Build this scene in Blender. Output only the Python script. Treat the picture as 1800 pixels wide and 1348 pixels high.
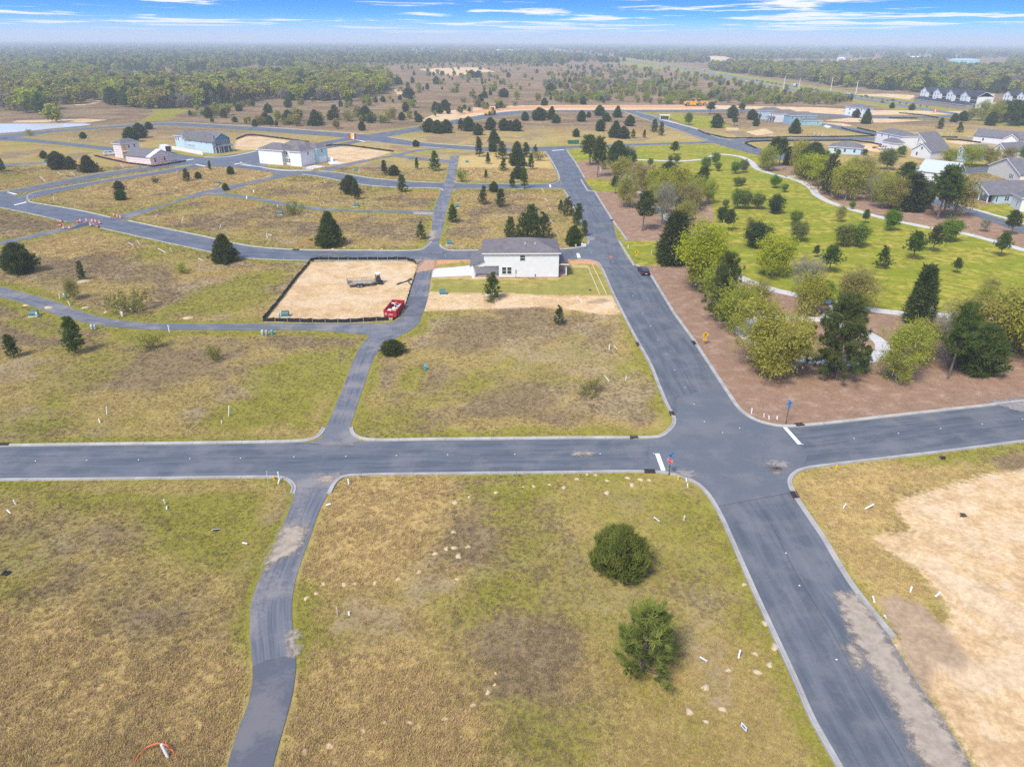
import bpy, math, random
import numpy as np
from mathutils import Vector, Matrix

for _o in list(bpy.data.objects):
    bpy.data.objects.remove(_o)
scene = bpy.context.scene
COL = scene.collection
rad = math.radians

# ---------------------------------------------------------------- camera
F, TH, RO, H = 1249.0, rad(25.75), rad(0.25), 47.0
cam_d = bpy.data.cameras.new('camera')
cam_d.sensor_width = 36.0
cam_d.lens = F * 36.0 / 1800.0
cam_d.clip_start = 0.5
cam_d.clip_end = 60000.0
cam = bpy.data.objects.new('camera', cam_d)
COL.objects.link(cam)
cam.matrix_world = (Matrix.Translation((0, 0, H)) @ Matrix.Rotation(math.pi / 2 - TH, 4, 'X') @ Matrix.Rotation(RO, 4, 'Z'))
scene.camera = cam

# ---------------------------------------------------------------- light
SUN_EL, SUN_AZ = 52.0, 215.0          # degrees, azimuth clockwise from +Y
sun_d = bpy.data.lights.new('sun', 'SUN')
sun_d.energy = 1.5
sun_d.angle = rad(14)
sun_d.color = (1.0, 0.94, 0.84)
sun = bpy.data.objects.new('sun', sun_d)
COL.objects.link(sun)
_sd = Vector((math.sin(rad(SUN_AZ)) * math.cos(rad(SUN_EL)), math.cos(rad(SUN_AZ)) * math.cos(rad(SUN_EL)), math.sin(rad(SUN_EL))))
sun.rotation_euler = _sd.to_track_quat('Z', 'Y').to_euler()
sun.location = (0, 0, 200)

world = bpy.data.worlds.new('World')
scene.world = world
world.use_nodes = True
_nt = world.node_tree
_nt.nodes.clear()


class NT:
    """small node helper"""
    def __init__(self, nt):
        self.nt = nt

    def n(self, t, ins=None, **kw):
        nd = self.nt.nodes.new(t)
        for k, v in kw.items():
            setattr(nd, k, v)
        for k, v in (ins or {}).items():
            s = nd.inputs[k]
            if isinstance(v, bpy.types.NodeSocket):
                self.nt.links.new(v, s)
            else:
                s.default_value = v
        return nd

    def math(self, op, a, b=0.0, c=0.0, clamp=False):
        return self.n('ShaderNodeMath', {0: a, 1: b, 2: c}, operation=op, use_clamp=clamp).outputs[0]

    def vmath(self, op, a, b):
        return self.n('ShaderNodeVectorMath', {0: a, 1: b}, operation=op).outputs[0]

    def noise(self, vec, scale, detail=4, rough=0.55, dist=0.0):
        return self.n('ShaderNodeTexNoise', {'Vector': vec, 'Scale': scale, 'Detail': detail, 'Roughness': rough, 'Distortion': dist}).outputs[0]

    def mix(self, f, a, b, blend='MIX'):
        m = self.n('ShaderNodeMix', data_type='RGBA', blend_type=blend)
        for i, v in ((0, f), (6, a), (7, b)):
            if isinstance(v, bpy.types.NodeSocket):
                self.nt.links.new(v, m.inputs[i])
            else:
                m.inputs[i].default_value = v if i == 0 else (tuple(v) + (1.0,))[:4]
        return m.outputs[2]

    def ss(self, v, lo, hi, a=0.0, b=1.0):
        return self.n('ShaderNodeMapRange', {'Value': v, 'From Min': lo, 'From Max': hi, 'To Min': a, 'To Max': b}, interpolation_type='SMOOTHSTEP').outputs[0]

    def lin(self, v, lo, hi, a=0.0, b=1.0):
        return self.n('ShaderNodeMapRange', {'Value': v, 'From Min': lo, 'From Max': hi, 'To Min': a, 'To Max': b}).outputs[0]


w = NT(_nt)
_tc = w.n('ShaderNodeTexCoord').outputs['Generated']
_sx = w.n('ShaderNodeSeparateXYZ', {0: _tc})
_z = w.math('MAXIMUM', _sx.outputs[2], 0.0)
# the clear layer: the sky opens from pale to blue within a few degrees of the horizon
_zz = w.math('ADD', w.math('MULTIPLY', _z, 7.0), 0.02)
_dir = w.n('ShaderNodeCombineXYZ', {0: _sx.outputs[0], 1: _sx.outputs[1], 2: _zz}).outputs[0]
_dir = w.n('ShaderNodeVectorMath', {0: _dir}, operation='NORMALIZE').outputs[0]
sky = w.n('ShaderNodeTexSky', {'Vector': _dir}, sky_type='NISHITA', sun_disc=False, sun_elevation=rad(SUN_EL), sun_rotation=rad(SUN_AZ), altitude=0.0, air_density=1.0, dust_density=0.6, ozone_density=2.5)
clear = w.mix(1.0, sky.outputs[0], (0.06, 0.44, 1.1), 'MULTIPLY')
clear = w.mix(w.ss(_z, 0.0, 0.03, 1.0, 0.0), clear, (1.55, 2.25, 3.0))
# cloud sheet seen in perspective
_inv = w.math('DIVIDE', 1.0, w.math('ADD', _z, 0.012))
_cp = w.n('ShaderNodeCombineXYZ', {0: w.math('MULTIPLY', _sx.outputs[0], _inv), 1: w.math('MULTIPLY', _sx.outputs[1], _inv), 2: 0.3}).outputs[0]
_cp = w.vmath('MULTIPLY', _cp, (0.55, 0.50, 1.0))
_c1 = w.noise(_cp, 0.42, 8, 0.62, 0.4)
_c2 = w.noise(_cp, 0.075, 2, 0.5)
_cd = w.math('ADD', _c1, w.math('MULTIPLY', w.math('SUBTRACT', _c2, 0.5), 0.55))
_cov = w.ss(_z, 0.05, 0.32, 0.515, 0.425)
_cm = w.ss(w.math('SUBTRACT', _cd, _cov), 0.0, 0.09)
_shade = w.ss(w.math('SUBTRACT', _cd, _cov), 0.05, 0.22, 1.0, 0.80)
_cw = w.mix(1.0, (3.75, 3.7, 3.6), w.n('ShaderNodeCombineXYZ', {0: _shade, 1: _shade, 2: _shade}).outputs[0], 'MULTIPLY')
_cm = w.math('MULTIPLY', _cm, w.ss(_z, 0.002, 0.02, 0.25, 0.95))
col = w.mix(_cm, clear, _cw)
bg = w.n('ShaderNodeBackground', {'Color': col, 'Strength': 0.1})
w.n('ShaderNodeOutputWorld', {'Surface': bg.outputs[0]})

scene.view_settings.view_transform = 'Standard'
scene.view_settings.look = 'None'
scene.view_settings.exposure = 1.6
scene.view_settings.gamma = 1.0
scene.view_settings.use_curve_mapping = False
scene.render.engine = 'CYCLES'
scene.cycles.max_bounces = 6
scene.cycles.diffuse_bounces = 2
scene.cycles.glossy_bounces = 2
scene.cycles.transmission_bounces = 4
scene.cycles.transparent_max_bounces = 12
scene.cycles.volume_bounces = 1
scene.cycles.use_denoising = False
scene.cycles.use_adaptive_sampling = False

# ---------------------------------------------------------------- geometry of the view: a pixel of the survey photo -> a point of the ground
_c, _s = math.cos(TH), math.sin(TH)
_r0, _u0, CB = np.array([1, 0, 0.]), np.array([0, _s, _c]), np.array([0, -_c, _s])
CR = _r0 * math.cos(RO) + _u0 * math.sin(RO)
CU = _u0 * math.cos(RO) - _r0 * math.sin(RO)


def G(px, py, z=0.0):
    d = CR * ((px - 900) / F) + CU * ((674 - py) / F) - CB
    t = (z - H) / d[2]
    return np.array([d[0] * t, d[1] * t])


def GL(pts):
    return np.array([G(*p) for p in pts])


def P(x, y, z):
    v = np.array([x, y, z - H])
    k = -(v @ CB)
    return 900 + F * (v @ CR) / k, 674 - F * (v @ CU) / k


def height_at(px, py, ptop):
    """height of a vertical thing whose foot is at px,py and whose top reaches row ptop"""
    x, y = G(px, py)
    lo, hi = 0.0, 80.0
    for _ in range(40):
        m = (lo + hi) / 2
        if P(x, y, m)[1] > ptop:
            lo = m
        else:
            hi = m
    return lo


# ---------------------------------------------------------------- numpy noise
def _hash(ix, iy, seed):
    h = (ix.astype(np.int64) * 374761393 + iy.astype(np.int64) * 668265263 + seed * 1274126177) & 0xffffffff
    h = ((h ^ (h >> 13)) * 1274126177) & 0xffffffff
    return ((h ^ (h >> 16)) & 0xffff) / 65535.0


def vnoise(x, y, seed=0):
    ix, iy = np.floor(x), np.floor(y)
    fx, fy = x - ix, y - iy
    fx, fy = fx * fx * (3 - 2 * fx), fy * fy * (3 - 2 * fy)
    a, b = _hash(ix, iy, seed), _hash(ix + 1, iy, seed)
    c, d = _hash(ix, iy + 1, seed), _hash(ix + 1, iy + 1, seed)
    return (a * (1 - fx) + b * fx) * (1 - fy) + (c * (1 - fx) + d * fx) * fy


def fbm(x, y, scale, seed=0, octv=4, gain=0.55):
    t, a, n = 0.0, 1.0, 0.0
    f = 1.0 / scale
    for o in range(octv):
        t = t + a * vnoise(x * f + 13.7 * o, y * f - 7.1 * o, seed + o)
        n += a
        a *= gain
        f *= 2.03
    return t / n


def poly_sd(X, Y, poly):
    """signed distance to a closed polygon, positive inside; only worked out near its box"""
    poly = np.asarray(poly, float)
    lo, hi = poly.min(0) - 25, poly.max(0) + 25
    out = np.full(X.shape, -25.0)
    m = (X > lo[0]) & (X < hi[0]) & (Y > lo[1]) & (Y < hi[1])
    if not m.any():
        return out
    x, y = X[m], Y[m]
    d2 = np.full(x.shape, 1e18)
    ins = np.zeros(x.shape, bool)
    n = len(poly)
    for i in range(n):
        ax, ay = poly[i]
        bx, by = poly[(i + 1) % n]
        ex, ey = bx - ax, by - ay
        L = ex * ex + ey * ey + 1e-12
        t = np.clip(((x - ax) * ex + (y - ay) * ey) / L, 0, 1)
        d2 = np.minimum(d2, (x - ax - t * ex) ** 2 + (y - ay - t * ey) ** 2)
        if ay != by:
            c = ((ay > y) != (by > y)) & (x < ex * (y - ay) / (by - ay) + ax)
            ins ^= c
    out[m] = np.where(ins, np.sqrt(d2), -np.sqrt(d2))
    return out


def line_dist(X, Y, line, cap=30.0):
    line = np.asarray(line, float)
    out = np.full(X.shape, cap)
    for i in range(len(line) - 1):
        ax, ay = line[i]
        bx, by = line[i + 1]
        m = (X > min(ax, bx) - cap) & (X < max(ax, bx) + cap) & (Y > min(ay, by) - cap) & (Y < max(ay, by) + cap)
        if not m.any():
            continue
        x, y = X[m], Y[m]
        ex, ey = bx - ax, by - ay
        t = np.clip(((x - ax) * ex + (y - ay) * ey) / (ex * ex + ey * ey + 1e-12), 0, 1)
        out[m] = np.minimum(out[m], np.hypot(x - ax - t * ex, y - ay - t * ey))
    return out


def smooth(pts, step=1.0, closed=False):
    """Catmull-Rom through the points, resampled at about step metres"""
    p = np.asarray(pts, float)
    if len(p) < 3:
        n = max(2, int(np.linalg.norm(p[1] - p[0]) / step) + 1)
        return p[0] + (p[1] - p[0]) * np.linspace(0, 1, n)[:, None]
    if closed:
        q = np.vstack([p[-1], p, p[0], p[1]])
    else:
        q = np.vstack([2 * p[0] - p[1], p, 2 * p[-1] - p[-2]])
    out = []
    for i in range(1, len(q) - 2):
        a, b, c, d = q[i - 1], q[i], q[i + 1], q[i + 2]
        # centripetal parametrisation
        t0 = 0.0
        t1 = t0 + max(np.linalg.norm(b - a), 1e-4) ** 0.5
        t2 = t1 + max(np.linalg.norm(c - b), 1e-4) ** 0.5
        t3 = t2 + max(np.linalg.norm(d - c), 1e-4) ** 0.5
        n = max(2, int(np.linalg.norm(c - b) / step) + 1)
        t = np.linspace(t1, t2, n, endpoint=False)[:, None]
        A1 = (t1 - t) / (t1 - t0) * a + (t - t0) / (t1 - t0) * b
        A2 = (t2 - t) / (t2 - t1) * b + (t - t1) / (t2 - t1) * c
        A3 = (t3 - t) / (t3 - t2) * c + (t - t2) / (t3 - t2) * d
        B1 = (t2 - t) / (t2 - t0) * A1 + (t - t0) / (t2 - t0) * A2
        B2 = (t3 - t) / (t3 - t1) * A2 + (t - t1) / (t3 - t1) * A3
        out.append((t2 - t) / (t2 - t1) * B1 + (t - t1) / (t2 - t1) * B2)
    out = np.vstack(out)
    return out if closed else np.vstack([out, p[-1]])


def resample(line, n):
    d = np.concatenate([[0], np.cumsum(np.linalg.norm(np.diff(line, axis=0), axis=1))])
    t = np.linspace(0, d[-1], n)
    return np.stack([np.interp(t, d, line[:, k]) for k in range(line.shape[1])], 1)


# ---------------------------------------------------------------- objects
def prop(o, label=None, cat=None, group=None, kind=None):
    if label:
        o['label'] = label
    if cat:
        o['category'] = cat
    if group:
        o['group'] = group
    if kind:
        o['kind'] = kind
    return o


def link(o, parent=None):
    COL.objects.link(o)
    if parent is not None:
        o.parent = parent
    return o


def empty(name, x, y, z=0.0, rz=0.0):
    o = bpy.data.objects.new(name, None)
    o.empty_display_size = 0.3
    o.location = (x, y, z)
    o.rotation_euler = (0, 0, rz)
    return link(o)


def copy_tree(o, parent=None):
    c = o.copy()
    COL.objects.link(c)
    c.parent = parent
    for ch in o.children:
        copy_tree(ch, c)
    return c


def np_mesh(name, verts, faces, mats=(), attrs=None, midx=None, smooth_=False):
    """mesh from numpy arrays; faces = (n,3) or (n,4) index array"""
    me = bpy.data.meshes.new(name)
    verts = np.asarray(verts, np.float32)
    faces = np.asarray(faces, np.int32)
    k = faces.shape[1]
    me.vertices.add(len(verts))
    me.vertices.foreach_set('co', verts.ravel())
    me.loops.add(faces.size)
    me.loops.foreach_set('vertex_index', faces.ravel())
    me.polygons.add(len(faces))
    me.polygons.foreach_set('loop_start', np.arange(0, faces.size, k, dtype=np.int32))
    if midx is not None:
        me.polygons.foreach_set('material_index', np.asarray(midx, np.int32))
    if smooth_:
        me.polygons.foreach_set('use_smooth', np.ones(len(faces), bool))
    for m in mats:
        me.materials.append(m)
    me.update(calc_edges=True)
    for an, av in (attrs or {}).items():
        a = me.attributes.new(an, 'FLOAT', 'POINT')
        a.data.foreach_set('value', np.asarray(av, np.float32))
    return me


class MB:
    """collects boxes, tubes and polygons, then becomes ONE mesh object"""
    def __init__(self):
        self.v, self.f, self.m, self.cur = [], [], [], 0

    def poly(self, pts):
        i = len(self.v)
        self.v += [tuple(p) for p in pts]
        self.f.append(tuple(range(i, i + len(pts))))
        self.m.append(self.cur)

    def box(self, x0, y0, z0, x1, y1, z1, M=None, taper=0.0):
        i = len(self.v)
        t = taper
        pts = [(x0, y0, z0), (x1, y0, z0), (x1, y1, z0), (x0, y1, z0), (x0 + t, y0 + t, z1), (x1 - t, y0 + t, z1), (x1 - t, y1 - t, z1), (x0 + t, y1 - t, z1)]
        if M is not None:
            pts = [tuple(M @ Vector(p)) for p in pts]
        self.v += pts
        for q in ((0, 3, 2, 1), (4, 5, 6, 7), (0, 1, 5, 4), (1, 2, 6, 5), (2, 3, 7, 6), (3, 0, 4, 7)):
            self.f.append(tuple(i + k for k in q))
            self.m.append(self.cur)
        return self

    def prism(self, prof, y0, y1, axis='y'):
        """closed profile (a, z) swept from y0 to y1 along y (or x)"""
        n, i = len(prof), len(self.v)
        for yy in (y0, y1):
            for a, z in prof:
                self.v.append((a, yy, z) if axis == 'y' else (yy, a, z))
        for k in range(n):
            q = (i + k, i + (k + 1) % n, i + n + (k + 1) % n, i + n + k)
            self.f.append(q if axis == 'y' else q[::-1])
            self.m.append(self.cur)
        c0, c1 = tuple(range(i, i + n))[::-1], tuple(range(i + n, i + 2 * n))
        self.f += [c0, c1] if axis == 'y' else [c0[::-1], c1[::-1]]
        self.m += [self.cur] * 2
        return self

    def tube(self, pts, radii, n=6, cap=True):
        pts = [Vector(p) for p in pts]
        if not hasattr(radii, '__len__'):
            radii = [radii] * len(pts)
        i = len(self.v)
        for k, p in enumerate(pts):
            d = (pts[min(k + 1, len(pts) - 1)] - pts[max(k - 1, 0)]).normalized()
            a = d.orthogonal().normalized()
            b = d.cross(a)
            for j in range(n):
                t = 2 * math.pi * j / n
                self.v.append(tuple(p + (a * math.cos(t) + b * math.sin(t)) * radii[k]))
        for k in range(len(pts) - 1):
            for j in range(n):
                self.f.append((i + k * n + j, i + k * n + (j + 1) % n, i + (k + 1) * n + (j + 1) % n, i + (k + 1) * n + j))
                self.m.append(self.cur)
        if cap:
            self.f.append(tuple(i + j for j in range(n))[::-1])
            self.f.append(tuple(i + (len(pts) - 1) * n + j for j in range(n)))
            self.m += [self.cur] * 2
        return self

    def disc(self, c, r, axis, thick, n=14):
        c, ax = Vector(c), Vector(axis).normalized()
        return self.tube([c - ax * thick / 2, c + ax * thick / 2], r, n)

    def mesh(self, name, mats):
        me = bpy.data.meshes.new(name)
        me.from_pydata(self.v, [], self.f)
        for m in (mats if isinstance(mats, (list, tuple)) else [mats]):
            me.materials.append(m)
        me.polygons.foreach_set('material_index', self.m)
        me.update()
        return me

    def build(self, name, mats, parent=None, bevel=0.0):
        o = bpy.data.objects.new(name, self.mesh(name, mats))
        link(o, parent)
        if bevel:
            b = o.modifiers.new('bevel', 'BEVEL')
            b.width = bevel
            b.segments = 1
            b.limit_method = 'ANGLE'
        return o


# ---------------------------------------------------------------- materials
def material(name):
    m = bpy.data.materials.new(name)
    m.use_nodes = True
    m.node_tree.nodes.clear()
    return m, NT(m.node_tree)


def finish(t, shader):
    t.n('ShaderNodeOutputMaterial', {'Surface': shader})


def plain(name, col, rough=0.6, metal=0.0, spec=0.4, var=0.12, scale=1.5, bump=0.0, bscale=20.0):
    """a coloured surface with slight mottling, wear and fine relief"""
    m, t = material(name)
    pos = t.n('ShaderNodeTexCoord').outputs['Object']
    n1 = t.noise(pos, scale, 5, 0.6)
    f = t.lin(n1, 0.3, 0.7, 1 - var, 1 + var)
    c = t.mix(1.0, col, t.n('ShaderNodeCombineXYZ', {0: f, 1: f, 2: f}).outputs[0], 'MULTIPLY')
    b = t.n('ShaderNodeBsdfPrincipled', {'Base Color': c, 'Roughness': rough, 'Metallic': metal, 'Specular IOR Level': spec})
    if bump:
        bp = t.n('ShaderNodeBump', {'Height': t.noise(pos, bscale, 3), 'Strength': bump, 'Distance': 0.02})
        t.nt.links.new(bp.outputs[0], b.inputs['Normal'])
    finish(t, b.outputs[0])
    return m


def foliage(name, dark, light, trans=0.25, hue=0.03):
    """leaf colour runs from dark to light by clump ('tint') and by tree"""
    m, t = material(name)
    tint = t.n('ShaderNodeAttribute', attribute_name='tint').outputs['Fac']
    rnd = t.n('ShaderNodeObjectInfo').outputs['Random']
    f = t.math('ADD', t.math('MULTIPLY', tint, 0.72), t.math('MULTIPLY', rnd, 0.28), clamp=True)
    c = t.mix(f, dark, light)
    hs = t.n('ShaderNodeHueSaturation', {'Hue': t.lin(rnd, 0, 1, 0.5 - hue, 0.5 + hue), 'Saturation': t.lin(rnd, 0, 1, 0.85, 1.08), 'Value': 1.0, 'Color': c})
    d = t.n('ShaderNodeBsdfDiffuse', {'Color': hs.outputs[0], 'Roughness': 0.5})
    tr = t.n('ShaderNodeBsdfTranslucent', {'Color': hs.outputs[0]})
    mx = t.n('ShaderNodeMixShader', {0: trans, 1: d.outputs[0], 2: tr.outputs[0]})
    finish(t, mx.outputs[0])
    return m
# ================================================================ THE GROUND
# ---- outlines, read off the survey photo (pixels), laid on the ground plane
Z_LAWN = [
    [(992, 262), (1120, 257), (1245, 253), (1287, 261), (1332, 272), (1345, 288), (1400, 314), (1430, 340), (1465, 356), (1550, 381), (1630, 399), (1700, 411), (1810, 440), (1960, 475), (1960, 580), (1800, 568), (1675, 556), (1622, 553), (1555, 548), (1471, 534), (1400, 519), (1354, 508), (1265, 474), (1241, 457), (1236, 440), (1246, 405), (1250, 380), (1232, 350), (1190, 306), (1120, 288), (1060, 282), (1013, 285)],
    [(1018, 315), (1056, 314), (1110, 322), (1080, 338), (1044, 337), (1032, 336)],
    [(1087, 424), (1165, 423), (1240, 435), (1246, 458), (1200, 466), (1121, 467), (1113, 467)],
    [(757, 513), (764, 490), (838, 492), (985, 491), (990, 468), (1040, 462), (1052, 466), (1076, 519), (960, 518), (880, 514), (800, 514)],
    [(765, 466), (830, 458), (833, 468), (764, 474)],
    [(1330, 568), (1400, 560), (1450, 564), (1520, 590), (1545, 610), (1520, 632), (1445, 635), (1380, 622), (1325, 590)],
    [(1706, 372), (1765, 388), (1830, 400), (1830, 362), (1790, 358), (1745, 360)],
    [(1120, 199), (1160, 201), (1225, 226), (1290, 226), (1250, 205), (1150, 196)],
    [(1600, 290), (1700, 284), (1740, 292), (1700, 296), (1640, 300)],
]
Z_MULCH = [
    [(1013, 284), (1080, 282), (1150, 290), (1215, 312), (1250, 352), (1255, 385), (1246, 410), (1238, 442), (1165, 424), (1101, 423), (1075, 387), (1046, 338), (1080, 338), (1110, 322), (1056, 314), (1027, 314)],
    [(1121, 467), (1200, 467), (1243, 458), (1265, 475), (1354, 509), (1400, 520), (1471, 535), (1555, 549), (1622, 554), (1675, 557), (1800, 570), (1960, 585), (1960, 690), (1800, 705), (1575, 734), (1450, 748), (1370, 752), (1325, 741), (1300, 724), (1268, 676), (1217, 599), (1139, 479)],
    [(1330, 288), (1349, 300), (1401, 312), (1429, 326), (1441, 341), (1465, 354), (1510, 368), (1555, 380), (1630, 396), (1700, 408), (1810, 437), (1960, 470), (1960, 440), (1800, 408), (1760, 397), (1705, 374), (1620, 350), (1520, 325), (1420, 302), (1350, 284)],
]
Z_SAND = [
    [(545, 461), (640, 459), (720, 459), (735, 466), (731, 486), (719, 519), (712, 546), (697, 561), (640, 567), (560, 567), (465, 566), (490, 530), (520, 490), (535, 470)],
    [(735, 518), (757, 513), (800, 517), (880, 515), (960, 520), (1076, 520), (1094, 553), (1060, 554), (1010, 546), (950, 540), (880, 543), (800, 545), (742, 548)],
    [(1570, 893), (1585, 876), (1667, 853), (1733, 833), (1800, 825), (1980, 815), (1980, 1420), (1740, 1420), (1705, 1335), (1640, 1235), (1585, 1150), (1560, 1115), (1600, 1120), (1645, 1108), (1668, 1085), (1660, 1060), (1612, 1000), (1560, 968), (1532, 943), (1602, 930)],
    [(411, 264), (415, 247), (435, 240), (455, 240), (545, 252), (520, 262), (470, 264)],
    [(574, 260), (585, 257), (620, 258), (690, 268), (640, 283), (600, 291), (575, 286)],
    [(743, 209), (776, 196), (845, 188), (900, 186), (1000, 185), (1240, 185), (1333, 187), (1440, 189), (1520, 194), (1700, 196), (1700, 201), (1500, 203), (1333, 193), (1240, 193), (1000, 194), (913, 196), (845, 203), (792, 212), (740, 216)],
    [(1448, 212), (1500, 207), (1560, 209), (1625, 212), (1560, 216), (1490, 215)],
    [(1490, 256), (1530, 252), (1575, 262), (1590, 268), (1540, 268)],
    [(1655, 248), (1700, 247), (1728, 252), (1690, 255)],
    [(735, 122), (790, 119), (850, 121), (872, 127), (850, 127), (800, 134), (760, 128)],
    [(1250, 109), (1340, 107), (1467, 108), (1470, 112), (1400, 117), (1300, 115)],
    [(1450, 111), (1480, 107), (1543, 104), (1545, 107), (1520, 116), (1470, 117)],
    [(115, 178), (170, 175), (180, 179), (150, 187), (120, 184)],
    [(690, 158), (700, 152), (720, 164), (700, 168)],
    [(1700, 183), (1760, 185), (1750, 180), (1690, 178)],
    [(1480, 167), (1560, 165), (1610, 168), (1600, 176), (1560, 171)],
    [(1440, 215), (1480, 217), (1500, 221), (1462, 226)],
    [(1310, 232), (1345, 226), (1362, 234), (1330, 239)],
    [(1690, 175), (1745, 172), (1750, 166), (1720, 164)],
    [(30, 212), (150, 209), (190, 211), (150, 216), (20, 216)],
]
Z_RED = [  # orange-red subsoil
    [(185, 274), (198, 282), (222, 290), (270, 293), (330, 284), (318, 279), (296, 279), (262, 287), (222, 284), (205, 277)],
    [(735, 472), (748, 458), (838, 456), (836, 461), (800, 461), (765, 467), (758, 476), (735, 480)],
    [(990, 461), (1040, 456), (1058, 464), (1066, 474), (1045, 466), (1020, 463), (992, 466)],
    [(795, 205), (845, 192), (905, 188), (1000, 186), (1240, 186), (1240, 190), (1000, 190), (900, 193), (845, 198)],
]
Z_DIRT = [  # grey-brown spread soil
    [(1545, 1052), (1570, 1046), (1620, 1062), (1670, 1110), (1705, 1165), (1690, 1180), (1640, 1160), (1590, 1140), (1560, 1090)],
    [(1585, 1130), (1640, 1165), (1630, 1230), (1665, 1290), (1640, 1250), (1600, 1185)],
    [(1030, 530), (1060, 524), (1075, 528), (1060, 533), (1035, 534)],
]
Z_TAN = [
    [(755, 516), (762, 456), (840, 455), (985, 491), (992, 458), (1045, 455), (1056, 466), (1080, 522), (960, 522), (880, 518), (800, 518)],  # standing dry grass, sandy tan
    [(612, 837), (790, 834), (785, 860), (790, 885), (772, 915), (760, 945), (700, 1012), (660, 1030), (600, 1025), (532, 1015), (552, 950), (566, 905), (585, 862)],
    [(-60, 1085), (60, 1070), (130, 1062), (170, 1100), (260, 1150), (330, 1130), (400, 1140), (437, 1170), (430, 1250), (410, 1320), (395, 1420), (-200, 1420)],
    [(470, 1420), (500, 1290), (512, 1200), (560, 1160), (640, 1150), (720, 1130), (800, 1210), (860, 1260), (900, 1420)],
    [(1395, 840), (1475, 818), (1560, 812), (1700, 830), (1600, 855), (1565, 890), (1590, 920), (1540, 940), (1610, 1000), (1620, 1040), (1560, 1070), (1520, 1030), (1450, 930)],
    [(60, 430), (130, 420), (200, 418), (180, 440), (120, 455), (50, 450)],
    [(400, 285), (440, 290), (495, 305), (440, 320), (380, 335), (300, 345), (370, 315)],
    [(150, 325), (280, 308), (390, 292), (400, 300), (330, 330), (220, 350), (150, 345)],
    [(805, 275), (960, 268), (970, 290), (980, 315), (880, 318), (805, 315)],
]
Z_STRAW = [  # bleached, thin grass on sandy soil
    [(990, 720), (1060, 650), (1110, 660), (1140, 720), (1120, 735), (1040, 735)],
    [(1060, 880), (1090, 855), (1140, 870), (1140, 905), (1090, 910)],
    [(1000, 960), (1080, 1010), (1150, 1010), (1160, 1060), (1060, 1120), (1000, 1060)],
    [(1180, 940), (1230, 930), (1280, 1010), (1290, 1080), (1230, 1070)],
    [(0, 715), (90, 705), (130, 740), (60, 765), (0, 760)],
    [(320, 725), (350, 715), (370, 735), (345, 745)],
    [(880, 620), (1010, 600), (1090, 625), (1060, 645), (900, 640)],
    [(735, 560), (800, 550), (760, 600), (725, 620)],
    [(300, 500), (420, 480), (490, 500), (450, 540), (360, 545)],
    [(1680, 860), (1480, 880), (1530, 895), (1540, 880)],
]
Z_GREEN = [
    [(1080, 850), (1180, 835), (1245, 870), (1290, 960), (1240, 950), (1180, 930), (1150, 880)],
    [(0, 850), (500, 845), (510, 880), (490, 930), (440, 1040), (300, 1030), (250, 930), (100, 900), (0, 870)],
    [(800, 838), (1060, 835), (1060, 870), (940, 890), (800, 880)],
    [(1290, 1060), (1350, 1110), (1420, 1260), (1380, 1230), (1310, 1110)],
    [(855, 1035), (890, 1038), (888, 1058), (850, 1058)],
    [(640, 765), (1150, 760), (1160, 768), (640, 772)],
    [(400, 640), (560, 610), (630, 595), (600, 690), (560, 760), (420, 770), (300, 750), (420, 700)],
    [(0, 560), (60, 570), (200, 590), (420, 590), (300, 600), (100, 600)],
    [(420, 480), (500, 470), (520, 480), (470, 540), (420, 560), (250, 555)],
    [(905, 585), (955, 590), (950, 600), (900, 598)],
    [(1110, 600), (1180, 720), (1165, 745), (1120, 650)],
    [(700, 640), (740, 650), (720, 735), (670, 735)],
    [(280, 175), (345, 188), (300, 212), (230, 217), (260, 205)],
]
Z_BROWN = [
    [(745, 558), (900, 552), (1070, 558), (1090, 600), (900, 625), (740, 615)],
    [(230, 600), (330, 610), (380, 660), (250, 690), (60, 700), (80, 650)],
    [(700, 880), (1000, 900), (1010, 960), (850, 1010), (780, 960)],
    [(130, 900), (330, 890), (300, 950), (180, 970), (0, 1000), (0, 930)],
    [(350, 500), (420, 490), (500, 530), (380, 560)],
    [(700, 640), (1000, 645), (1020, 690), (900, 720), (730, 700)],
    [(310, 370), (420, 380), (460, 400), (330, 410)],
    [(600, 395), (740, 385), (740, 415), (620, 420)],
    [(50, 445), (220, 440), (330, 480), (420, 500), (200, 500), (60, 490)],
]
P_HIGHWAY_FAR = [(962, 88), (990, 93), (1100, 106.5), (1200, 119), (1300, 137), (1400, 153), (1500, 167.5), (1600, 181), (1700, 192), (1800, 203), (1950, 219)]
P_HIGHWAY_NEAR = [(962, 88.3), (990, 93.6), (1100, 108), (1200, 122), (1300, 142), (1400, 159), (1480, 169), (1550, 180), (1650, 196), (1720, 206), (1800, 217), (1950, 237)]


def zone(X, Y, polys, cap=25.0):
    r = np.full(X.shape, -cap)
    for p in polys:
        r = np.maximum(r, poly_sd(X, Y, GL(p)))
    return r


ROAD_POLYS = []          # outlines of every strip
ROAD_LINES = []          # centre lines with half widths, filled by the roads below


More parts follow.
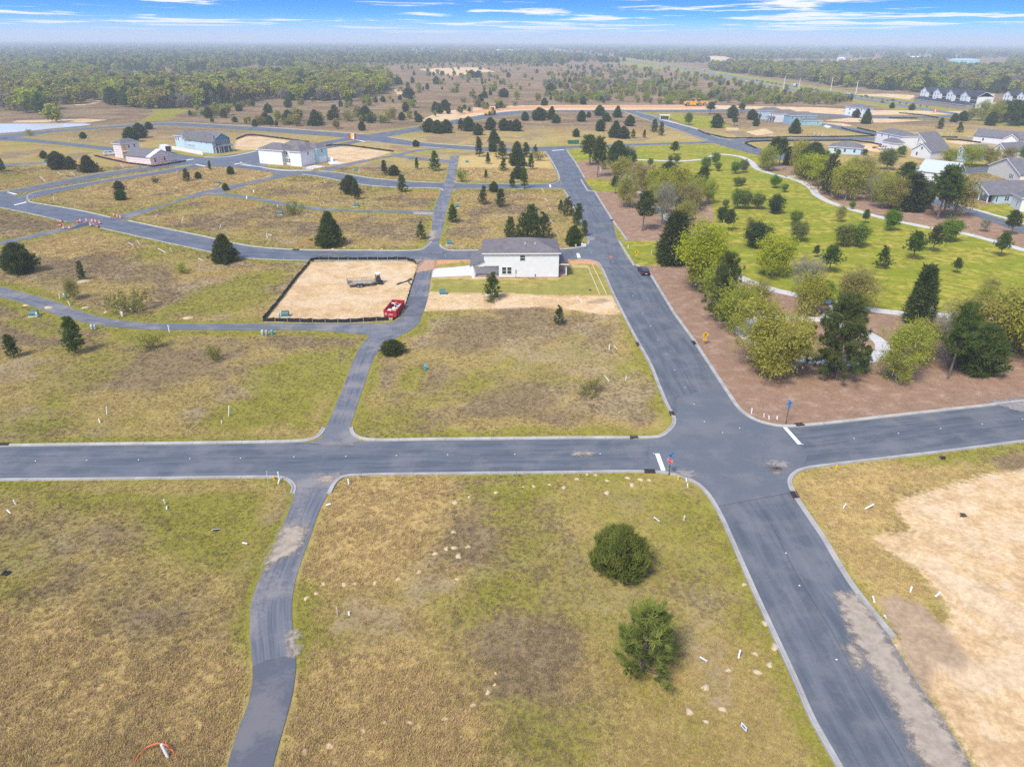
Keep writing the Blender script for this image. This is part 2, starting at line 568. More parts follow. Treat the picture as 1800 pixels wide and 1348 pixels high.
def fields(X, Y):
    """what grows or lies at each ground point"""
    f = {}
    f['lawn'] = zone(X, Y, Z_LAWN)
    f['mulch'] = zone(X, Y, Z_MULCH)
    f['sand'] = zone(X, Y, Z_SAND)
    f['red'] = zone(X, Y, Z_RED)
    f['dirt'] = zone(X, Y, Z_DIRT)
    f['tan'] = zone(X, Y, Z_TAN)
    n1 = fbm(X, Y, 17, 1, 4)
    n2 = fbm(X, Y, 6.5, 5, 4)
    n3 = fbm(X, Y, 30, 9, 3)
    gz, bz, sz = zone(X, Y, Z_GREEN), zone(X, Y, Z_BROWN), zone(X, Y, Z_STRAW)
    rd = np.full(X.shape, 30.0)
    for ln, hw in ROAD_LINES:
        rd = np.minimum(rd, line_dist(X, Y, ln) - hw)
    hw = np.minimum(line_dist(X, Y, GL(P_HIGHWAY_FAR), 60), line_dist(X, Y, GL(P_HIGHWAY_NEAR), 60))
    far = np.clip((Y - 396 - 0.12 * X) / 75, 0, 1)
    s = lambda v, a, b: np.clip((v - a) / (b - a), 0, 1)
    g = 0.50 * s(n1, 0.50, 0.72) + 0.28 * s(n2, 0.50, 0.72)
    g = g * (1 - 0.85 * far)
    g = np.maximum(g, 0.9 * s(gz + (n2 - 0.5) * 9, -2.0, 3.5))
    g = np.maximum(g, (0.95 - 0.4 * s(Y, 150, 310)) * s(-rd + (n2 - 0.5) * 5 + 3.0, 0, 2.6))
    g = np.maximum(g, 1.0 * s(34 - hw + (n2 - 0.5) * 12, 0, 14) * (hw < 59))
    b = s(fbm(X, Y, 13, 21, 4), 0.44, 0.64) * 0.95
    b = np.maximum(b, 0.9 * s(bz + (n2 - 0.5) * 14, -3, 5))
    b = np.maximum(b * (1 - far), far * (0.55 + 0.45 * s(n3, 0.35, 0.6)))
    b = b * (1 - 0.8 * g)
    st = 0.8 * s(fbm(X, Y, 8, 33, 4), 0.58, 0.72) * (1 - 0.6 * far)
    st = np.maximum(st, 0.95 * s(sz + (fbm(X, Y, 3, 37, 3) - 0.5) * 6, -1.2, 2.2))
    o = s(fbm(X, Y, 9, 51, 4), 0.55, 0.7) * s(Y, 115, 150) * 0.8     # rusty broomsedge further out
    o = o * (1 - 0.7 * g)
    tz = np.clip((f['tan'] + 2) / 4, 0, 1)
    b, o, g, st = b * (1 - 0.9 * tz), o * (1 - tz), g * (1 - 0.75 * tz), st * (1 - tz)
    f['green'], f['brown'], f['straw'], f['rust'], f['far'] = g, b, st, o, far
    return f


# ---- the ground material, shared by every piece of the terrain
def ground_material():
    m, t = material('ground_cover')
    A = lambda n: t.n('ShaderNodeAttribute', attribute_name=n).outputs['Fac']
    pos = t.n('ShaderNodeNewGeometry').outputs['Position']
    nA = t.noise(pos, 0.45, 4, 0.6)
    nB = t.noise(pos, 1.7, 4, 0.65)
    nC = t.noise(pos, 6.0, 4, 0.7)
    nD = t.noise(pos, 19.0, 3, 0.7)
    nE = t.noise(t.vmath('MULTIPLY', pos, (1.0, 0.55, 1.0)), 38.0, 2, 0.6)
    per = t.math('ADD', t.math('MULTIPLY', t.math('SUBTRACT', nB, 0.5), 0.9), t.math('MULTIPLY', t.math('SUBTRACT', nC, 0.5), 0.9))
    wgt = lambda n, k=1.0: t.ss(t.math('ADD', A(n), t.math('MULTIPLY', per, k)), 0.22, 0.78)
    # the sward
    c = t.mix(t.ss(nB, 0.36, 0.64), (0.350, 0.262, 0.082), (0.455, 0.345, 0.135))
    c = t.mix(t.ss(nC, 0.42, 0.66), c, (0.285, 0.215, 0.072))
    c = t.mix(t.math('MULTIPLY', wgt('rust'), 0.75), c, (0.370, 0.215, 0.070))
    c = t.mix(t.math('MULTIPLY', wgt('brown'), 0.88), c, t.mix(t.ss(nC, 0.35, 0.65), (0.195, 0.140, 0.078), (0.315, 0.232, 0.138)))
    c = t.mix(t.math('MULTIPLY', A('far'), 0.9), c, t.mix(t.ss(t.math('ADD', t.math('MULTIPLY', nA, 0.35), t.math('MULTIPLY', t.noise(t.vmath('MULTIPLY', pos, (0.5, 1.0, 1.0)), 0.05, 6, 0.68), 0.65)), 0.42, 0.60), (0.150, 0.104, 0.066), (0.290, 0.205, 0.115)))
    c = t.mix(t.math('MULTIPLY', wgt('straw'), 0.85), c, t.mix(nC, (0.290, 0.215, 0.115), (0.44, 0.345, 0.205)))
    gcol = t.mix(t.ss(nC, 0.35, 0.65), (0.195, 0.195, 0.026), (0.320, 0.290, 0.055))
    c = t.mix(t.math('MULTIPLY', wgt('green', 1.25), 0.88), c, gcol)
    tw = t.ss(t.math('ADD', A('tan'), t.math('MULTIPLY', per, 5.0)), -2.5, 2.5)
    tcol = t.mix(t.ss(nC, 0.35, 0.68), (0.455, 0.318, 0.115), (0.610, 0.450, 0.205))
    tcol = t.mix(t.ss(nB, 0.45, 0.68), tcol, (0.430, 0.325, 0.090))
    c = t.mix(t.math('MULTIPLY', tw, 0.9), c, tcol)
    # mown lawn
    lcol = t.mix(t.ss(nA, 0.38, 0.62), (0.205, 0.205, 0.026), (0.330, 0.290, 0.050))
    lcol = t.mix(t.ss(nB, 0.55, 0.75), lcol, (0.290, 0.265, 0.036))
    lcol = t.mix(t.ss(t.noise(t.vmath('MULTIPLY', pos, (0.35, 1.0, 1.0)), 0.11, 3, 0.6), 0.42, 0.62), lcol, t.mix(nC, (0.165, 0.195, 0.018), (0.220, 0.238, 0.026)))
    lcol = t.mix(t.math('MULTIPLY', tw, 0.62), lcol, (0.300, 0.250, 0.085))
    lw = t.ss(t.math('ADD', A('lawn'), t.math('MULTIPLY', per, 0.5)), -0.35, 0.35)
    c = t.mix(lw, c, lcol)
    # pine straw mulch
    mcol = t.mix(t.ss(nC, 0.3, 0.7), (0.245, 0.148, 0.092), (0.360, 0.245, 0.170))
    mcol = t.mix(t.math('MULTIPLY', t.ss(nA, 0.50, 0.74), 0.6), mcol, (0.380, 0.285, 0.220))
    mcol = t.mix(t.ss(nD, 0.5, 0.75), mcol, (0.185, 0.098, 0.062))
    mw = t.ss(t.math('ADD', A('mulch'), t.math('MULTIPLY', per, 0.5)), -0.3, 0.3)
    c = t.mix(mw, c, mcol)
    # bare soils, scored by tracks
    trk = t.noise(t.vmath('MULTIPLY', t.n('ShaderNodeVectorRotate', {'Vector': pos, 'Angle': 0.55}, rotation_type='Z_AXIS').outputs[0], (0.28, 1.9, 1.0)), 0.8, 5, 0.7, 0.9)
    scol = t.mix(t.ss(nB, 0.3, 0.7), (0.520, 0.365, 0.182), (0.600, 0.445, 0.250))
    scol = t.mix(t.math('MULTIPLY', t.ss(trk, 0.52, 0.74), 0.6), scol, (0.420, 0.270, 0.140))
    big = t.noise(pos, 0.13, 5, 0.62, 0.8)
    scol = t.mix(t.math('MULTIPLY', t.ss(big, 0.46, 0.58), 0.55), scol, (0.600, 0.475, 0.320))
    scol = t.mix(t.math('MULTIPLY', t.ss(big, 0.50, 0.38), 0.55), scol, (0.450, 0.300, 0.160))
    scol = t.mix(t.ss(nA, 0.56, 0.72), scol, (0.540, 0.425, 0.290))
    ring = t.n('ShaderNodeTexWave', {'Vector': t.vmath('ADD', pos, (-62.0, -30.0, 0.0)), 'Scale': 0.75, 'Distortion': 9.0, 'Detail': 4.0, 'Detail Scale': 0.6}, wave_type='RINGS', rings_direction='Z').outputs[1]
    rut = t.math('MULTIPLY', t.ss(ring, 0.55, 0.9), t.ss(t.noise(pos, 0.16, 3, 0.6), 0.44, 0.60))
    scol = t.mix(t.math('MULTIPLY', rut, 0.22), scol, (0.430, 0.290, 0.160))
    weed = t.math('MULTIPLY', t.ss(nC, 0.56, 0.66), t.ss(nA, 0.44, 0.62))
    scol = t.mix(t.math('MULTIPLY', weed, 0.55), scol, (0.26, 0.22, 0.085))
    sw = t.ss(t.math('ADD', A('sand'), t.math('MULTIPLY', per, 2.2)), -0.6, 0.7)
    c = t.mix(sw, c, scol)
    rw = t.ss(t.math('ADD', A('red'), t.math('MULTIPLY', per, 2.2)), -0.6, 0.8)
    c = t.mix(rw, c, t.mix(nB, (0.46, 0.215, 0.105), (0.60, 0.345, 0.195)))
    dw = t.ss(t.math('ADD', A('dirt'), t.math('MULTIPLY', per, 1.2)), -0.6, 0.6)
    c = t.mix(dw, c, t.mix(nB, (0.30, 0.215, 0.135), (0.42, 0.31, 0.20)))
    # blade-scale speckle, weaker on bare soil
    bare = t.math('MAXIMUM', sw, t.math('MAXIMUM', rw, dw))
    k = t.lin(bare, 0, 1, 1.0, 0.28)
    k = t.math('MULTIPLY', k, t.lin(lw, 0, 1, 1.0, 0.45))
    sp = t.math('ADD', t.math('MULTIPLY', t.math('SUBTRACT', nD, 0.5), 1.5), t.math('MULTIPLY', t.math('SUBTRACT', nE, 0.5), 1.3))
    fac = t.math('ADD', 1.0, t.math('MULTIPLY', sp, k))
    fac = t.math('MAXIMUM', fac, 0.35)
    fac = t.math('MULTIPLY', fac, t.lin(t.math('ADD', t.math('MULTIPLY', nA, 0.5), t.math('MULTIPLY', nB, 0.5)), 0.3, 0.7, 0.72, 1.28))
    c = t.mix(1.0, c, t.n('ShaderNodeCombineXYZ', {0: fac, 1: fac, 2: fac}).outputs[0], 'MULTIPLY')
    hgt = t.math('ADD', t.math('MULTIPLY', nC, 0.7), t.math('ADD', t.math('MULTIPLY', nD, 0.5), t.math('MULTIPLY', t.math('SUBTRACT', trk, t.math('MULTIPLY', rut, 0.25)), t.math('MULTIPLY', bare, 0.8))))
    bp = t.n('ShaderNodeBump', {'Height': hgt, 'Strength': t.math('MULTIPLY', t.lin(bare, 0, 1, 0.8, 0.45), t.lin(lw, 0, 1, 1.0, 0.5)), 'Distance': 0.22})
    b = t.n('ShaderNodeBsdfDiffuse', {'Color': c, 'Roughness': 0.6, 'Normal': bp.outputs[0]})
    finish(t, b.outputs[0])
    return m


# ================================================================ ROADS, traced as left and right edges
def asphalt(name, base, worn, streak=1.0, dust=0.0):
    m, t = material(name)
    pos = t.n('ShaderNodeNewGeometry').outputs['Position']
    ac = t.n('ShaderNodeAttribute', attribute_name='across').outputs['Fac']
    al = t.n('ShaderNodeAttribute', attribute_name='along').outputs['Fac']
    uv = t.n('ShaderNodeCombineXYZ', {0: t.math('MULTIPLY', ac, 9.0), 1: t.math('MULTIPLY', al, 0.09), 2: 0.0}).outputs[0]
    st = t.noise(uv, 1.0, 6, 0.65, 0.3)
    n1 = t.noise(pos, 0.22, 4, 0.6)
    n2 = t.noise(pos, 3.0, 4, 0.6)
    n3 = t.noise(pos, 24.0, 2, 0.6)
    c = t.mix(t.math('MULTIPLY', t.ss(st, 0.36, 0.68), streak), base, worn)
    c = t.mix(t.math('MULTIPLY', t.ss(n1, 0.45, 0.68), 0.5), c, worn)
    c = t.mix(t.math('MULTIPLY', t.ss(n2, 0.55, 0.8), 0.35), c, tuple(v * 0.72 for v in base))
    # dark seam down the middle
    seam = t.math('MULTIPLY', t.ss(t.math('ABSOLUTE', t.math('SUBTRACT', t.math('ADD', ac, t.math('MULTIPLY', t.math('SUBTRACT', n1, 0.5), 0.02)), 0.515)), 0.004, 0.012, 1.0, 0.0), 0.55 * streak)
    c = t.mix(seam, c, tuple(v * 0.6 for v in base))
    if dust:
        c = t.mix(t.math('MULTIPLY', t.ss(t.math('ADD', n1, t.math('MULTIPLY', n2, 0.4)), 0.62, 0.85), dust), c, (0.40, 0.33, 0.25))
    f = t.lin(n3, 0.25, 0.75, 0.86, 1.14)
    c = t.mix(1.0, c, t.n('ShaderNodeCombineXYZ', {0: f, 1: f, 2: f}).outputs[0], 'MULTIPLY')
    b = t.n('ShaderNodeBsdfPrincipled', {'Base Color': c, 'Roughness': 0.62, 'Specular IOR Level': 0.35})
    bp = t.n('ShaderNodeBump', {'Height': n3, 'Strength': 0.25, 'Distance': 0.01})
    t.nt.links.new(bp.outputs[0], b.inputs['Normal'])
    finish(t, b.outputs[0])
    return m


M_ROAD = asphalt('street_asphalt', (0.093, 0.106, 0.114), (0.150, 0.165, 0.173), 0.85, 0.12)
M_ALLEY = asphalt('alley_asphalt', (0.112, 0.121, 0.130), (0.185, 0.190, 0.190), 0.9, 0.35)
M_NEWASPHALT = asphalt('fresh_asphalt', (0.055, 0.064, 0.080), (0.075, 0.082, 0.095), 0.5)
M_HIGHWAY = asphalt('highway_asphalt', (0.150, 0.160, 0.170), (0.215, 0.22, 0.225), 0.6)

_layer = [0]


def next_z():
    _layer[0] += 1
    return 0.008 + 0.0015 * _layer[0]


def polyline(p, step):
    d = np.concatenate([[0], np.cumsum(np.linalg.norm(np.diff(p, axis=0), axis=1))])
    tt = np.unique(np.concatenate([d, np.arange(0, d[-1], step)]))
    return np.stack([np.interp(tt, d, p[:, k]) for k in (0, 1)], 1)


def strip(name, left, right, mat, n_across=5, step=1.2, z=None, label=None):
    """road surface between two edge lines"""
    l, r = smooth(GL(left), 0.8), smooth(GL(right), 0.8)
    n = max(4, int(max(np.linalg.norm(np.diff(l, axis=0), axis=1).sum(), np.linalg.norm(np.diff(r, axis=0), axis=1).sum()) / step))
    l, r = resample(l, n), resample(r, n)
    u = np.linspace(0, 1, n_across + 1)
    pts = l[:, None, :] * (1 - u)[None, :, None] + r[:, None, :] * u[None, :, None]
    zz = next_z() if z is None else z
    V = np.concatenate([pts.reshape(-1, 2), np.full((n * (n_across + 1), 1), zz)], 1)
    i = (np.arange(n - 1)[:, None] * (n_across + 1) + np.arange(n_across)[None, :]).ravel()
    Fc = np.stack([i, i + 1, i + n_across + 2, i + n_across + 1], 1)
    al = np.concatenate([[0], np.cumsum(np.linalg.norm(np.diff((l + r) / 2, axis=0), axis=1))])
    # keep faces pointing up
    a, b_, c_ = V[Fc[0][0]], V[Fc[0][1]], V[Fc[0][2]]
    if np.cross((b_ - a)[:2], (c_ - a)[:2]) < 0:
        Fc = Fc[:, ::-1]
    me = np_mesh(name, V, Fc, [mat], {'across': np.tile(u, n), 'along': np.repeat(al, n_across + 1)})
    o = link(bpy.data.objects.new(name, me))
    prop(o, label, kind='structure')
    w_ = np.linalg.norm(l - r, axis=1)
    ROAD_POLYS.append(np.vstack([l[::2], r[::-2]]))
    ROAD_LINES.append((resample((l + r) / 2, max(3, n // 3)), float(np.percentile(w_, 60)) / 2))
    return o


def patch(name, poly, mat, z=None, label=None, px=True, smooth_step=0.0, kind='structure'):
    """flat sheet with a plain outline"""
    p = GL(poly) if px else np.asarray(poly, float)
    if smooth_step:
        p = smooth(p, smooth_step, closed=True)
    zz = next_z() if z is None else z
    area = 0.5 * np.sum(p[:, 0] * np.roll(p[:, 1], -1) - np.roll(p[:, 0], -1) * p[:, 1])
    if area < 0:
        p = p[::-1]
    me = bpy.data.meshes.new(name)
    me.from_pydata([(x, y, zz) for x, y in p], [], [tuple(range(len(p)))])
    me.materials.append(mat)
    for an, av in (('across', 0.3), ('along', 0.0)):
        a = me.attributes.new(an, 'FLOAT', 'POINT')
        a.data.foreach_set('value', np.full(len(p), av, np.float32))
    o = link(bpy.data.objects.new(name, me))
    return prop(o, label, kind=kind)


def concrete(name, a, b, joint=0.0):
    m, t = material(name)
    pos = t.n('ShaderNodeNewGeometry').outputs['Position']
    n1, n2, n3 = t.noise(pos, 0.5, 4, 0.6), t.noise(pos, 4.0, 4, 0.65), t.noise(pos, 30, 2)
    c = t.mix(t.ss(n1, 0.35, 0.65), a, b)
    c = t.mix(t.math('MULTIPLY', t.ss(n2, 0.55, 0.75), 0.6), c, tuple(v * 0.62 for v in a))
    f = t.lin(n3, 0.2, 0.8, 0.9, 1.1)
    c = t.mix(1.0, c, t.n('ShaderNodeCombineXYZ', {0: f, 1: f, 2: f}).outputs[0], 'MULTIPLY')
    finish(t, t.n('ShaderNodeBsdfPrincipled', {'Base Color': c, 'Roughness': 0.85, 'Specular IOR Level': 0.2}).outputs[0])
    return m


M_KERB = concrete('kerb_concrete', (0.34, 0.325, 0.285), (0.43, 0.415, 0.37))
M_PATH = concrete('path_concrete', (0.54, 0.52, 0.455), (0.62, 0.60, 0.535))
M_SLAB = plain('new_concrete', (0.66, 0.65, 0.62), 0.85, spec=0.2, var=0.05)
M_PAINT = plain('road_paint', (0.80, 0.80, 0.79), 0.6, var=0.08, scale=3)

STREET = dict(
    cross_left=([(-140, 787), (0, 785), (150, 783), (450, 779), (767, 774), (1000, 771.5), (1110, 771), (1175, 769), (1260, 766)],
                [(-140, 844), (0, 842), (225, 840), (500, 836.5), (615, 834), (800, 831), (1000, 829), (1150, 828), (1280, 826)]),
    cross_right=([(1230, 766), (1300, 760), (1375, 751), (1450, 746), (1575, 732), (1800, 707), (1960, 690)],
                 [(1240, 846), (1320, 838), (1412, 822), (1475, 814), (1650, 793), (1800, 774), (1960, 754)]),
    main_up=([(1195, 775), (1186, 740), (1175, 712), (1160, 677), (1145, 640), (1117, 590), (1083, 524), (1058, 470), (1032, 414), (1000, 347), (982, 312), (965, 277), (957, 260)],
             [(1345, 775), (1300, 722), (1265, 672), (1217, 598), (1183, 551), (1139, 478), (1113, 465), (1087, 425), (1075, 387), (1044, 337), (1030, 320), (1010, 284), (992, 258)]),
    main_down=([(1195, 790), (1215, 830), (1238, 858), (1269, 905), (1300, 973), (1333, 1047), (1400, 1191), (1433, 1265), (1480, 1348), (1520, 1420)],
               [(1400, 790), (1390, 830), (1385, 850), (1393, 868), (1440, 940), (1493, 1027), (1550, 1100), (1600, 1181), (1667, 1281), (1708, 1348), (1750, 1420)]),
    mid_left=([(0, 339), (30, 347), (52, 356), (140, 371), (185, 381), (250, 394), (350, 415), (410, 429), (450, 435), (525, 440), (740, 441)],
              [(-60, 357), (0, 365), (100, 386), (175, 400), (250, 417), (367, 442), (417, 452), (450, 455), (525, 457.5), (640, 457.5), (740, 457)]),
    mid_right=([(735, 441), (840, 441), (985, 439), (1012, 437), (1060, 432)], [(735, 457), (837, 456.5), (987, 456), (1040, 457), (1075, 462)]),
    third=([(296, 268), (345, 276), (400, 280), (422, 286), (487, 299), (550, 301.5), (610, 307), (650, 314), (720, 320), (775, 322), (850, 323.5), (975, 324), (1000, 324)],
           [(300, 286), (345, 290), (400, 294), (497, 305.5), (575, 313), (637, 325), (700, 330), (775, 332), (850, 331.5), (982, 331), (1005, 331)]),
    boulevard_upper=([(-20, 340), (12, 337), (100, 320), (175, 306), (275, 292), (335, 281), (370, 277)], [(-10, 348), (50, 336), (150, 317), (237, 302), (332, 289), (380, 284)]),
    boulevard_lower=([(20, 347), (57, 340), (150, 322), (250, 306), (342, 290), (380, 285)], [(30, 356), (62, 347), (175, 322.5), (275, 307), (362, 292), (400, 288)]),
    top=([(-60, 243), (0, 238.5), (75, 231), (175, 224), (250, 218), (300, 216), (400, 221), (500, 227), (612, 235), (660, 238), (690, 243), (750, 252), (850, 259), (900, 260), (1020, 256), (1150, 252), (1237, 249), (1260, 247)],
         [(-60, 249), (0, 245), (100, 232.5), (200, 225), (275, 221), (400, 227), (500, 234), (600, 242), (640, 247), (700, 254), (775, 261), (850, 266), (950, 266.5), (1000, 261.5), (1120, 256.5), (1245, 253), (1280, 251)]),
    left_loop=([(10, 244), (20, 242), (100, 249), (200, 259.5), (240, 262), (300, 268)], [(-60, 250), (0, 247.5), (75, 252), (150, 260), (195, 266), (250, 271), (300, 280)]),
    top_right=([(640, 240), (660, 235), (700, 229), (750, 221), (850, 202), (915, 195), (1010, 194), (1100, 194)], [(660, 246), (680, 241), (750, 227.5), (795, 220), (850, 209), (900, 202), (945, 198), (1010, 198), (1100, 198.5)]),
    flag_upper=([(490, 268), (545, 254), (600, 244), (635, 238)], [(505, 270), (560, 257), (615, 247), (650, 241)]),
    flag_lower=([(540, 262), (580, 256), (625, 247), (650, 243)], [(560, 264), (600, 257), (640, 249), (670, 244)]),
    town_front=([(395, 275), (450, 266), (500, 258)], [(400, 281), (460, 271), (520, 262)]),
    diagonal=([(1092, 193), (1150, 215), (1200, 233), (1245, 249), (1290, 262), (1336, 274), (1400, 288)], [(1118, 196), (1160, 207), (1225, 227), (1280, 246), (1310, 253), (1340, 262), (1400, 276)]),
    branch_right=([(1285, 245), (1387, 243.5), (1537, 241.5)], [(1290, 251), (1387, 248.5), (1537, 247)]),
    upper_lane=([(1442, 216), (1505, 226), (1545, 235)], [(1440, 221), (1480, 229), (1540, 240)]),
    grade_road=([(1090, 194), (1240, 193), (1333, 192.5), (1400, 197), (1500, 203), (1600, 205), (1680, 203)], [(1090, 198), (1240, 197.5), (1333, 197.5), (1400, 202), (1500, 208), (1600, 209), (1690, 206)]),
    right_street=([(1560, 318), (1635, 346), (1712, 369), (1765, 387), (1830, 405)], [(1540, 326), (1627, 355), (1705, 377), (1760, 397), (1820, 418)]),
    right_back=([(1640, 300), (1675, 296), (1737, 292)], [(1650, 309), (1690, 306), (1737, 303)]),
)
ALLEY = dict(
    south=([(512, 833), (519, 850), (515, 877), (500, 917), (485, 955), (467, 995), (450, 1032), (441, 1062), (439, 1100), (440, 1123), (444, 1165), (444, 1198), (435, 1240), (417, 1285), (399, 1348), (380, 1420)],
           [(600, 830), (590, 845), (580, 862), (562, 897), (547, 940), (532, 980), (520, 1017), (514, 1050), (514, 1100), (520, 1148), (520, 1178), (515, 1218), (502, 1268), (490, 1310), (480, 1348), (465, 1420)]),
    north=([(560, 783), (573, 752), (600, 688), (622, 632), (635, 607), (660, 583), (698, 562), (713, 550), (718, 519), (729, 486), (733, 468), (738, 452)],
           [(622, 783), (615, 757), (622, 732), (640, 677), (662, 622), (680, 603), (711, 587), (733, 572), (742, 554), (751, 528), (760, 474), (764, 462), (772, 452)]),
    west=([(-60, 490), (0, 504), (50, 517), (100, 531), (140, 547), (175, 557), (225, 565), (300, 569), (450, 569), (622, 568.5), (684, 568), (720, 563)],
          [(-60, 507), (0, 522), (50, 536), (100, 554), (140, 565), (200, 575), (250, 579), (400, 581), (555, 581.5), (640, 588), (700, 588)]),
    upper_north=([(735, 446), (755, 422), (761, 375), (775, 335), (782, 320), (792, 275)], [(778, 446), (771, 432), (777, 410), (784, 375), (795, 335), (799, 322), (807, 273.5)]),
    mid_loop=([(192, 386), (215, 377), (287, 360), (337, 342), (375, 332), (450, 317), (505, 303)], [(222, 386), (262, 372), (312, 355), (350, 345), (375, 340), (450, 322), (530, 306)]),
    mid_east=([(370, 334), (400, 340), (450, 347), (505, 357), (550, 364), (625, 369), (700, 370), (765, 370)], [(355, 340), (400, 346), (450, 352.5), (500, 362), (550, 369), (625, 372.5), (725, 376), (762, 382)]),
    upper_east=([(555, 303), (585, 294), (640, 282), (700, 271), (722, 265), (760, 261)], [(570, 306), (600, 295), (650, 283), (700, 274), (745, 265), (790, 262)]),
    cross_east=([(690, 270), (720, 275), (775, 281), (797, 283)], [(684, 274), (720, 279.5), (785, 287), (797, 288)]),
    west_low=([(-60, 434), (0, 425), (60, 412), (112, 400), (140, 393), (160, 386)], [(-60, 441), (0, 431), (60, 418), (125, 404), (150, 398), (178, 392)]),
    far_west=([(-60, 285), (0, 288), (40, 287), (90, 284)], [(-60, 291), (0, 293), (40, 290), (90, 287)]),
)
ROAD_LABEL = {}
for k, (l, r) in STREET.items():
    strip('road', l, r, M_ROAD)
for k, (l, r) in ALLEY.items():
    strip('alley', l, r, M_ALLEY, 4)
# asphalt that fills the corners of the crossings
patch('road', [(1140, 771), (1160, 769), (1174, 761), (1184, 751), (1188, 741), (1190, 700), (1268, 676), (1300, 722), (1325, 739), (1350, 747), (1380, 750), (1420, 800), (1412, 822), (1395, 829), (1387, 838), (1384, 850), (1390, 866), (1260, 890), (1240, 860), (1220, 845), (1185, 832), (1140, 828)], M_ROAD)
patch('road', [(1040, 458), (1051, 461), (1060, 472), (1075, 470), (1060, 428), (1034, 416), (1036, 429), (1025, 434), (1005, 438), (1010, 456)], M_ROAD)
patch('road', [(975, 318), (983, 315), (990, 335), (982, 331.5), (960, 331), (960, 323.5)], M_ROAD)
patch('road', [(330, 280), (372, 276), (440, 268), (470, 272), (470, 296), (400, 294), (362, 293), (330, 290)], M_ROAD)
patch('alley', [(495, 837), (512, 845), (520, 857), (582, 860), (590, 846), (602, 836), (550, 834)], M_ALLEY)
patch('alley', [(545, 780), (566, 770), (575, 745), (614, 748), (619, 762), (632, 777), (590, 782)], M_ALLEY)
patch('alley', [(630, 584), (645, 588), (649, 594), (645, 603), (690, 590), (690, 566), (640, 572)], M_ALLEY)
patch('road', [(725, 442), (745, 436), (752, 428), (770, 430), (775, 437), (790, 442), (790, 444), (725, 444)], M_ROAD)
patch('road', [(478, 304), (500, 303), (525, 309), (480, 313)], M_ROAD)
M_PATCH = asphalt('patched_asphalt', (0.085, 0.092, 0.102), (0.122, 0.129, 0.138), 0.8, 0.2)
patch('alley_patch', [(718, 522), (752, 522), (741.5, 555), (712, 556), (706, 556), (713, 546)], M_PATCH)
patch('alley_patch', [(444, 1172), (470, 1160), (519, 1150), (519.5, 1178), (514.5, 1218), (501.5, 1268), (489.5, 1310), (479, 1348), (464, 1420), (381, 1420), (400, 1348), (418, 1285), (436, 1240), (444.5, 1198)], M_PATCH)
patch('fresh_asphalt_patch', [(126, 402), (140, 394), (155, 391), (158, 396), (145, 399), (130, 402)], M_NEWASPHALT)
# highway
for pl, hw_ in ((P_HIGHWAY_FAR, 5.5), (P_HIGHWAY_NEAR, 5.5)):
    c0 = smooth(GL(pl), 20)
    t0 = np.gradient(c0, axis=0)
    t0 /= np.linalg.norm(t0, axis=1)[:, None]
    nn = np.stack([-t0[:, 1], t0[:, 0]], 1)
    zz = next_z()
    V, Fc = [], []
    for i in range(len(c0)):
        for s_ in (-1, -0.33, 0.33, 1):
            V.append((*(c0[i] + nn[i] * hw_ * s_), zz))
    for i in range(len(c0) - 1):
        for j in range(3):
            Fc.append((i * 4 + j, (i + 1) * 4 + j, (i + 1) * 4 + j + 1, i * 4 + j + 1))
    Fc = np.array(Fc)
    V = np.array(V)
    if np.cross((V[Fc[0][1]] - V[Fc[0][0]])[:2], (V[Fc[0][2]] - V[Fc[0][0]])[:2]) < 0:
        Fc = Fc[:, ::-1]
    me = np_mesh('highway', V, Fc, [M_HIGHWAY], {'across': np.tile([0, .33, .66, 1], len(c0)), 'along': np.repeat(np.arange(len(c0)) * 20.0, 4)})
    prop(link(bpy.data.objects.new('highway', me)), kind='structure')

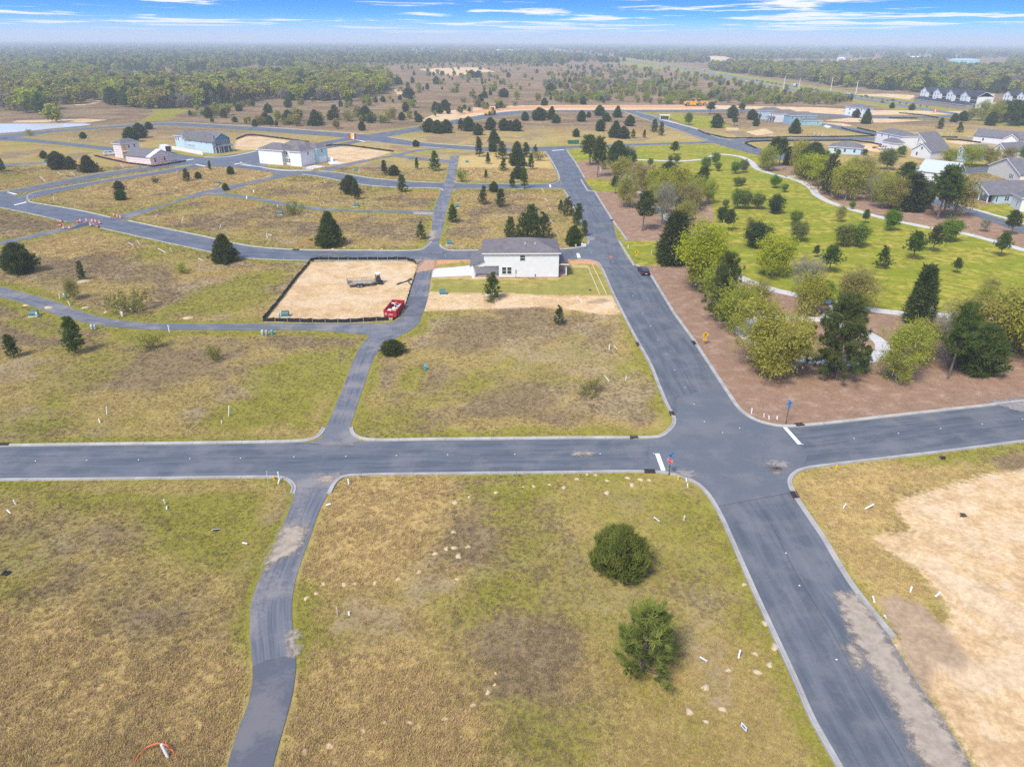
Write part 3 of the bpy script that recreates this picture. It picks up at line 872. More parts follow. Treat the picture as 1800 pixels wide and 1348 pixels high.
# ---- kerbs: gutter pan, face and top, cast in lengths with open joints
def kerb(line, side, pieces=True, width=0.74, length=3.0, sharp=False):
    """line = asphalt edge in pixels, side = +1 when the grass lies left of the walking direction"""
    c0 = polyline(GL(line), 0.5) if sharp else smooth(GL(line), 0.5 if pieces else 1.5)
    d = np.concatenate([[0], np.cumsum(np.linalg.norm(np.diff(c0, axis=0), axis=1))])
    t0 = np.gradient(c0, axis=0)
    t0 /= np.linalg.norm(t0, axis=1)[:, None] + 1e-9
    nn = np.stack([-t0[:, 1], t0[:, 0]], 1) * side
    prof = [(-0.10, 0.0), (-0.10, 0.10), (0.30, 0.095), (0.40, 0.19), (0.60, 0.20), (0.64, 0.0)]
    prof = [(a * width, b) for a, b in prof]
    root = bpy.data.objects.new('kerb', None)
    link(root)
    root.location = (c0[0][0], c0[0][1], 0)
    prop(root, kind='structure')
    nseg = max(1, int(d[-1] / length)) if pieces else 1
    for s_ in range(nseg):
        a, b = d[-1] * s_ / nseg, d[-1] * (s_ + 1) / nseg - (0.03 if pieces else 0)
        n = max(2, int((b - a) / (0.75 if pieces else 1.5)) + 1)
        tt = np.linspace(a, b, n)
        q = np.stack([np.interp(tt, d, c0[:, k]) for k in (0, 1)], 1)
        m_ = np.stack([np.interp(tt, d, nn[:, k]) for k in (0, 1)], 1)
        dz = random.uniform(-0.012, 0.012) if pieces else 0
        V, Fc = [], []
        for i in range(n):
            for o_, z_ in prof:
                V.append((q[i][0] + m_[i][0] * o_ - c0[0][0], q[i][1] + m_[i][1] * o_ - c0[0][1], z_ + dz if z_ > 0 else -0.03))
        k = len(prof)
        for i in range(n - 1):
            for j in range(k - 1):
                f4 = (i * k + j, i * k + j + 1, (i + 1) * k + j + 1, (i + 1) * k + j)
                Fc.append(f4 if side > 0 else f4[::-1])
        Fc.append(tuple(range(k)) if side < 0 else tuple(range(k))[::-1])
        e = tuple((n - 1) * k + j for j in range(k))
        Fc.append(e if side > 0 else e[::-1])
        me = bpy.data.meshes.new('kerb_stone')
        me.from_pydata(V, [], Fc)
        me.materials.append(M_KERB)
        link(bpy.data.objects.new('kerb_stone' if pieces else 'kerb_run', me), root)


random.seed(4)
kerb([(-140, 787), (0, 785), (150, 783), (450, 779), (525, 777), (548, 774), (563, 766), (572, 753)], 1, True)
kerb([(615, 752), (617, 762), (624, 769), (640, 774), (767, 774), (1000, 771.5), (1110, 771), (1140, 771), (1160, 769), (1174, 761), (1184, 751), (1188, 741), (1186, 732), (1175, 712), (1160, 677), (1145, 640), (1117, 590), (1083, 524), (1058, 470), (1051, 461), (1040, 457.5), (1015, 456)], 1, True)
kerb([(-140, 844), (0, 842), (225, 840), (470, 837), (497, 838), (512, 845), (520, 856), (517, 868)], -1, True)
kerb([(576, 868), (583, 853), (592, 843), (606, 836), (640, 833.5), (800, 831), (1000, 829), (1150, 828), (1185, 832), (1220, 845), (1240, 860), (1255, 880), (1269, 905), (1300, 973), (1333, 1047), (1400, 1191), (1433, 1265), (1480, 1348), (1520, 1420)], -1, True)
kerb([(1567, 1121), (1545, 1094), (1493, 1027), (1440, 940), (1413, 900), (1392, 867), (1385, 850), (1388, 837), (1400, 827), (1420, 821), (1475, 813.5), (1650, 793), (1800, 774), (1960, 754)], -1, True)
kerb([(1960, 690), (1800, 707), (1575, 732), (1450, 746), (1375, 751), (1350, 747), (1325, 739), (1300, 722), (1282, 698), (1265, 672), (1241, 635)], -1, True)
kerb([(1241, 635), (1217, 598), (1183, 551), (1139, 478), (1121, 467), (1113, 467), (1087, 425), (1101, 423), (1075, 387), (1044, 337), (1032, 336), (1020, 316), (1027, 314), (1010, 285), (995, 264), (1005, 261.5), (1120, 256.8), (1245, 253)], -1, True, length=3.6, sharp=True)
kerb([(1012, 437), (1026, 434), (1034, 430), (1036, 424), (1032, 415), (1000, 347), (992, 335.5), (985, 332), (960, 331.5), (850, 332), (805, 332), (797, 336)], 1, False)
kerb([(1012, 437), (985, 439), (840, 441), (790, 441), (778, 438), (772, 431)], -1, False)
kerb([(760, 425), (752, 433), (740, 440), (620, 441), (525, 440), (450, 435), (350, 415), (225, 389)], -1, False)
kerb([(742, 457.5), (620, 458), (525, 457.5), (450, 455), (417, 452), (367, 442), (250, 417), (180, 401)], 1, False)
kerb([(193, 383), (140, 371), (70, 359), (50, 355), (62, 348), (175, 323), (275, 307.5), (362, 293)], -1, False)
kerb([(120, 391), (60, 377), (0, 365), (-60, 356)], 1, False)
kerb([(974, 323.5), (982, 317), (965, 277), (958, 267.5)], -1, False)
kerb([(974, 323.5), (850, 323), (805, 322), (799, 318)], 1, False)
kerb([(780, 318), (775, 321.5), (720, 319.5), (650, 313.5), (600, 305), (560, 300), (585, 293), (640, 281)], -1, False)
kerb([(778, 336), (772, 332), (700, 330.5), (637, 325.5), (560, 311), (530, 307)], -1, False)
kerb([(545, 300), (487, 298.5), (422, 285.5), (440, 281), (450, 279)], -1, False)
kerb([(850, 266.5), (700, 254.5), (640, 247.5), (625, 248), (575, 258)], 1, False)
kerb([(850, 259), (750, 251.5), (690, 242.5), (681, 241), (700, 237), (750, 228), (850, 209.5), (905, 201)], -1, False)
kerb([(640, 236), (500, 226.5), (400, 220.5), (300, 215.5), (250, 217.5), (75, 230.5), (0, 238)], -1, False)
kerb([(1245, 248), (1150, 215.5), (1096, 197)], -1, False)
kerb([(1118, 197), (1160, 208), (1225, 228), (1278, 245), (1340, 243), (1540, 240.5)], 1, False)
kerb([(50, 353), (56, 341), (150, 323), (250, 306.5), (340, 290), (332, 289.5), (237, 303), (150, 318), (52, 337), (40, 342)], 1, False)
kerb([(-20, 339), (12, 336), (100, 319), (175, 305), (275, 291), (335, 280)], 1, False)

# stop bars
def bar(a, b, c, d, z=0.10):
    patch('stop_line', [a, b, c, d], M_PAINT, z=z)


bar((1151, 798), (1159, 798), (1170, 828), (1162, 828))
bar((1376, 752), (1383, 752), (1410, 782), (1402, 782))
bar((1013, 446), (1018, 446), (1021, 454), (1015, 454))
bar((12, 338.5), (15, 338), (31, 342), (26, 343))
bar((24, 361), (26, 362), (48, 356.5), (45, 355.5))
bar((965, 325), (968, 325), (969, 330), (966, 330))
bar((342, 290), (346, 289.5), (364, 293), (360, 293.5))
bar((327, 282), (328, 283), (342, 280.5), (340, 280))
bar((411, 289), (413, 290), (427, 287.5), (425, 287))
bar((626, 247), (629, 246.5), (643, 249.5), (640, 250))
bar((970, 265), (992, 263.5), (992, 264.5), (970, 266))

# sand tracked over the asphalt: thin sheets with ragged edges
def drift_material(name, a, b):
    m, t = material(name)
    pos = t.n('ShaderNodeNewGeometry').outputs['Position']
    sd = t.n('ShaderNodeAttribute', attribute_name='sd').outputs['Fac']
    n1, n2 = t.noise(pos, 1.3, 5, 0.65), t.noise(pos, 9.0, 4, 0.65)
    al = t.ss(t.math('ADD', sd, t.math('ADD', t.math('MULTIPLY', t.math('SUBTRACT', n1, 0.5), 2.4), t.math('MULTIPLY', t.math('SUBTRACT', n2, 0.5), 1.6))), -0.75, 0.45)
    c = t.mix(t.ss(n1, 0.35, 0.65), a, b)
    d = t.n('ShaderNodeBsdfDiffuse', {'Color': c})
    tr = t.n('ShaderNodeBsdfTransparent')
    finish(t, t.n('ShaderNodeMixShader', {0: t.math('MULTIPLY', al, 0.92), 1: tr.outputs[0], 2: d.outputs[0]}).outputs[0])
    return m


M_DRIFT = drift_material('sand_drift', (0.36, 0.295, 0.215), (0.46, 0.385, 0.285))
M_DUST = drift_material('road_dust', (0.25, 0.235, 0.215), (0.34, 0.315, 0.28))
M_CLAY = drift_material('clay_drift', (0.46, 0.27, 0.16), (0.56, 0.37, 0.24))


def drift(poly, mat, z=0.105, step=0.3):
    p = GL(poly)
    lo, hi = p.min(0) - 0.8, p.max(0) + 0.8
    nx, ny = max(3, int((hi[0] - lo[0]) / step)), max(3, int((hi[1] - lo[1]) / step))
    gx, gy = np.meshgrid(np.linspace(lo[0], hi[0], nx), np.linspace(lo[1], hi[1], ny))
    sd = poly_sd(gx.ravel(), gy.ravel(), p)
    i = (np.arange(ny - 1)[:, None] * nx + np.arange(nx - 1)[None, :]).ravel()
    Fc = np.stack([i, i + 1, i + nx + 1, i + nx], 1)
    Fc = Fc[(sd[Fc] > -0.8).any(1)]
    V = np.stack([gx.ravel(), gy.ravel(), np.full(gx.size, z)], 1)
    o = link(bpy.data.objects.new('sand_drift', np_mesh('sand_drift', V, Fc, [mat], {'sd': sd})))
    prop(o, kind='structure')


drift([(500, 928), (535, 926), (533, 935), (520, 970), (487, 985), (468, 1000), (472, 985), (487, 955)], M_DRIFT)
drift([(566, 838), (584, 838), (582, 846), (566, 846)], M_DRIFT)
drift([(513, 1110), (521, 1148), (516, 1150), (509, 1125)], M_DRIFT)
drift([(1473, 1048), (1505, 1046), (1530, 1080), (1560, 1130), (1605, 1200), (1665, 1290), (1720, 1380), (1640, 1380), (1590, 1265), (1540, 1180), (1500, 1115)], M_DRIFT, 0.108)
drift([(1352, 823), (1370, 824), (1368, 830), (1352, 827)], M_DRIFT)
drift([(1180, 829), (1215, 829), (1225, 838), (1200, 838)], M_DUST)
drift([(1010, 797), (1040, 797), (1038, 800), (1010, 800)], M_DRIFT)
drift([(1740, 708), (1800, 700), (1830, 716), (1800, 725)], M_DUST)
drift([(1352, 810), (1385, 815), (1375, 826), (1350, 824)], M_DUST)
drift([(735, 470), (746, 458), (766, 458), (762, 474), (733, 480)], M_CLAY)
drift([(756, 405), (766, 408), (764, 420), (754, 424)], M_DRIFT)
drift([(727, 373), (762, 374), (760, 378), (727, 378)], M_DRIFT)
drift([(1031, 416), (1044, 417), (1046, 423), (1034, 423)], M_DUST)
drift([(1490, 1140), (1500, 1135), (1512, 1165), (1508, 1170)], M_DRIFT)
drift([(1620, 1300), (1640, 1310), (1660, 1360), (1640, 1360)], M_DRIFT)

# ---- concrete walks
def walk(line, width, mat=M_PATH, step=1.0, name='path'):
    c0 = smooth(GL(line), step)
    t0 = np.gradient(c0, axis=0)
    t0 /= np.linalg.norm(t0, axis=1)[:, None] + 1e-9
    nn = np.stack([-t0[:, 1], t0[:, 0]], 1) * width / 2
    l, r = c0 + nn, c0 - nn
    n = len(c0)
    d = np.concatenate([[0], np.cumsum(np.linalg.norm(np.diff(c0, axis=0), axis=1))])
    root = bpy.data.objects.new(name, None)
    link(root)
    root.location = (c0[0][0], c0[0][1], 0)
    prop(root, kind='structure')
    k = max(1, int(d[-1] / 4.5))
    for s_ in range(k):
        a, b = d[-1] * s_ / k, d[-1] * (s_ + 1) / k - 0.05
        tt = np.linspace(a, b, 4)
        L = np.stack([np.interp(tt, d, l[:, j]) for j in (0, 1)], 1) - c0[0]
        R_ = np.stack([np.interp(tt, d, r[:, j]) for j in (0, 1)], 1) - c0[0]
        V = [(*p, 0.07) for p in L] + [(*p, 0.07) for p in R_] + [(*p, -0.02) for p in L] + [(*p, -0.02) for p in R_]
        Fc = []
        for i in range(3):
            Fc += [(4 + i, 5 + i, 1 + i, i), (i, i + 1, 9 + i, 8 + i), (5 + i, 4 + i, 12 + i, 13 + i)]
        Fc += [(4, 0, 8, 12), (3, 7, 15, 11)]
        me = bpy.data.meshes.new('path_slab')
        me.from_pydata(V, [], Fc)
        me.materials.append(mat)
        link(bpy.data.objects.new('path_slab', me), root)


walk([(1117, 281), (1185, 283.5), (1235, 280.5), (1265, 271.5), (1300, 275.5), (1320, 285), (1331, 297), (1352, 304.5), (1400, 317), (1425, 330), (1437, 344), (1462, 357), (1510, 372), (1555, 384), (1630, 400), (1700, 412), (1800, 440), (1900, 466)], 2.6)
walk([(1117, 281), (1090, 290), (1120, 330), (1180, 390), (1220, 430), (1241, 455), (1265, 472), (1310, 492), (1354, 508), (1400, 519), (1471, 534), (1555, 548), (1622, 553), (1675, 556), (1800, 569), (1900, 578)], 2.6)
walk([(1473, 534), (1462, 549), (1449, 561), (1400, 560), (1350, 560), (1315, 566), (1303, 578), (1317, 597), (1343, 612), (1372, 624), (1405, 631), (1450, 637), (1489, 638), (1524, 633), (1543, 626), (1552, 614), (1547, 601), (1530, 590), (1500, 578), (1465, 568), (1449, 561)], 2.4)
walk([(1380, 311), (1420, 310)], 1.6)
walk([(1160, 210), (1185, 216), (1225, 227)], 2.4)
walk([(1600, 330), (1615, 337), (1690, 362), (1772, 385), (1830, 402)], 1.6)
walk([(424, 290), (450, 293), (500, 300), (548, 300)], 1.4)
walk([(360, 277), (395, 276.5), (450, 266.5)], 1.3)
patch('driveway', [(759, 488), (762, 473), (800, 470), (831, 466.5), (838, 468), (838, 487), (824, 485.5)], M_SLAB, z=0.06)
patch('driveway', [(530, 296), (552, 291), (572, 293), (545, 299)], M_SLAB, z=0.06)
patch('driveway', [(576, 285), (590, 283), (602, 287.5), (580, 290)], M_SLAB, z=0.06)
patch('driveway', [(1447, 222), (1452, 220), (1462, 223), (1455, 226)], M_SLAB, z=0.06)

# ---- pond
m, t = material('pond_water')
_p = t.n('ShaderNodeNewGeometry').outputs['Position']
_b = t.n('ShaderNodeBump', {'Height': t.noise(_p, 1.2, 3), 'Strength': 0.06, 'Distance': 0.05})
finish(t, t.n('ShaderNodeBsdfPrincipled', {'Base Color': (0.70, 0.73, 0.72, 1), 'Roughness': 0.2, 'Specular IOR Level': 0.25, 'Normal': _b.outputs[0]}).outputs[0])  # pale silty base colour that also stands in for the reflected sky
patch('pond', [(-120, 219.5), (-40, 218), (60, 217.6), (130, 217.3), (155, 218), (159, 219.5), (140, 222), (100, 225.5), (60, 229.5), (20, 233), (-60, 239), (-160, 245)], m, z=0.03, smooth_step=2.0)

# ---- terrain sheets
M_GROUND = ground_material()
ZONE_NAMES = ['ground', 'lawn', 'mulch_bed', 'sandy_lot', 'dry_grass_field']
FA = ['lawn', 'mulch', 'sand', 'red', 'dirt', 'tan', 'green', 'brown', 'straw', 'rust', 'far']


def terrain(xs, ys, split=True, hole=None):
    gx, gy = np.meshgrid(xs, ys)
    X, Y = gx.ravel(), gy.ravel()
    f = fields(X, Y)
    nx, ny = len(xs), len(ys)
    i = (np.arange(ny - 1)[:, None] * nx + np.arange(nx - 1)[None, :]).ravel()
    Fc = np.stack([i, i + 1, i + nx + 1, i + nx], 1)
    if hole is not None:
        cx, cy = X[Fc].mean(1), Y[Fc].mean(1)
        Fc = Fc[~((cx > hole[0]) & (cx < hole[1]) & (cy > hole[2]) & (cy < hole[3]))]
    zc = np.zeros(len(Fc), int)
    if split:
        mean = lambda n: f[n][Fc].mean(1)
        zc[mean('tan') > 0] = 4
        zc[mean('lawn') > 0] = 1
        zc[mean('mulch') > 0] = 2
        zc[(mean('sand') > 0) | (mean('dirt') > 0) | (mean('red') > 0)] = 3
    Z = np.zeros(X.shape)
    if split and ys[0] < 100:       # the graded lot at the right is heaped and hollowed
        k = np.clip((f['sand'] - 0.6) / 3.0, 0, 1) * (X > 30) * (Y < 100)
        Z = k * (0.75 * fbm(X, Y, 7, 201, 4) + 0.5 * fbm(X, Y, 1.8, 207, 2) - 0.42)
    for k, nm in enumerate(ZONE_NAMES):
        sel = Fc[zc == k]
        if not len(sel):
            continue
        used, inv = np.unique(sel, return_inverse=True)
        V = np.stack([X[used], Y[used], Z[used]], 1)
        me = np_mesh(nm, V, inv.reshape(sel.shape), [M_GROUND], {a: f[a][used] for a in FA}, smooth_=True)
        prop(link(bpy.data.objects.new(nm, me)), kind='structure')


ax = np.linspace
terrain(ax(-160, 160, 458), ax(12, 186, 250))
terrain(ax(-520, 520, 579), ax(186, 556, 207))
terrain(ax(-1000, 1000, 201), ax(556, 1450, 91), hole=None)
terrain(ax(-520, -160, 30), ax(12, 186, 14), split=False)
terrain(ax(160, 520, 30), ax(12, 186, 14), split=False)
terrain(ax(-1000, -520, 40), ax(12, 556, 36), split=False)
terrain(ax(520, 1000, 40), ax(12, 556, 36), split=False)
terrain(ax(-5000, 5000, 101), ax(1450, 6000, 46), split=False)
terrain(ax(-5000, -1000, 20), ax(12, 1450, 8), split=False)
terrain(ax(1000, 5000, 20), ax(12, 1450, 8), split=False)
terrain(ax(-22000, 22000, 23), ax(6000, 22000, 9), split=False)
terrain(ax(-22000, -5000, 9), ax(12, 6000, 4), split=False)
terrain(ax(5000, 22000, 9), ax(12, 6000, 4), split=False)
terrain(ax(-22000, 22000, 9), ax(-3000, 12, 4), split=False)

# ---- the air between: thin haze round camera, ground and everything on it
mz, t = material('haze_air')
_v = t.n('ShaderNodeVolumePrincipled', {'Color': (0.82, 0.945, 1.0, 1), 'Density': 0.00025, 'Anisotropy': 0.0})
t.n('ShaderNodeOutputMaterial', {'Volume': _v.outputs[0]})
hz = MB().box(-23000, -4000, -1.0, 23000, 23000, 90.0).build('haze', mz)
prop(hz, kind='stuff')
# ================================================================ TREES
M_BARK = plain('pine_bark', (0.16, 0.125, 0.10), 0.9, var=0.3, scale=6, bump=0.5)
M_BARK_GREY = plain('grey_bark', (0.235, 0.215, 0.19), 0.9, var=0.25, scale=6, bump=0.5)
LEAF = dict(
    pine=foliage('pine_needles', (0.038, 0.066, 0.013), (0.175, 0.225, 0.044)),
    dense=foliage('cedar_sprays', (0.035, 0.056, 0.014), (0.140, 0.180, 0.038)),
    nearpine=foliage('bright_pine_needles', (0.060, 0.110, 0.012), (0.370, 0.450, 0.070)),  # brighter green needle colour for the foreground pine
    fresh=foliage('fresh_conifer', (0.065, 0.115, 0.010), (0.340, 0.410, 0.045)),
    yellow=foliage('spring_leaves', (0.235, 0.220, 0.020), (0.520, 0.490, 0.075), 0.35, 0.025),
    olive=foliage('olive_twigs', (0.225, 0.220, 0.028), (0.480, 0.460, 0.095), 0.3),
    bare=foliage('grey_twigs', (0.170, 0.150, 0.105), (0.360, 0.330, 0.250), 0.2),
    park=foliage('park_leaves', (0.095, 0.140, 0.018), (0.265, 0.330, 0.055), 0.3),
    bright=foliage('new_leaves', (0.075, 0.140, 0.012), (0.235, 0.330, 0.040), 0.35),
    shrub=foliage('shrub_leaves', (0.130, 0.160, 0.012), (0.340, 0.360, 0.035), 0.3),
    dark=foliage('dark_oak_leaves', (0.026, 0.044, 0.014), (0.100, 0.130, 0.042)),
)
RNG = np.random.default_rng(11)


def unit(v):
    return v / (np.linalg.norm(v, axis=-1, keepdims=True) + 1e-9)


def blades(centers, dirs, n, length, width, spread, tint, rng, jitter=0.0):
    """n thin triangles springing from each centre roughly along dirs"""
    c = np.repeat(np.asarray(centers, float), n, 0)
    d = np.repeat(np.asarray(dirs, float), n, 0)
    N = len(c)
    d = unit(d + spread * rng.normal(size=(N, 3)))
    side = unit(np.cross(d, rng.normal(size=(N, 3))))
    c = c + jitter * rng.normal(size=(N, 3))
    L = length * rng.uniform(0.6, 1.25, (N, 1))
    W = width * rng.uniform(0.7, 1.3, (N, 1))
    a, b, e = c - side * W * 0.5, c + side * W * 0.5, c + d * L
    V = np.stack([a, b, e], 1).reshape(-1, 3)
    T = np.repeat(np.repeat(tint, n) + rng.normal(0, 0.08, N), 3)
    return V, T


def leaves(centers, n, size, jitter, tint, rng):
    """n leaf clumps (kite of two triangles) scattered around each centre, facing every way but mostly up"""
    c = np.repeat(np.asarray(centers, float), n, 0)
    N = len(c)
    c = c + jitter * rng.normal(size=(N, 3))
    nrm = unit(rng.normal(size=(N, 3)) + np.array([0, 0, 0.6]))
    u = unit(np.cross(nrm, rng.normal(size=(N, 3))))
    v = np.cross(nrm, u)
    s = size * rng.uniform(0.55, 1.3, (N, 1))
    p0, p1, p2, p3 = c - u * s, c - v * s * 0.5, c + u * s, c + v * s * 0.5
    V = np.stack([p0, p1, p2, p0, p2, p3], 1).reshape(-1, 3)
    T = np.repeat(np.repeat(tint, n) + rng.normal(0, 0.1, N), 6)
    return V, T


def tri_mesh(name, parts, mat):
    V = np.concatenate([p[0] for p in parts])
    T = np.clip(np.concatenate([p[1] for p in parts]), 0, 1)
    return np_mesh(name, V, np.arange(len(V)).reshape(-1, 3), [mat], {'tint': T})


def make_pine(seed, h=7.0, q=1.0, spread=0.27, open_=0.5, base=0.10, leaf='pine', lean=0.02, cone=0.85, lift=0.35, contrast=1.0):
    """young pine: whorls of upswept branches carrying tufts of needles, with gaps between them"""
    r = np.random.default_rng(seed)
    tb = MB()
    bend = r.normal(0, lean, 2)
    axis = lambda t: np.array([bend[0] * h * t * t, bend[1] * h * t * t, h * t])
    ts = np.linspace(0, 1, 7)
    tb.tube([axis(t) for t in ts], [0.021 * h * (1 - 0.9 * t) + 0.008 for t in ts], 6)
    cs, ds, ti = [], [], []
    nw = int(10 + 3 * r.random())
    for wi in range(nw):
        t = base + (0.97 - base) * (wi / (nw - 1)) ** 0.92
        L = spread * h * ((1 - t) / (1 - base)) ** cone * (0.75 + 0.4 * r.random()) + 0.045 * h
        nb = 6 if t < 0.8 else 4
        a0 = r.random() * 6.28
        for b in range(nb):
            if r.random() < open_ * 0.35:
                continue
            az = a0 + 6.283 * b / nb + r.normal(0, 0.25)
            el = lift * (0.15 + 1.1 * t) + r.normal(0, 0.12)
            l = L * r.uniform(0.65, 1.15)
            d = np.array([math.cos(az) * math.cos(el), math.sin(az) * math.cos(el), math.sin(el)])
            p0 = axis(t)
            p1 = p0 + d * l * 0.6
            p2 = p0 + d * l + np.array([0, 0, 0.18 * l])
            tb.tube([p0, p1, p2], [0.006 * h * (1 - t) + 0.008, 0.004 * h * (1 - t) + 0.006, 0.004], 4, False)
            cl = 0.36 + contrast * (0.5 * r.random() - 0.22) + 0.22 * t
            for s in (0.36, 0.52, 0.68, 0.84, 1.0):
                if s < 0.5 and r.random() < open_:
                    continue
                p = p0 + d * l * s + np.array([0, 0, 0.18 * l * s * s])
                for k in range(2 if s > 0.6 else 1):
                    off = r.normal(0, 0.12 * l + 0.02 * h, 3) * np.array([1, 1, 0.5])
                    cs.append(p + off)
                    ds.append(unit(d + np.array([0, 0, 0.75]) + 0.4 * r.normal(size=3)))
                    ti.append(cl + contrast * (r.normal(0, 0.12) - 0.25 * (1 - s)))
    for k in range(5):
        cs.append(axis(0.93 + 0.016 * k)); ds.append(np.array([0, 0, 1.0]) + 0.3 * r.normal(size=3)); ti.append(0.75)
    nb_ = max(5, int(15 * q))
    near = leaf != 'pine'
    V = blades(cs, ds, nb_, (0.092 if near else 0.066) * h, 0.0135 * h / math.sqrt(q), 0.34 if near else 0.62, np.array(ti), r, (0.007 if near else 0.012) * h)
    return tri_mesh('crown', [V], LEAF[leaf]), tb.mesh('trunk', M_BARK)


def make_dense(seed, h=6.0, q=1.0, width=0.62, leaf='dense', shape='egg', lumps=0.26, low=0.03, upright=False):
    """thick conifer or cedar clothed to the ground: sprays over a lumpy egg or cone"""
    r = np.random.default_rng(seed)
    tb = MB()
    tb.tube([(0, 0, 0), (0, 0, h * 0.5), (0, 0, h * 0.9)], [0.028 * h, 0.015 * h, 0.004 * h], 6)
    n = int(430 * q ** 0.5)
    t = r.random(n) ** 0.95
    az = r.random(n) * 6.283
    ph = r.random(8) * 6.28
    if shape == 'egg':
        prof = np.sin(np.pi * np.clip(0.10 + 0.90 * t, 0, 1) ** 0.80) ** 0.62
    else:
        prof = (1 - t) ** 0.78 * (0.72 + 0.28 * np.minimum(1, t * 6))
    lob = 1 + lumps * (np.sin(3 * az + ph[0] + 5 * t) + 0.8 * np.sin(5 * az + ph[1] - 9 * t) + 0.7 * np.sin(17 * t + ph[2] + 2 * az)) * 0.6
    R = width * h * 0.5 * prof * lob * (0.55 + 0.48 * r.random(n) ** 0.6)
    C = np.stack([R * np.cos(az), R * np.sin(az), h * (low + (0.95 - low) * t)], 1)
    D = np.stack([np.cos(az) * 0.9, np.sin(az) * 0.9, 0.25 + 1.3 * t], 1)
    bn = vn3(az, t, seed)
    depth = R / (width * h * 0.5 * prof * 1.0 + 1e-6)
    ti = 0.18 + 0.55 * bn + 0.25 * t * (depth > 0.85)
    nb_ = max(6, int(15 * q ** 0.7))
    stray = 1 + 0.28 * (r.random(n) < 0.22)
    C[:, :2] *= stray[:, None]
    V = blades(C, unit(D), nb_, 0.105 * h / q ** 0.25, 0.028 * h / q ** 0.45, 0.7, ti, r, 0.026 * h)
    if upright:      # open sprays of upright shoots with limbs showing between them
        keep = vnoise(np.cos(az) * 3.2 + 20, t * 6 + np.sin(az) * 3.2, seed + 9) > 0.40
        tipsel = np.flatnonzero(keep)
        V = blades(C[tipsel], unit(D[tipsel] * 0.6 + np.array([0, 0, 1.1])), 26, 0.135 * h, 0.020 * h, 0.36, (0.05 + 1.0 * bn * (0.5 + 0.5 * r.random(n)))[tipsel], r, 0.022 * h)
        for k in range(26):
            a_, e_ = r.random() * 6.28, r.uniform(0.15, 1.2)
            d_ = np.array([math.cos(a_) * math.cos(e_) * width * 0.46, math.sin(a_) * math.cos(e_) * width * 0.46, 0.25 + 0.6 * math.sin(e_)]) * h
            tb.tube([(0, 0, 0.05 * h), tuple(d_ * 0.55), tuple(d_ * 0.96)], [0.012 * h, 0.008 * h, 0.003 * h], 4, False)
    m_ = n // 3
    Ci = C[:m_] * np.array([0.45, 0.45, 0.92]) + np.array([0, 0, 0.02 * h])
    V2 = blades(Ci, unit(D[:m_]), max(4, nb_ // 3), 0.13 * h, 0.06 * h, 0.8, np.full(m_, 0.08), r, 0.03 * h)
    return tri_mesh('crown', [V, V2], LEAF[leaf]), tb.mesh('trunk', M_BARK)


def vn3(a, t, seed):
    x, y = np.cos(a) * 1.8 + 10, np.sin(a) * 1.8 + 10
    return 0.5 * vnoise(x * 1.3 + t * 5, y * 1.3 + t * 3, seed) + 0.5 * vnoise(x * 2.9 - t * 8, y * 2.9 + t * 7, seed + 3)


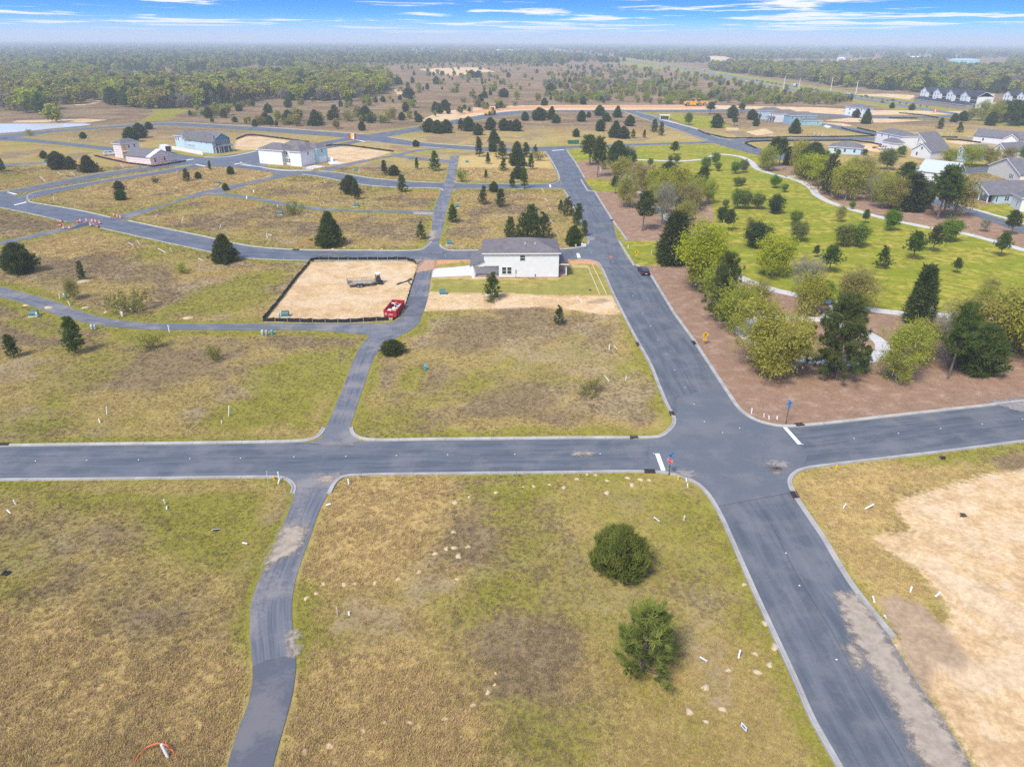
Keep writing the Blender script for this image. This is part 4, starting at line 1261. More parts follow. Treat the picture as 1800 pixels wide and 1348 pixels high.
def make_broad(seed, h=10.0, q=1.0, width=0.85, clear=0.18, leaf='yellow', fill=1.0, twig=1.0, size=1.0, stems=1, flat=1.0, bark=None):
    """broadleaf: a forking trunk whose twigs carry leaf clumps in open, uneven masses"""
    r = np.random.default_rng(seed)
    tb = MB()
    tips, tint = [], []

    def grow(p, d, l, rd, lev):
        n = 3
        pts, rr = [p], [rd]
        for i in range(n):
            d = unit(d + r.normal(0, 0.16, 3) + np.array([0, 0, 0.05]))
            p = p + d * l / n
            pts.append(p)
            rr.append(rd * (1 - 0.42 * (i + 1) / n))
        tb.tube(pts, rr, 6 if lev == 0 else (5 if lev == 1 else 3), False)
        if lev >= 2:
            for s in (0.45, 0.75, 1.0):
                tips.append(pts[0] + (pts[-1] - pts[0]) * s)
                tint.append(tn[0])
        if lev >= 3:
            return
        nb = (5, 5, 4)[lev] if lev < 3 else 0
        for b in range(nb):
            if lev == 1:
                tn[0] = 0.2 + 0.6 * r.random()
            s = 0.45 + 0.55 * (b + 1) / nb
            q0 = pts[0] + (pts[-1] - pts[0]) * s if lev else pts[min(n, 1 + int(s * n))]
            az = r.random() * 6.28 if lev else 6.283 * b / nb + r.normal(0, 0.3)
            tilt = r.uniform(0.45, 1.0) if lev else r.uniform(0.45, 1.15)
            e1 = unit(np.cross(d, np.array([0.31, 0.2, 0.93])))
            e2 = np.cross(d, e1)
            nd = unit(d * math.cos(tilt) + (e1 * math.cos(az) + e2 * math.sin(az)) * math.sin(tilt))
            nd = unit(nd * np.array([1, 1, flat]) + np.array([0, 0, 0.06]))
            grow(q0, nd, l * r.uniform(0.55, 0.85), rr[-1] * 0.62, lev + 1)
    tn = [0.5]
    for s_ in range(stems):
        a = 6.28 * s_ / max(1, stems) + r.random()
        d0 = unit(np.array([math.cos(a) * 0.35 * (stems > 1), math.sin(a) * 0.35 * (stems > 1), 1.0]) + r.normal(0, 0.05, 3))
        grow(np.array([0.0, 0, 0]), d0, h * (clear + 0.16), 0.022 * h / stems ** 0.4, 0)
    tips, tint = np.array(tips), np.array(tint)
    # fit the skeleton to the wanted spread and height
    V = np.array(tb.v)
    top = np.percentile(tips[:, 2], 98)
    rad_ = np.percentile(np.hypot(tips[:, 0], tips[:, 1]), 95)
    ctr = tips[:, :2].mean(0)
    sz, sx = 0.95 * h / top, (width * h * 0.5) / rad_
    blend = lambda Z: np.clip(Z / (top * 0.6), 0, 1)[:, None]
    for arr in (V, tips):
        arr[:, :2] = arr[:, :2] * (1 + (sx - 1) * blend(arr[:, 2])) - ctr * blend(arr[:, 2]) * sx * 0.8
        arr[:, 2] *= sz
    tb.v = [tuple(v) for v in V]
    n = int(len(tips) * 0.7)
    sel = r.permutation(len(tips))[:n]
    C, T = tips[sel], tint[sel]
    # clumps of twigs through the crown's volume, thicker towards its outside
    nc = int(95 * fill)
    dv = unit(r.normal(size=(nc, 3)))
    rr_ = (0.45 + 0.55 * r.random(nc) ** 0.6)[:, None]
    z0 = max(0.08, clear * 0.8)
    zc, rz = (0.97 + z0) / 2, (0.97 - z0) / 2
    lump = (1 + 0.22 * np.sin(3 * np.arctan2(dv[:, 1], dv[:, 0]) + seed) + 0.15 * np.sin(5 * np.arctan2(dv[:, 1], dv[:, 0]) - 2 * seed + 4 * dv[:, 2]))[:, None]
    CC = dv * rr_ * np.array([width * 0.48, width * 0.48, rz]) * h * lump
    CC[:, :2] *= np.where(CC[:, 2:3] < 0, 0.80, 1.0)
    CC[:, 2] = np.maximum(CC[:, 2] + zc * h, z0 * h * 0.8)
    ct = r.uniform(0.12, 0.9, nc)
    k_ = 8
    C2 = np.repeat(CC, k_, 0) + r.normal(0, 0.062 * h, (nc * k_, 3)) * np.array([1, 1, 0.7])
    C = np.concatenate([C, C2])
    T = np.concatenate([T, np.repeat(ct, k_)])
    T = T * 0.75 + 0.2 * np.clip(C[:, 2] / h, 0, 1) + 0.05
    nl = max(2, int(2.3 * q))
    A = leaves(C, nl, 0.031 * h * size / q ** 0.3, 0.045 * h, T, r)
    B = blades(C, unit(C - np.array([0, 0, h * 0.45])), max(1, int(2 * q * twig)), 0.05 * h, 0.008 * h / q ** 0.3, 0.8, T, r, 0.02 * h)
    return tri_mesh('crown', [A, B], LEAF[leaf]), tb.mesh('trunk', bark or (M_BARK_GREY if leaf in ('bare', 'olive', 'yellow') else M_BARK))


def make_shrub(seed, h=2.4, q=1.0, width=1.2, leaf='shrub'):
    r = np.random.default_rng(seed)
    tb = MB()
    C, T = [], []
    for s_ in range(14):
        az, el = r.random() * 6.28, r.uniform(0.5, 1.4)
        d = np.array([math.cos(az) * math.cos(el) * width, math.sin(az) * math.cos(el) * width, math.sin(el)])
        p = d * h * r.uniform(0.75, 1.0)
        tb.tube([(0, 0, 0), tuple(p * 0.5 + np.array([0, 0, 0.05 * h])), tuple(p)], [0.018 * h, 0.01 * h, 0.004], 4, False)
        tn = r.uniform(0.2, 0.85)
        for k in range(11):
            s = r.uniform(0.35, 1.0)
            C.append(p * s + r.normal(0, 0.11 * h, 3) * np.array([1, 1, 0.8]))
            T.append(tn + 0.15 * s)
    C = np.array(C)
    C[:, 2] = np.abs(C[:, 2])
    A = leaves(C, max(3, int(5 * q)), 0.042 * h / q ** 0.4, 0.06 * h, np.array(T), r)
    B = blades(C, unit(C + np.array([0, 0, 0.3])), max(3, int(4 * q)), 0.14 * h, 0.022 * h / q ** 0.3, 0.6, np.array(T), r, 0.03 * h)
    return tri_mesh('crown', [A, B], LEAF[leaf]), tb.mesh('stems', M_BARK_GREY)


def normal_height(pair, h):
    """so that the crown top is exactly at h"""
    cr = pair[0]
    co = np.empty(len(cr.vertices) * 3, np.float32)
    cr.vertices.foreach_get('co', co)
    z = np.percentile(co[2::3], 99.8)
    return (*pair, z)


SPECIES = {
    # key: (object name, category, crown part, list of (crown, trunk, height))
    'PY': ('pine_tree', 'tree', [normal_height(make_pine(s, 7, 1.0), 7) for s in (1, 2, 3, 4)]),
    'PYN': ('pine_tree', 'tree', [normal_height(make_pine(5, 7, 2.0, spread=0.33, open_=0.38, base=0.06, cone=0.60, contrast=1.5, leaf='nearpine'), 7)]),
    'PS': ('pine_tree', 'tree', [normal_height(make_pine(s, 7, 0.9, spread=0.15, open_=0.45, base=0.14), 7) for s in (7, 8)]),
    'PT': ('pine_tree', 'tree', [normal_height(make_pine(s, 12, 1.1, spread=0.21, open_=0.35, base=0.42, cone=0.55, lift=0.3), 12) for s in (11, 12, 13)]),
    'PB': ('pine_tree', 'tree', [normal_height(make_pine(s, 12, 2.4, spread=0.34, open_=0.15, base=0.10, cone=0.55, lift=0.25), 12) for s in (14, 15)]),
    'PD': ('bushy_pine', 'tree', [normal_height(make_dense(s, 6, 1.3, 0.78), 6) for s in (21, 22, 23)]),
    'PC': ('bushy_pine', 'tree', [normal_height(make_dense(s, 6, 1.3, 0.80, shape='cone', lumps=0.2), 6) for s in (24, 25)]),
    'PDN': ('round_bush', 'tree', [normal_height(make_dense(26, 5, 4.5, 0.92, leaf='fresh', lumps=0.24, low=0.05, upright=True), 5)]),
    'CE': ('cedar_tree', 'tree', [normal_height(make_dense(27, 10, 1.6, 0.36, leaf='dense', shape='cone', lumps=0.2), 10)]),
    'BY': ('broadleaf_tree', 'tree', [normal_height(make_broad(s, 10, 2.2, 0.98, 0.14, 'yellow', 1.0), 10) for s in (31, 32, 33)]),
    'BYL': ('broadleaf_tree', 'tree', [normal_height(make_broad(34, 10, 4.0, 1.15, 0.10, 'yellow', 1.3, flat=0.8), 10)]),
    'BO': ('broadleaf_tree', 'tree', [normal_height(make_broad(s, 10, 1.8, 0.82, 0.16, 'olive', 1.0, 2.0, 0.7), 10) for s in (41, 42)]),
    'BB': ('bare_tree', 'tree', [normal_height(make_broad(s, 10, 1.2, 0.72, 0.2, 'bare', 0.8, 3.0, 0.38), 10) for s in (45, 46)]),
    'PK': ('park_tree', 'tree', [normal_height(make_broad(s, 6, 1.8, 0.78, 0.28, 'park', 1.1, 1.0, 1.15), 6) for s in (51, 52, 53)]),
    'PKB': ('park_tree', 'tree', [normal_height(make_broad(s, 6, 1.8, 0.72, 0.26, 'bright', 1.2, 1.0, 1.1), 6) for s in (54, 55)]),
    'PKP': ('park_pine', 'tree', [normal_height(make_pine(s, 6, 1.2, spread=0.30, open_=0.15, base=0.34, cone=0.55, lift=0.3), 6) for s in (56, 57, 58)]),
    'OD': ('oak_tree', 'tree', [normal_height(make_broad(61, 10, 2.4, 0.8, 0.16, 'dark', 1.4, 1.0, 1.3), 10)]),
    'SH': ('shrub', 'shrub', [normal_height(make_shrub(s, 2.4, 1.2), 2.4) for s in (71, 72)]),
    'SHD': ('shrub', 'shrub', [normal_height(make_shrub(73, 2.0, 1.2, 1.4, 'dense'), 2.0)]),
    'SHO': ('shrub', 'shrub', [normal_height(make_shrub(74, 2.4, 1.0, 1.1, 'olive'), 2.4)]),
}
WORD = dict(PY='open-tufted young pine', PYN='young pine with needle tufts in full crown', PS='slender young pine', PT='tall bare-trunked pine',
            PB='big full-crowned pine', PD='dense rounded dark evergreen', PC='cone-shaped dark evergreen', PDN='dense round yellow-green bushy evergreen',
            CE='narrow dark cedar', BY='yellow-green spring-leafed tree', BYL='large spreading yellow-green tree', BO='olive-brown budding tree', BB='bare grey-twigged tree',
            PK='small round-crowned lawn tree', PKB='small bright green leafy tree', PKP='small bare-stemmed lawn pine', OD='dark-leaved oak',
            SH='rounded yellow-green shrub', SHD='low dark green shrub', SHO='pale olive shrub')
GROUP = dict(PY='pines scattered over the open lots', PS='pines scattered over the open lots', PT='tall trees in the mulched beds', PB='tall trees in the mulched beds', PD='dense evergreens on the open lots',
             PC='dense evergreens on the open lots', BY='tall trees in the mulched beds', BYL='tall trees in the mulched beds', BO='tall trees in the mulched beds', BB='tall trees in the mulched beds',
             PK='young trees on the park lawn', PKB='young trees on the park lawn', PKP='young trees on the park lawn', SH='shrubs on the open lots', SHO='shrubs on the open lots')

# landmarks that labels can point to
LAND = [('red dumpster', 693, 545), ('white two-storey house', 905, 465), ('black parked car', 1130, 476), ('stop sign at the crossing', 1174, 825), ('blue street sign', 1387, 735),
        ('looping concrete path', 1430, 600), ('blue cottage with porch', 1755, 350), ('white metal-roofed house', 1625, 300), ('half-built house', 250, 280), ('blue townhouses', 355, 258),
        ('white and teal townhouses', 520, 275), ('feather flags', 617, 245), ('traffic drums', 150, 392), ('mailbox shelter', 1166, 208), ('row of small blue houses', 1390, 215),
        ('white house by the graded strip', 1503, 202), ('pond', 70, 225), ('big tan sand lot', 1720, 950), ('long flatbed trailer', 640, 503), ('round bush by the crossing', 1088, 1000),
        ('foreground pine', 1128, 1180), ('grey-roofed houses by the silt fence', 1610, 250), ('bumped-out lawn', 1160, 445), ('curving alley at the left', 190, 570), ('foreground alley', 480, 1060),
        ('dry tan field', 680, 920), ('lower crossing', 1290, 790), ('left end of the cross street', 60, 812), ('upper T-junction', 975, 262), ('upper small crossing', 790, 327),
        ('middle street corner', 1030, 440), ('Y-shaped alley', 370, 337), ('divided boulevard', 150, 318), ('concrete park walk', 1500, 368), ('lawn beside the loop path', 1500, 470), ('apartment blocks', 1660, 175)]
USED = {}


def place_words(px, py, skip=None):
    best = sorted((math.hypot(px - a, (py - b) * 1.6), n, a, b) for n, a, b in LAND if n != skip)
    d, n, a, b = best[0]
    dx, dy = px - a, (py - b) * 1.6
    if d < 9:
        return 'at the ' + n
    if abs(dx) > abs(dy) * 1.2:
        return ('right of the ' if dx > 0 else 'left of the ') + n
    return ('in front of the ' if dy > 0 else 'beyond the ') + n


ORD = ['nearest', 'second nearest', 'third nearest', 'fourth nearest', 'fifth nearest', 'sixth nearest', 'seventh nearest', 'eighth nearest', 'ninth nearest', 'tenth nearest', 'eleventh nearest', 'twelfth nearest', 'thirteenth nearest', 'fourteenth nearest', 'fifteenth nearest']
LABELLED = []


def auto_label(o, words, px, py, skip=None):
    """remembered now, written at the end, when the number of look-alikes at each landmark is known"""
    LABELLED.append((o, words, px, py, place_words(px, py, skip)))


def write_labels():
    by = {}
    for it in LABELLED:
        by.setdefault((it[1], it[4]), []).append(it)
    for (words, where), its in by.items():
        if len(its) == 1:
            its[0][0]['label'] = words + ' ' + where
            continue
        lm = next((l for l in LAND if where.endswith(l[0])), None)
        its.sort(key=lambda i: math.hypot(i[2] - lm[1], (i[3] - lm[2]) * 1.6))
        for k, it in enumerate(its):
            it[0]['label'] = f'{words} {where}, ' + (ORD[k] if k < len(ORD) else 'farther off')


def put_tree(sp, px, py, ptop, var=None, wide=1.0, rot=None, label=None, group=True):
    name, cat, protos = SPECIES[sp]
    x, y = G(px, py)
    h = height_at(px, py, ptop)
    k = int(RNG.integers(len(protos))) if var is None else var
    cr, tr, ph = protos[k]
    root = empty(name, x, y, 0.0, RNG.random() * 6.28 if rot is None else rot)
    s = h / ph
    wide *= RNG.uniform(0.88, 1.14) if group else 1.0
    root.scale = (s * wide, s * wide * RNG.uniform(0.92, 1.08), s)
    root.rotation_euler = (RNG.normal(0, 0.03), RNG.normal(0, 0.03), root.rotation_euler[2])
    c_ = link(bpy.data.objects.new('crown', cr), root)
    t_ = link(bpy.data.objects.new('stems' if cat == 'shrub' else 'trunk', tr), root)
    root['category'] = cat
    if group and sp in GROUP:
        root['group'] = GROUP[sp]
    if label:
        root['label'] = label
    else:
        auto_label(root, WORD[sp], px, py)
    return root


TREES = [
    # sp, foot x, foot y, top y, [width factor]
    ('PY', 865, 526, 477, 1.05), ('PY', 982, 571, 537), ('PD', 38, 480, 426, 1.1), ('PC', 395, 460, 411, 1.1), ('PY', 145, 492, 458, .8), ('BO', 130, 527, 488, .9),
    ('SHO', 320, 480, 462), ('PC', 580, 432, 371, 1.15), ('SH', 516, 376, 351), ('PD', 616, 341, 308), ('PY', 626, 351, 317), ('PY', 708, 338, 307, 1.2), ('PY', 741, 421, 389, .9),
    ('PY', 796, 391, 359, 1.3), ('PD', 210, 335, 318, 1.2), ('PD', 213, 352, 332, 1.1), ('SHD', 274, 323, 309, .8), ('PY', 329, 319, 296, 1.2), ('PD', 349, 315, 302), ('PD', 406, 307, 292), ('PS', 369, 299, 282),
    ('PD', 397, 335, 322), ('PD', 104, 298, 266, 1.1), ('PD', 126, 298, 275), ('PC', 158, 303, 273, 1.2), ('PD', 78, 279, 265), ('PD', 147, 244, 232), ('PD', 231, 250, 223, 1.3), ('PD', 248, 243, 216, 1.1),
    ('PD', 262, 228, 214), ('PY', 4, 302, 277), ('SHO', 53, 239, 227),
    ('PS', 843, 276, 240), ('PD', 866, 267, 248), ('PY', 883, 280, 248, 1.2), ('PS', 858, 289, 268), ('PY', 884, 301, 278), ('PC', 909, 292, 249, .8), ('PD', 911, 315, 291), ('PY', 925, 277, 250, 1.1),
    ('PY', 941, 277, 254), ('SHO', 947, 283, 265), ('PS', 933, 298, 269), ('PS', 900, 331, 301), ('PS', 922, 332, 293), ('PS', 854, 314, 298), ('SH', 811, 320, 295, .7), ('PS', 677, 309, 281), ('PD', 693, 309, 290), ('PS', 733, 298, 277), ('PY', 766, 301, 265),
    ('PD', 731, 258, 246, 1.2), ('PY', 848, 360, 326), ('PY', 879, 364, 331), ('PD', 868, 338, 319),
    ('PB', 937, 421, 358, .75), ('PY', 895, 420, 381, 1.2), ('PB', 918, 421, 374, .8), ('PY', 956, 420, 372, 1.2), ('PD', 1008, 432, 396, .85), ('PY', 1027, 416, 387), ('PS', 1015, 397, 357, 1.2), ('PY', 998, 380, 346, 1.1), ('PY', 985, 371, 351),
    ('SH', 233, 549, 505, 1.05), ('SHO', 265, 613, 583), ('SH', 375, 633, 603, .7), ('PY', 134, 621, 555, 1.0), ('PS', 25, 628, 587, 1.4), ('PD', 690, 622, 597, 1.5), ('SHO', 1035, 693, 664),
    # heath pines along the top street
    ('PD', 755, 233, 208), ('PD', 769, 235, 211), ('PD', 785, 234, 210), ('PY', 810, 230, 208, 1.2), ('PD', 824, 231, 205), ('PD', 841, 238, 217), ('PD', 862, 229, 206), ('PC', 868, 252, 227, 1.2), ('PD', 885, 230, 208),
    ('PD', 897, 230, 212), ('PD', 908, 231, 210), ('PD', 923, 213, 196), ('PD', 948, 212, 189, 1.2), ('PC', 969, 210, 187), ('PD', 978, 217, 202), ('PD', 1012, 241, 226), ('PD', 1022, 214, 194), ('PD', 1035, 207, 196), ('PD', 1054, 204, 185),
    ('PD', 1066, 214, 198), ('PC', 1085, 207, 186), ('PD', 1055, 231, 210), ('PD', 1107, 222, 202), ('PC', 1081, 242, 212), ('PD', 1095, 244, 222), ('PY', 1113, 243, 227), ('PS', 1132, 243, 228), ('PY', 1150, 233, 209, 1.2), ('PY', 1162, 239, 214),
    ('PKB', 1210, 220, 198), ('PD', 1259, 225, 200), ('PT', 1248, 201, 179, 1.5), ('PD', 1287, 208, 185), ('PT', 1290, 222, 204, 1.3), ('PT', 1302, 200, 181, 1.4), ('PD', 1321, 211, 192), ('PD', 1329, 222, 207), ('PC', 1396, 235, 209, 1.1),
    ('PC', 1522, 218, 191), ('PD', 1504, 207, 192), ('PD', 1567, 191, 180), ('PY', 1651, 227, 207, 1.5), ('PY', 1686, 233, 214, 1.4), ('PD', 1677, 215, 199), ('PD', 1692, 213, 195),
    ('BO', 1725, 213, 175), ('BO', 1747, 217, 176), ('OD', 1765, 215, 178), ('PB', 1781, 222, 175), ('PD', 1796, 220, 172), ('BO', 1706, 212, 188), ('PD', 1740, 221, 196),
    # bed along the main street
    ('PT', 1037, 291, 236, 1.2), ('PT', 1050, 312, 240), ('PD', 1085, 292, 247), ('BO', 1060, 298, 274), ('BB', 1107, 292, 257), ('BY', 1090, 320, 275, 1.1), ('PT', 1081, 341, 308, 1.2), ('BO', 1101, 365, 303, .9), ('BY', 1135, 348, 288),
    ('PD', 1172, 335, 284), ('PT', 1129, 406, 334, 1.1), ('BB', 1163, 394, 320), ('BO', 1212, 372, 318), ('OD', 1196, 378, 346), ('BY', 1213, 332, 304), ('BO', 1246, 358, 312, .7), ('PT', 1110, 300, 265), 
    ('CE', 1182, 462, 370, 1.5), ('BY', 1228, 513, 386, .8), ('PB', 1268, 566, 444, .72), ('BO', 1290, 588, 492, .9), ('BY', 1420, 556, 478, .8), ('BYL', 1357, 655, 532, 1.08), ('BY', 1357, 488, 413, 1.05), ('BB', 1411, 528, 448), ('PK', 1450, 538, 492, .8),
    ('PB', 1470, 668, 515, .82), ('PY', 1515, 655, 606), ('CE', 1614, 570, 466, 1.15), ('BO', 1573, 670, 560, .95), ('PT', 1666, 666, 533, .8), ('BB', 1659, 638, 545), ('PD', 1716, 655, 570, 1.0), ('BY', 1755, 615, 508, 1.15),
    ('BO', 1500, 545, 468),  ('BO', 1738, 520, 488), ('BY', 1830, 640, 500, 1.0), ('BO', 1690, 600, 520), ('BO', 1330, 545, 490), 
    # park lawn
    ('PKP', 1457, 480, 430), ('PKP', 1433, 453, 431), ('PY', 1551, 472, 431, 1.2), ('PKP', 1605, 457, 406), ('PKP', 1638, 443, 394), ('PK', 1670, 426, 381), ('PKP', 1758, 451, 408), ('PKP', 1681, 481, 453), ('PK', 1480, 434, 394), ('PK', 1505, 434, 389),
    ('OD', 1361, 376, 342, 1.1), ('PK', 1398, 396, 368), ('PK', 1404, 425, 386), ('BO', 1475, 391, 358, .7), ('PKB', 1497, 368, 353), ('PKP', 1520, 393, 368), ('PKB', 1566, 406, 368), ('PKB', 1361, 331, 306), ('PK', 1378, 338, 321), ('BB', 1731, 408, 384),
    ('PKP', 1778, 413, 369), ('PKP', 1184, 273, 248), ('PKB', 1189, 288, 271), ('PKB', 1178, 286, 273), ('PK', 1143, 293, 278), ('PK', 1241, 301, 275), ('PK', 1257, 291, 268), ('PK', 1262, 301, 284), ('PK', 1293, 306, 282), ('PK', 1306, 304, 280), ('PK', 1295, 328, 310),
    ('PK', 1304, 326, 311), ('PK', 1296, 368, 331), ('PK', 1310, 368, 331), ('PK', 1332, 368, 337), ('OD', 1270, 391, 364), ('PK', 1275, 366, 349), ('PKP', 1280, 406, 367), ('OD', 1327, 436, 390, 1.1), ('BO', 1317, 402, 381),
    # bed by the right-hand street
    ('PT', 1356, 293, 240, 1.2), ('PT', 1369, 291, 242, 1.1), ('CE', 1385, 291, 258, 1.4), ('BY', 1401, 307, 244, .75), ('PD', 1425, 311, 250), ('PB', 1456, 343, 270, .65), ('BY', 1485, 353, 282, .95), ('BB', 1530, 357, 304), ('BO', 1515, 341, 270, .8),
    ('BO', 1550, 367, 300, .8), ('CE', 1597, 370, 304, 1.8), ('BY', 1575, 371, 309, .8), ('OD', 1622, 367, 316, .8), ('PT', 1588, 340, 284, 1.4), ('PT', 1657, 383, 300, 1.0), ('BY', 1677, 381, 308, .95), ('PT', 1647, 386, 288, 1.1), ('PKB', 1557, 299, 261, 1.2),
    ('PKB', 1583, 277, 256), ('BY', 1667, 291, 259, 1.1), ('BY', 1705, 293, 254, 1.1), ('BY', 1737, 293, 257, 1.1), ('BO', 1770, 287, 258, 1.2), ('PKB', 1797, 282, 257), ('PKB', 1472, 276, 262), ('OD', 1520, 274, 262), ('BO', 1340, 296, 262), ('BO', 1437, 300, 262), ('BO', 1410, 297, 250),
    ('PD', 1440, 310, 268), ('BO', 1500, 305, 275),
    # fuller belts along the beds
    ('BO', 1120, 336, 284), ('BY', 1160, 356, 294), ('BY', 1192, 346, 288), ('BO', 1226, 362, 308), ('BY', 1150, 375, 322), ('BO', 1204, 402, 350), ('BY', 1242, 500, 425), ('BO', 1256, 535, 462), 
    ('BO', 1612, 640, 560), ('BY', 1782, 605, 508), ('BO', 1722, 565, 500), ('BO', 1350, 301, 254), ('BY', 1447, 328, 272), ('BO', 1502, 342, 284), ('BY', 1542, 352, 298), ('BY', 1420, 318, 268), ('PT', 1230, 345, 292), 
    # scattered beyond the top street
    ('PD', 413, 215, 205), ('PD', 460, 215, 204, 1.2), ('PC', 510, 218, 200, 1.2), ('PC', 555, 221, 193, 1.3), ('PY', 589, 211, 184, 1.4), ('PD', 636, 230, 213), ('PD', 642, 213, 186, 1.1), ('PD', 472, 199, 182), ('PD', 420, 196, 183), ('SH', 402, 195, 178),
    ('SH', 522, 207, 187), ('SH', 612, 213, 190), ('PD', 653, 213, 196), ('PD', 783, 194, 175, 1.2), ('PD', 736, 215, 200), ('PD', 718, 172, 154, 1.2), ('PD', 722, 178, 167), ('PD', 706, 212, 197), ('BO', 692, 211, 189), ('PD', 845, 180, 165), ('PT', 862, 174, 158), ('PD', 886, 172, 155, 1.2),
    ('PD', 852, 173, 160), ('BO', 908, 176, 158), ('SH', 905, 187, 176), ('PD', 957, 186, 172), ('PD', 968, 167, 146, 1.1), ('PD', 829, 137, 123, 1.2), ('PD', 841, 137, 124, 1.2), ('PD', 700, 149, 135, 1.4), ('PD', 767, 148, 134), ('PD', 988, 168, 161, 1.4), ('PD', 1025, 184, 169),
]
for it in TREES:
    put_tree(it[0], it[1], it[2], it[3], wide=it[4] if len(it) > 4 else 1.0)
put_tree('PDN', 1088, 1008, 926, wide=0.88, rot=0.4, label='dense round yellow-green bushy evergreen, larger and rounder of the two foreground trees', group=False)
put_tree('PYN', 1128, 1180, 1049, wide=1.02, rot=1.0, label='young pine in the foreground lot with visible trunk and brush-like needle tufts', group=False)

# ---------------------------------------------------------------- the woods and the heath beyond: the nearest trees one by one, the rest as a mass
def in_poly(px, py, poly):
    poly = np.asarray(poly, float)
    ins = np.zeros(px.shape, bool)
    n = len(poly)
    for i in range(n):
        ax_, ay_ = poly[i]
        bx_, by_ = poly[(i + 1) % n]
        if ay_ != by_:
            ins ^= ((ay_ > py) != (by_ > py)) & (px < (bx_ - ax_) * (py - ay_) / (by_ - ay_) + ax_)
    return ins


def project(X, Y):
    k = -((Y * CB[1]) + X * CB[0] + (-H) * CB[2])
    return 900 + F * (X * CR[0] + Y * CR[1] - H * CR[2]) / k, 674 - F * (X * CU[0] + Y * CU[1] - H * CU[2]) / k


WOOD_NEAR = [(-300, 214), (0, 203), (60, 200), (110, 190), (172, 175), (185, 180), (195, 187), (260, 192), (330, 192), (390, 184), (470, 178), (560, 178), (620, 178), (675, 165), (690, 148), (685, 132), (640, 128), (560, 124), (470, 128), (420, 138), (340, 146), (200, 146), (150, 128), (0, 110), (-300, 105)]
WOOD_BELT = [(1225, 125), (1290, 117), (1350, 120), (1430, 117), (1500, 118), (1545, 108), (1620, 100), (1900, 100), (2050, 120), (2050, 215), (1800, 172), (1725, 162), (1610, 163), (1500, 156), (1400, 142), (1300, 130)]
SHRUBLAND = [(955, 150), (1000, 130), (1100, 120), (1210, 125), (1330, 150), (1420, 162), (1500, 176), (1520, 184), (1400, 186), (1240, 184), (1000, 184), (960, 178)]
OPEN_PATCH = [[(1235, 117), (1250, 106), (1480, 105), (1560, 100), (1545, 116), (1480, 120), (1340, 120)], [(1540, 165), (1730, 160), (1740, 190), (1560, 178)], [(1740, 172), (1830, 178), (1830, 200), (1740, 195)],
              [(1580, 100), (1640, 100), (1640, 110), (1580, 109)], [(1655, 104), (1770, 104), (1770, 126), (1660, 124)], [(1470, 98), (1500, 98), (1500, 110), (1470, 110)]]
HEATH = [(150, 128), (340, 128), (420, 126), (560, 116), (700, 112), (900, 112), (1000, 116), (1060, 112), (1100, 116), (1000, 132), (955, 150), (960, 186), (700, 212), (640, 230), (400, 222), (330, 212), (330, 196), (480, 182), (690, 168), (690, 130), (480, 126), (400, 140), (180, 148)]
LEFT_FIELD = [(-300, 216), (0, 204), (110, 192), (172, 176), (185, 188), (330, 193), (340, 212), (230, 218), (-300, 250)]


def scatter(n, ymin, ymax, seed):
    """random points, even over the picture's rows so that far ground is not over-filled"""
    r = np.random.default_rng(seed)
    d = r.random(n)
    # spacing widens with distance
    Y = ymin * (ymax / ymin) ** (d ** 0.9)
    X = (r.random(n) * 2 - 1) * (Y * 1.05 + 60)
    return X, Y, r


FOREST = []           # x, y, height, species-class
X, Y, r = scatter(60000, 400, 1850, 5)
px, py = project(X, Y)
hwd = np.minimum(line_dist(X, Y, GL(P_HIGHWAY_FAR), 60), line_dist(X, Y, GL(P_HIGHWAY_NEAR), 60))
ok = (px > -200) & (px < 2000) & (hwd > 22)
for pl in OPEN_PATCH:
    ok &= ~in_poly(px, py, pl)
wn, wb, sl, he, lf = (in_poly(px, py, p) for p in (WOOD_NEAR, WOOD_BELT, SHRUBLAND, HEATH, LEFT_FIELD))
clump = fbm(X, Y, 60, 77, 3)
dens = np.where(wn, (0.045 + 0.22 * (clump > 0.45)) * Y / 560, 0) + np.where(wb, 0.36 * Y / 700, 0) + np.where(sl, (clump > 0.44) * 0.24 + 0.03, 0) + np.where(he & ~wn, 0.010 + 0.12 * (clump > 0.57), 0) + np.where((px < 1000) & (py < 112), 0.4, 0) + np.where((px < 470 - (py - 112) * 5) & (py < 140) & ~wn, 0.28, 0) + np.where((px >= 1000) & (py < 104), 0.4, 0) \
    + np.where((px > 420) & (px < 1000) & (py > 104) & (py < 118), 0.22, 0) + np.where(lf, 0.002, 0)
keep = ok & (r.random(len(X)) < dens)
X, Y, px, py, wn, wb, sl, he = (a[keep] for a in (X, Y, px, py, wn, wb, sl, he))
u = r.random(len(X))
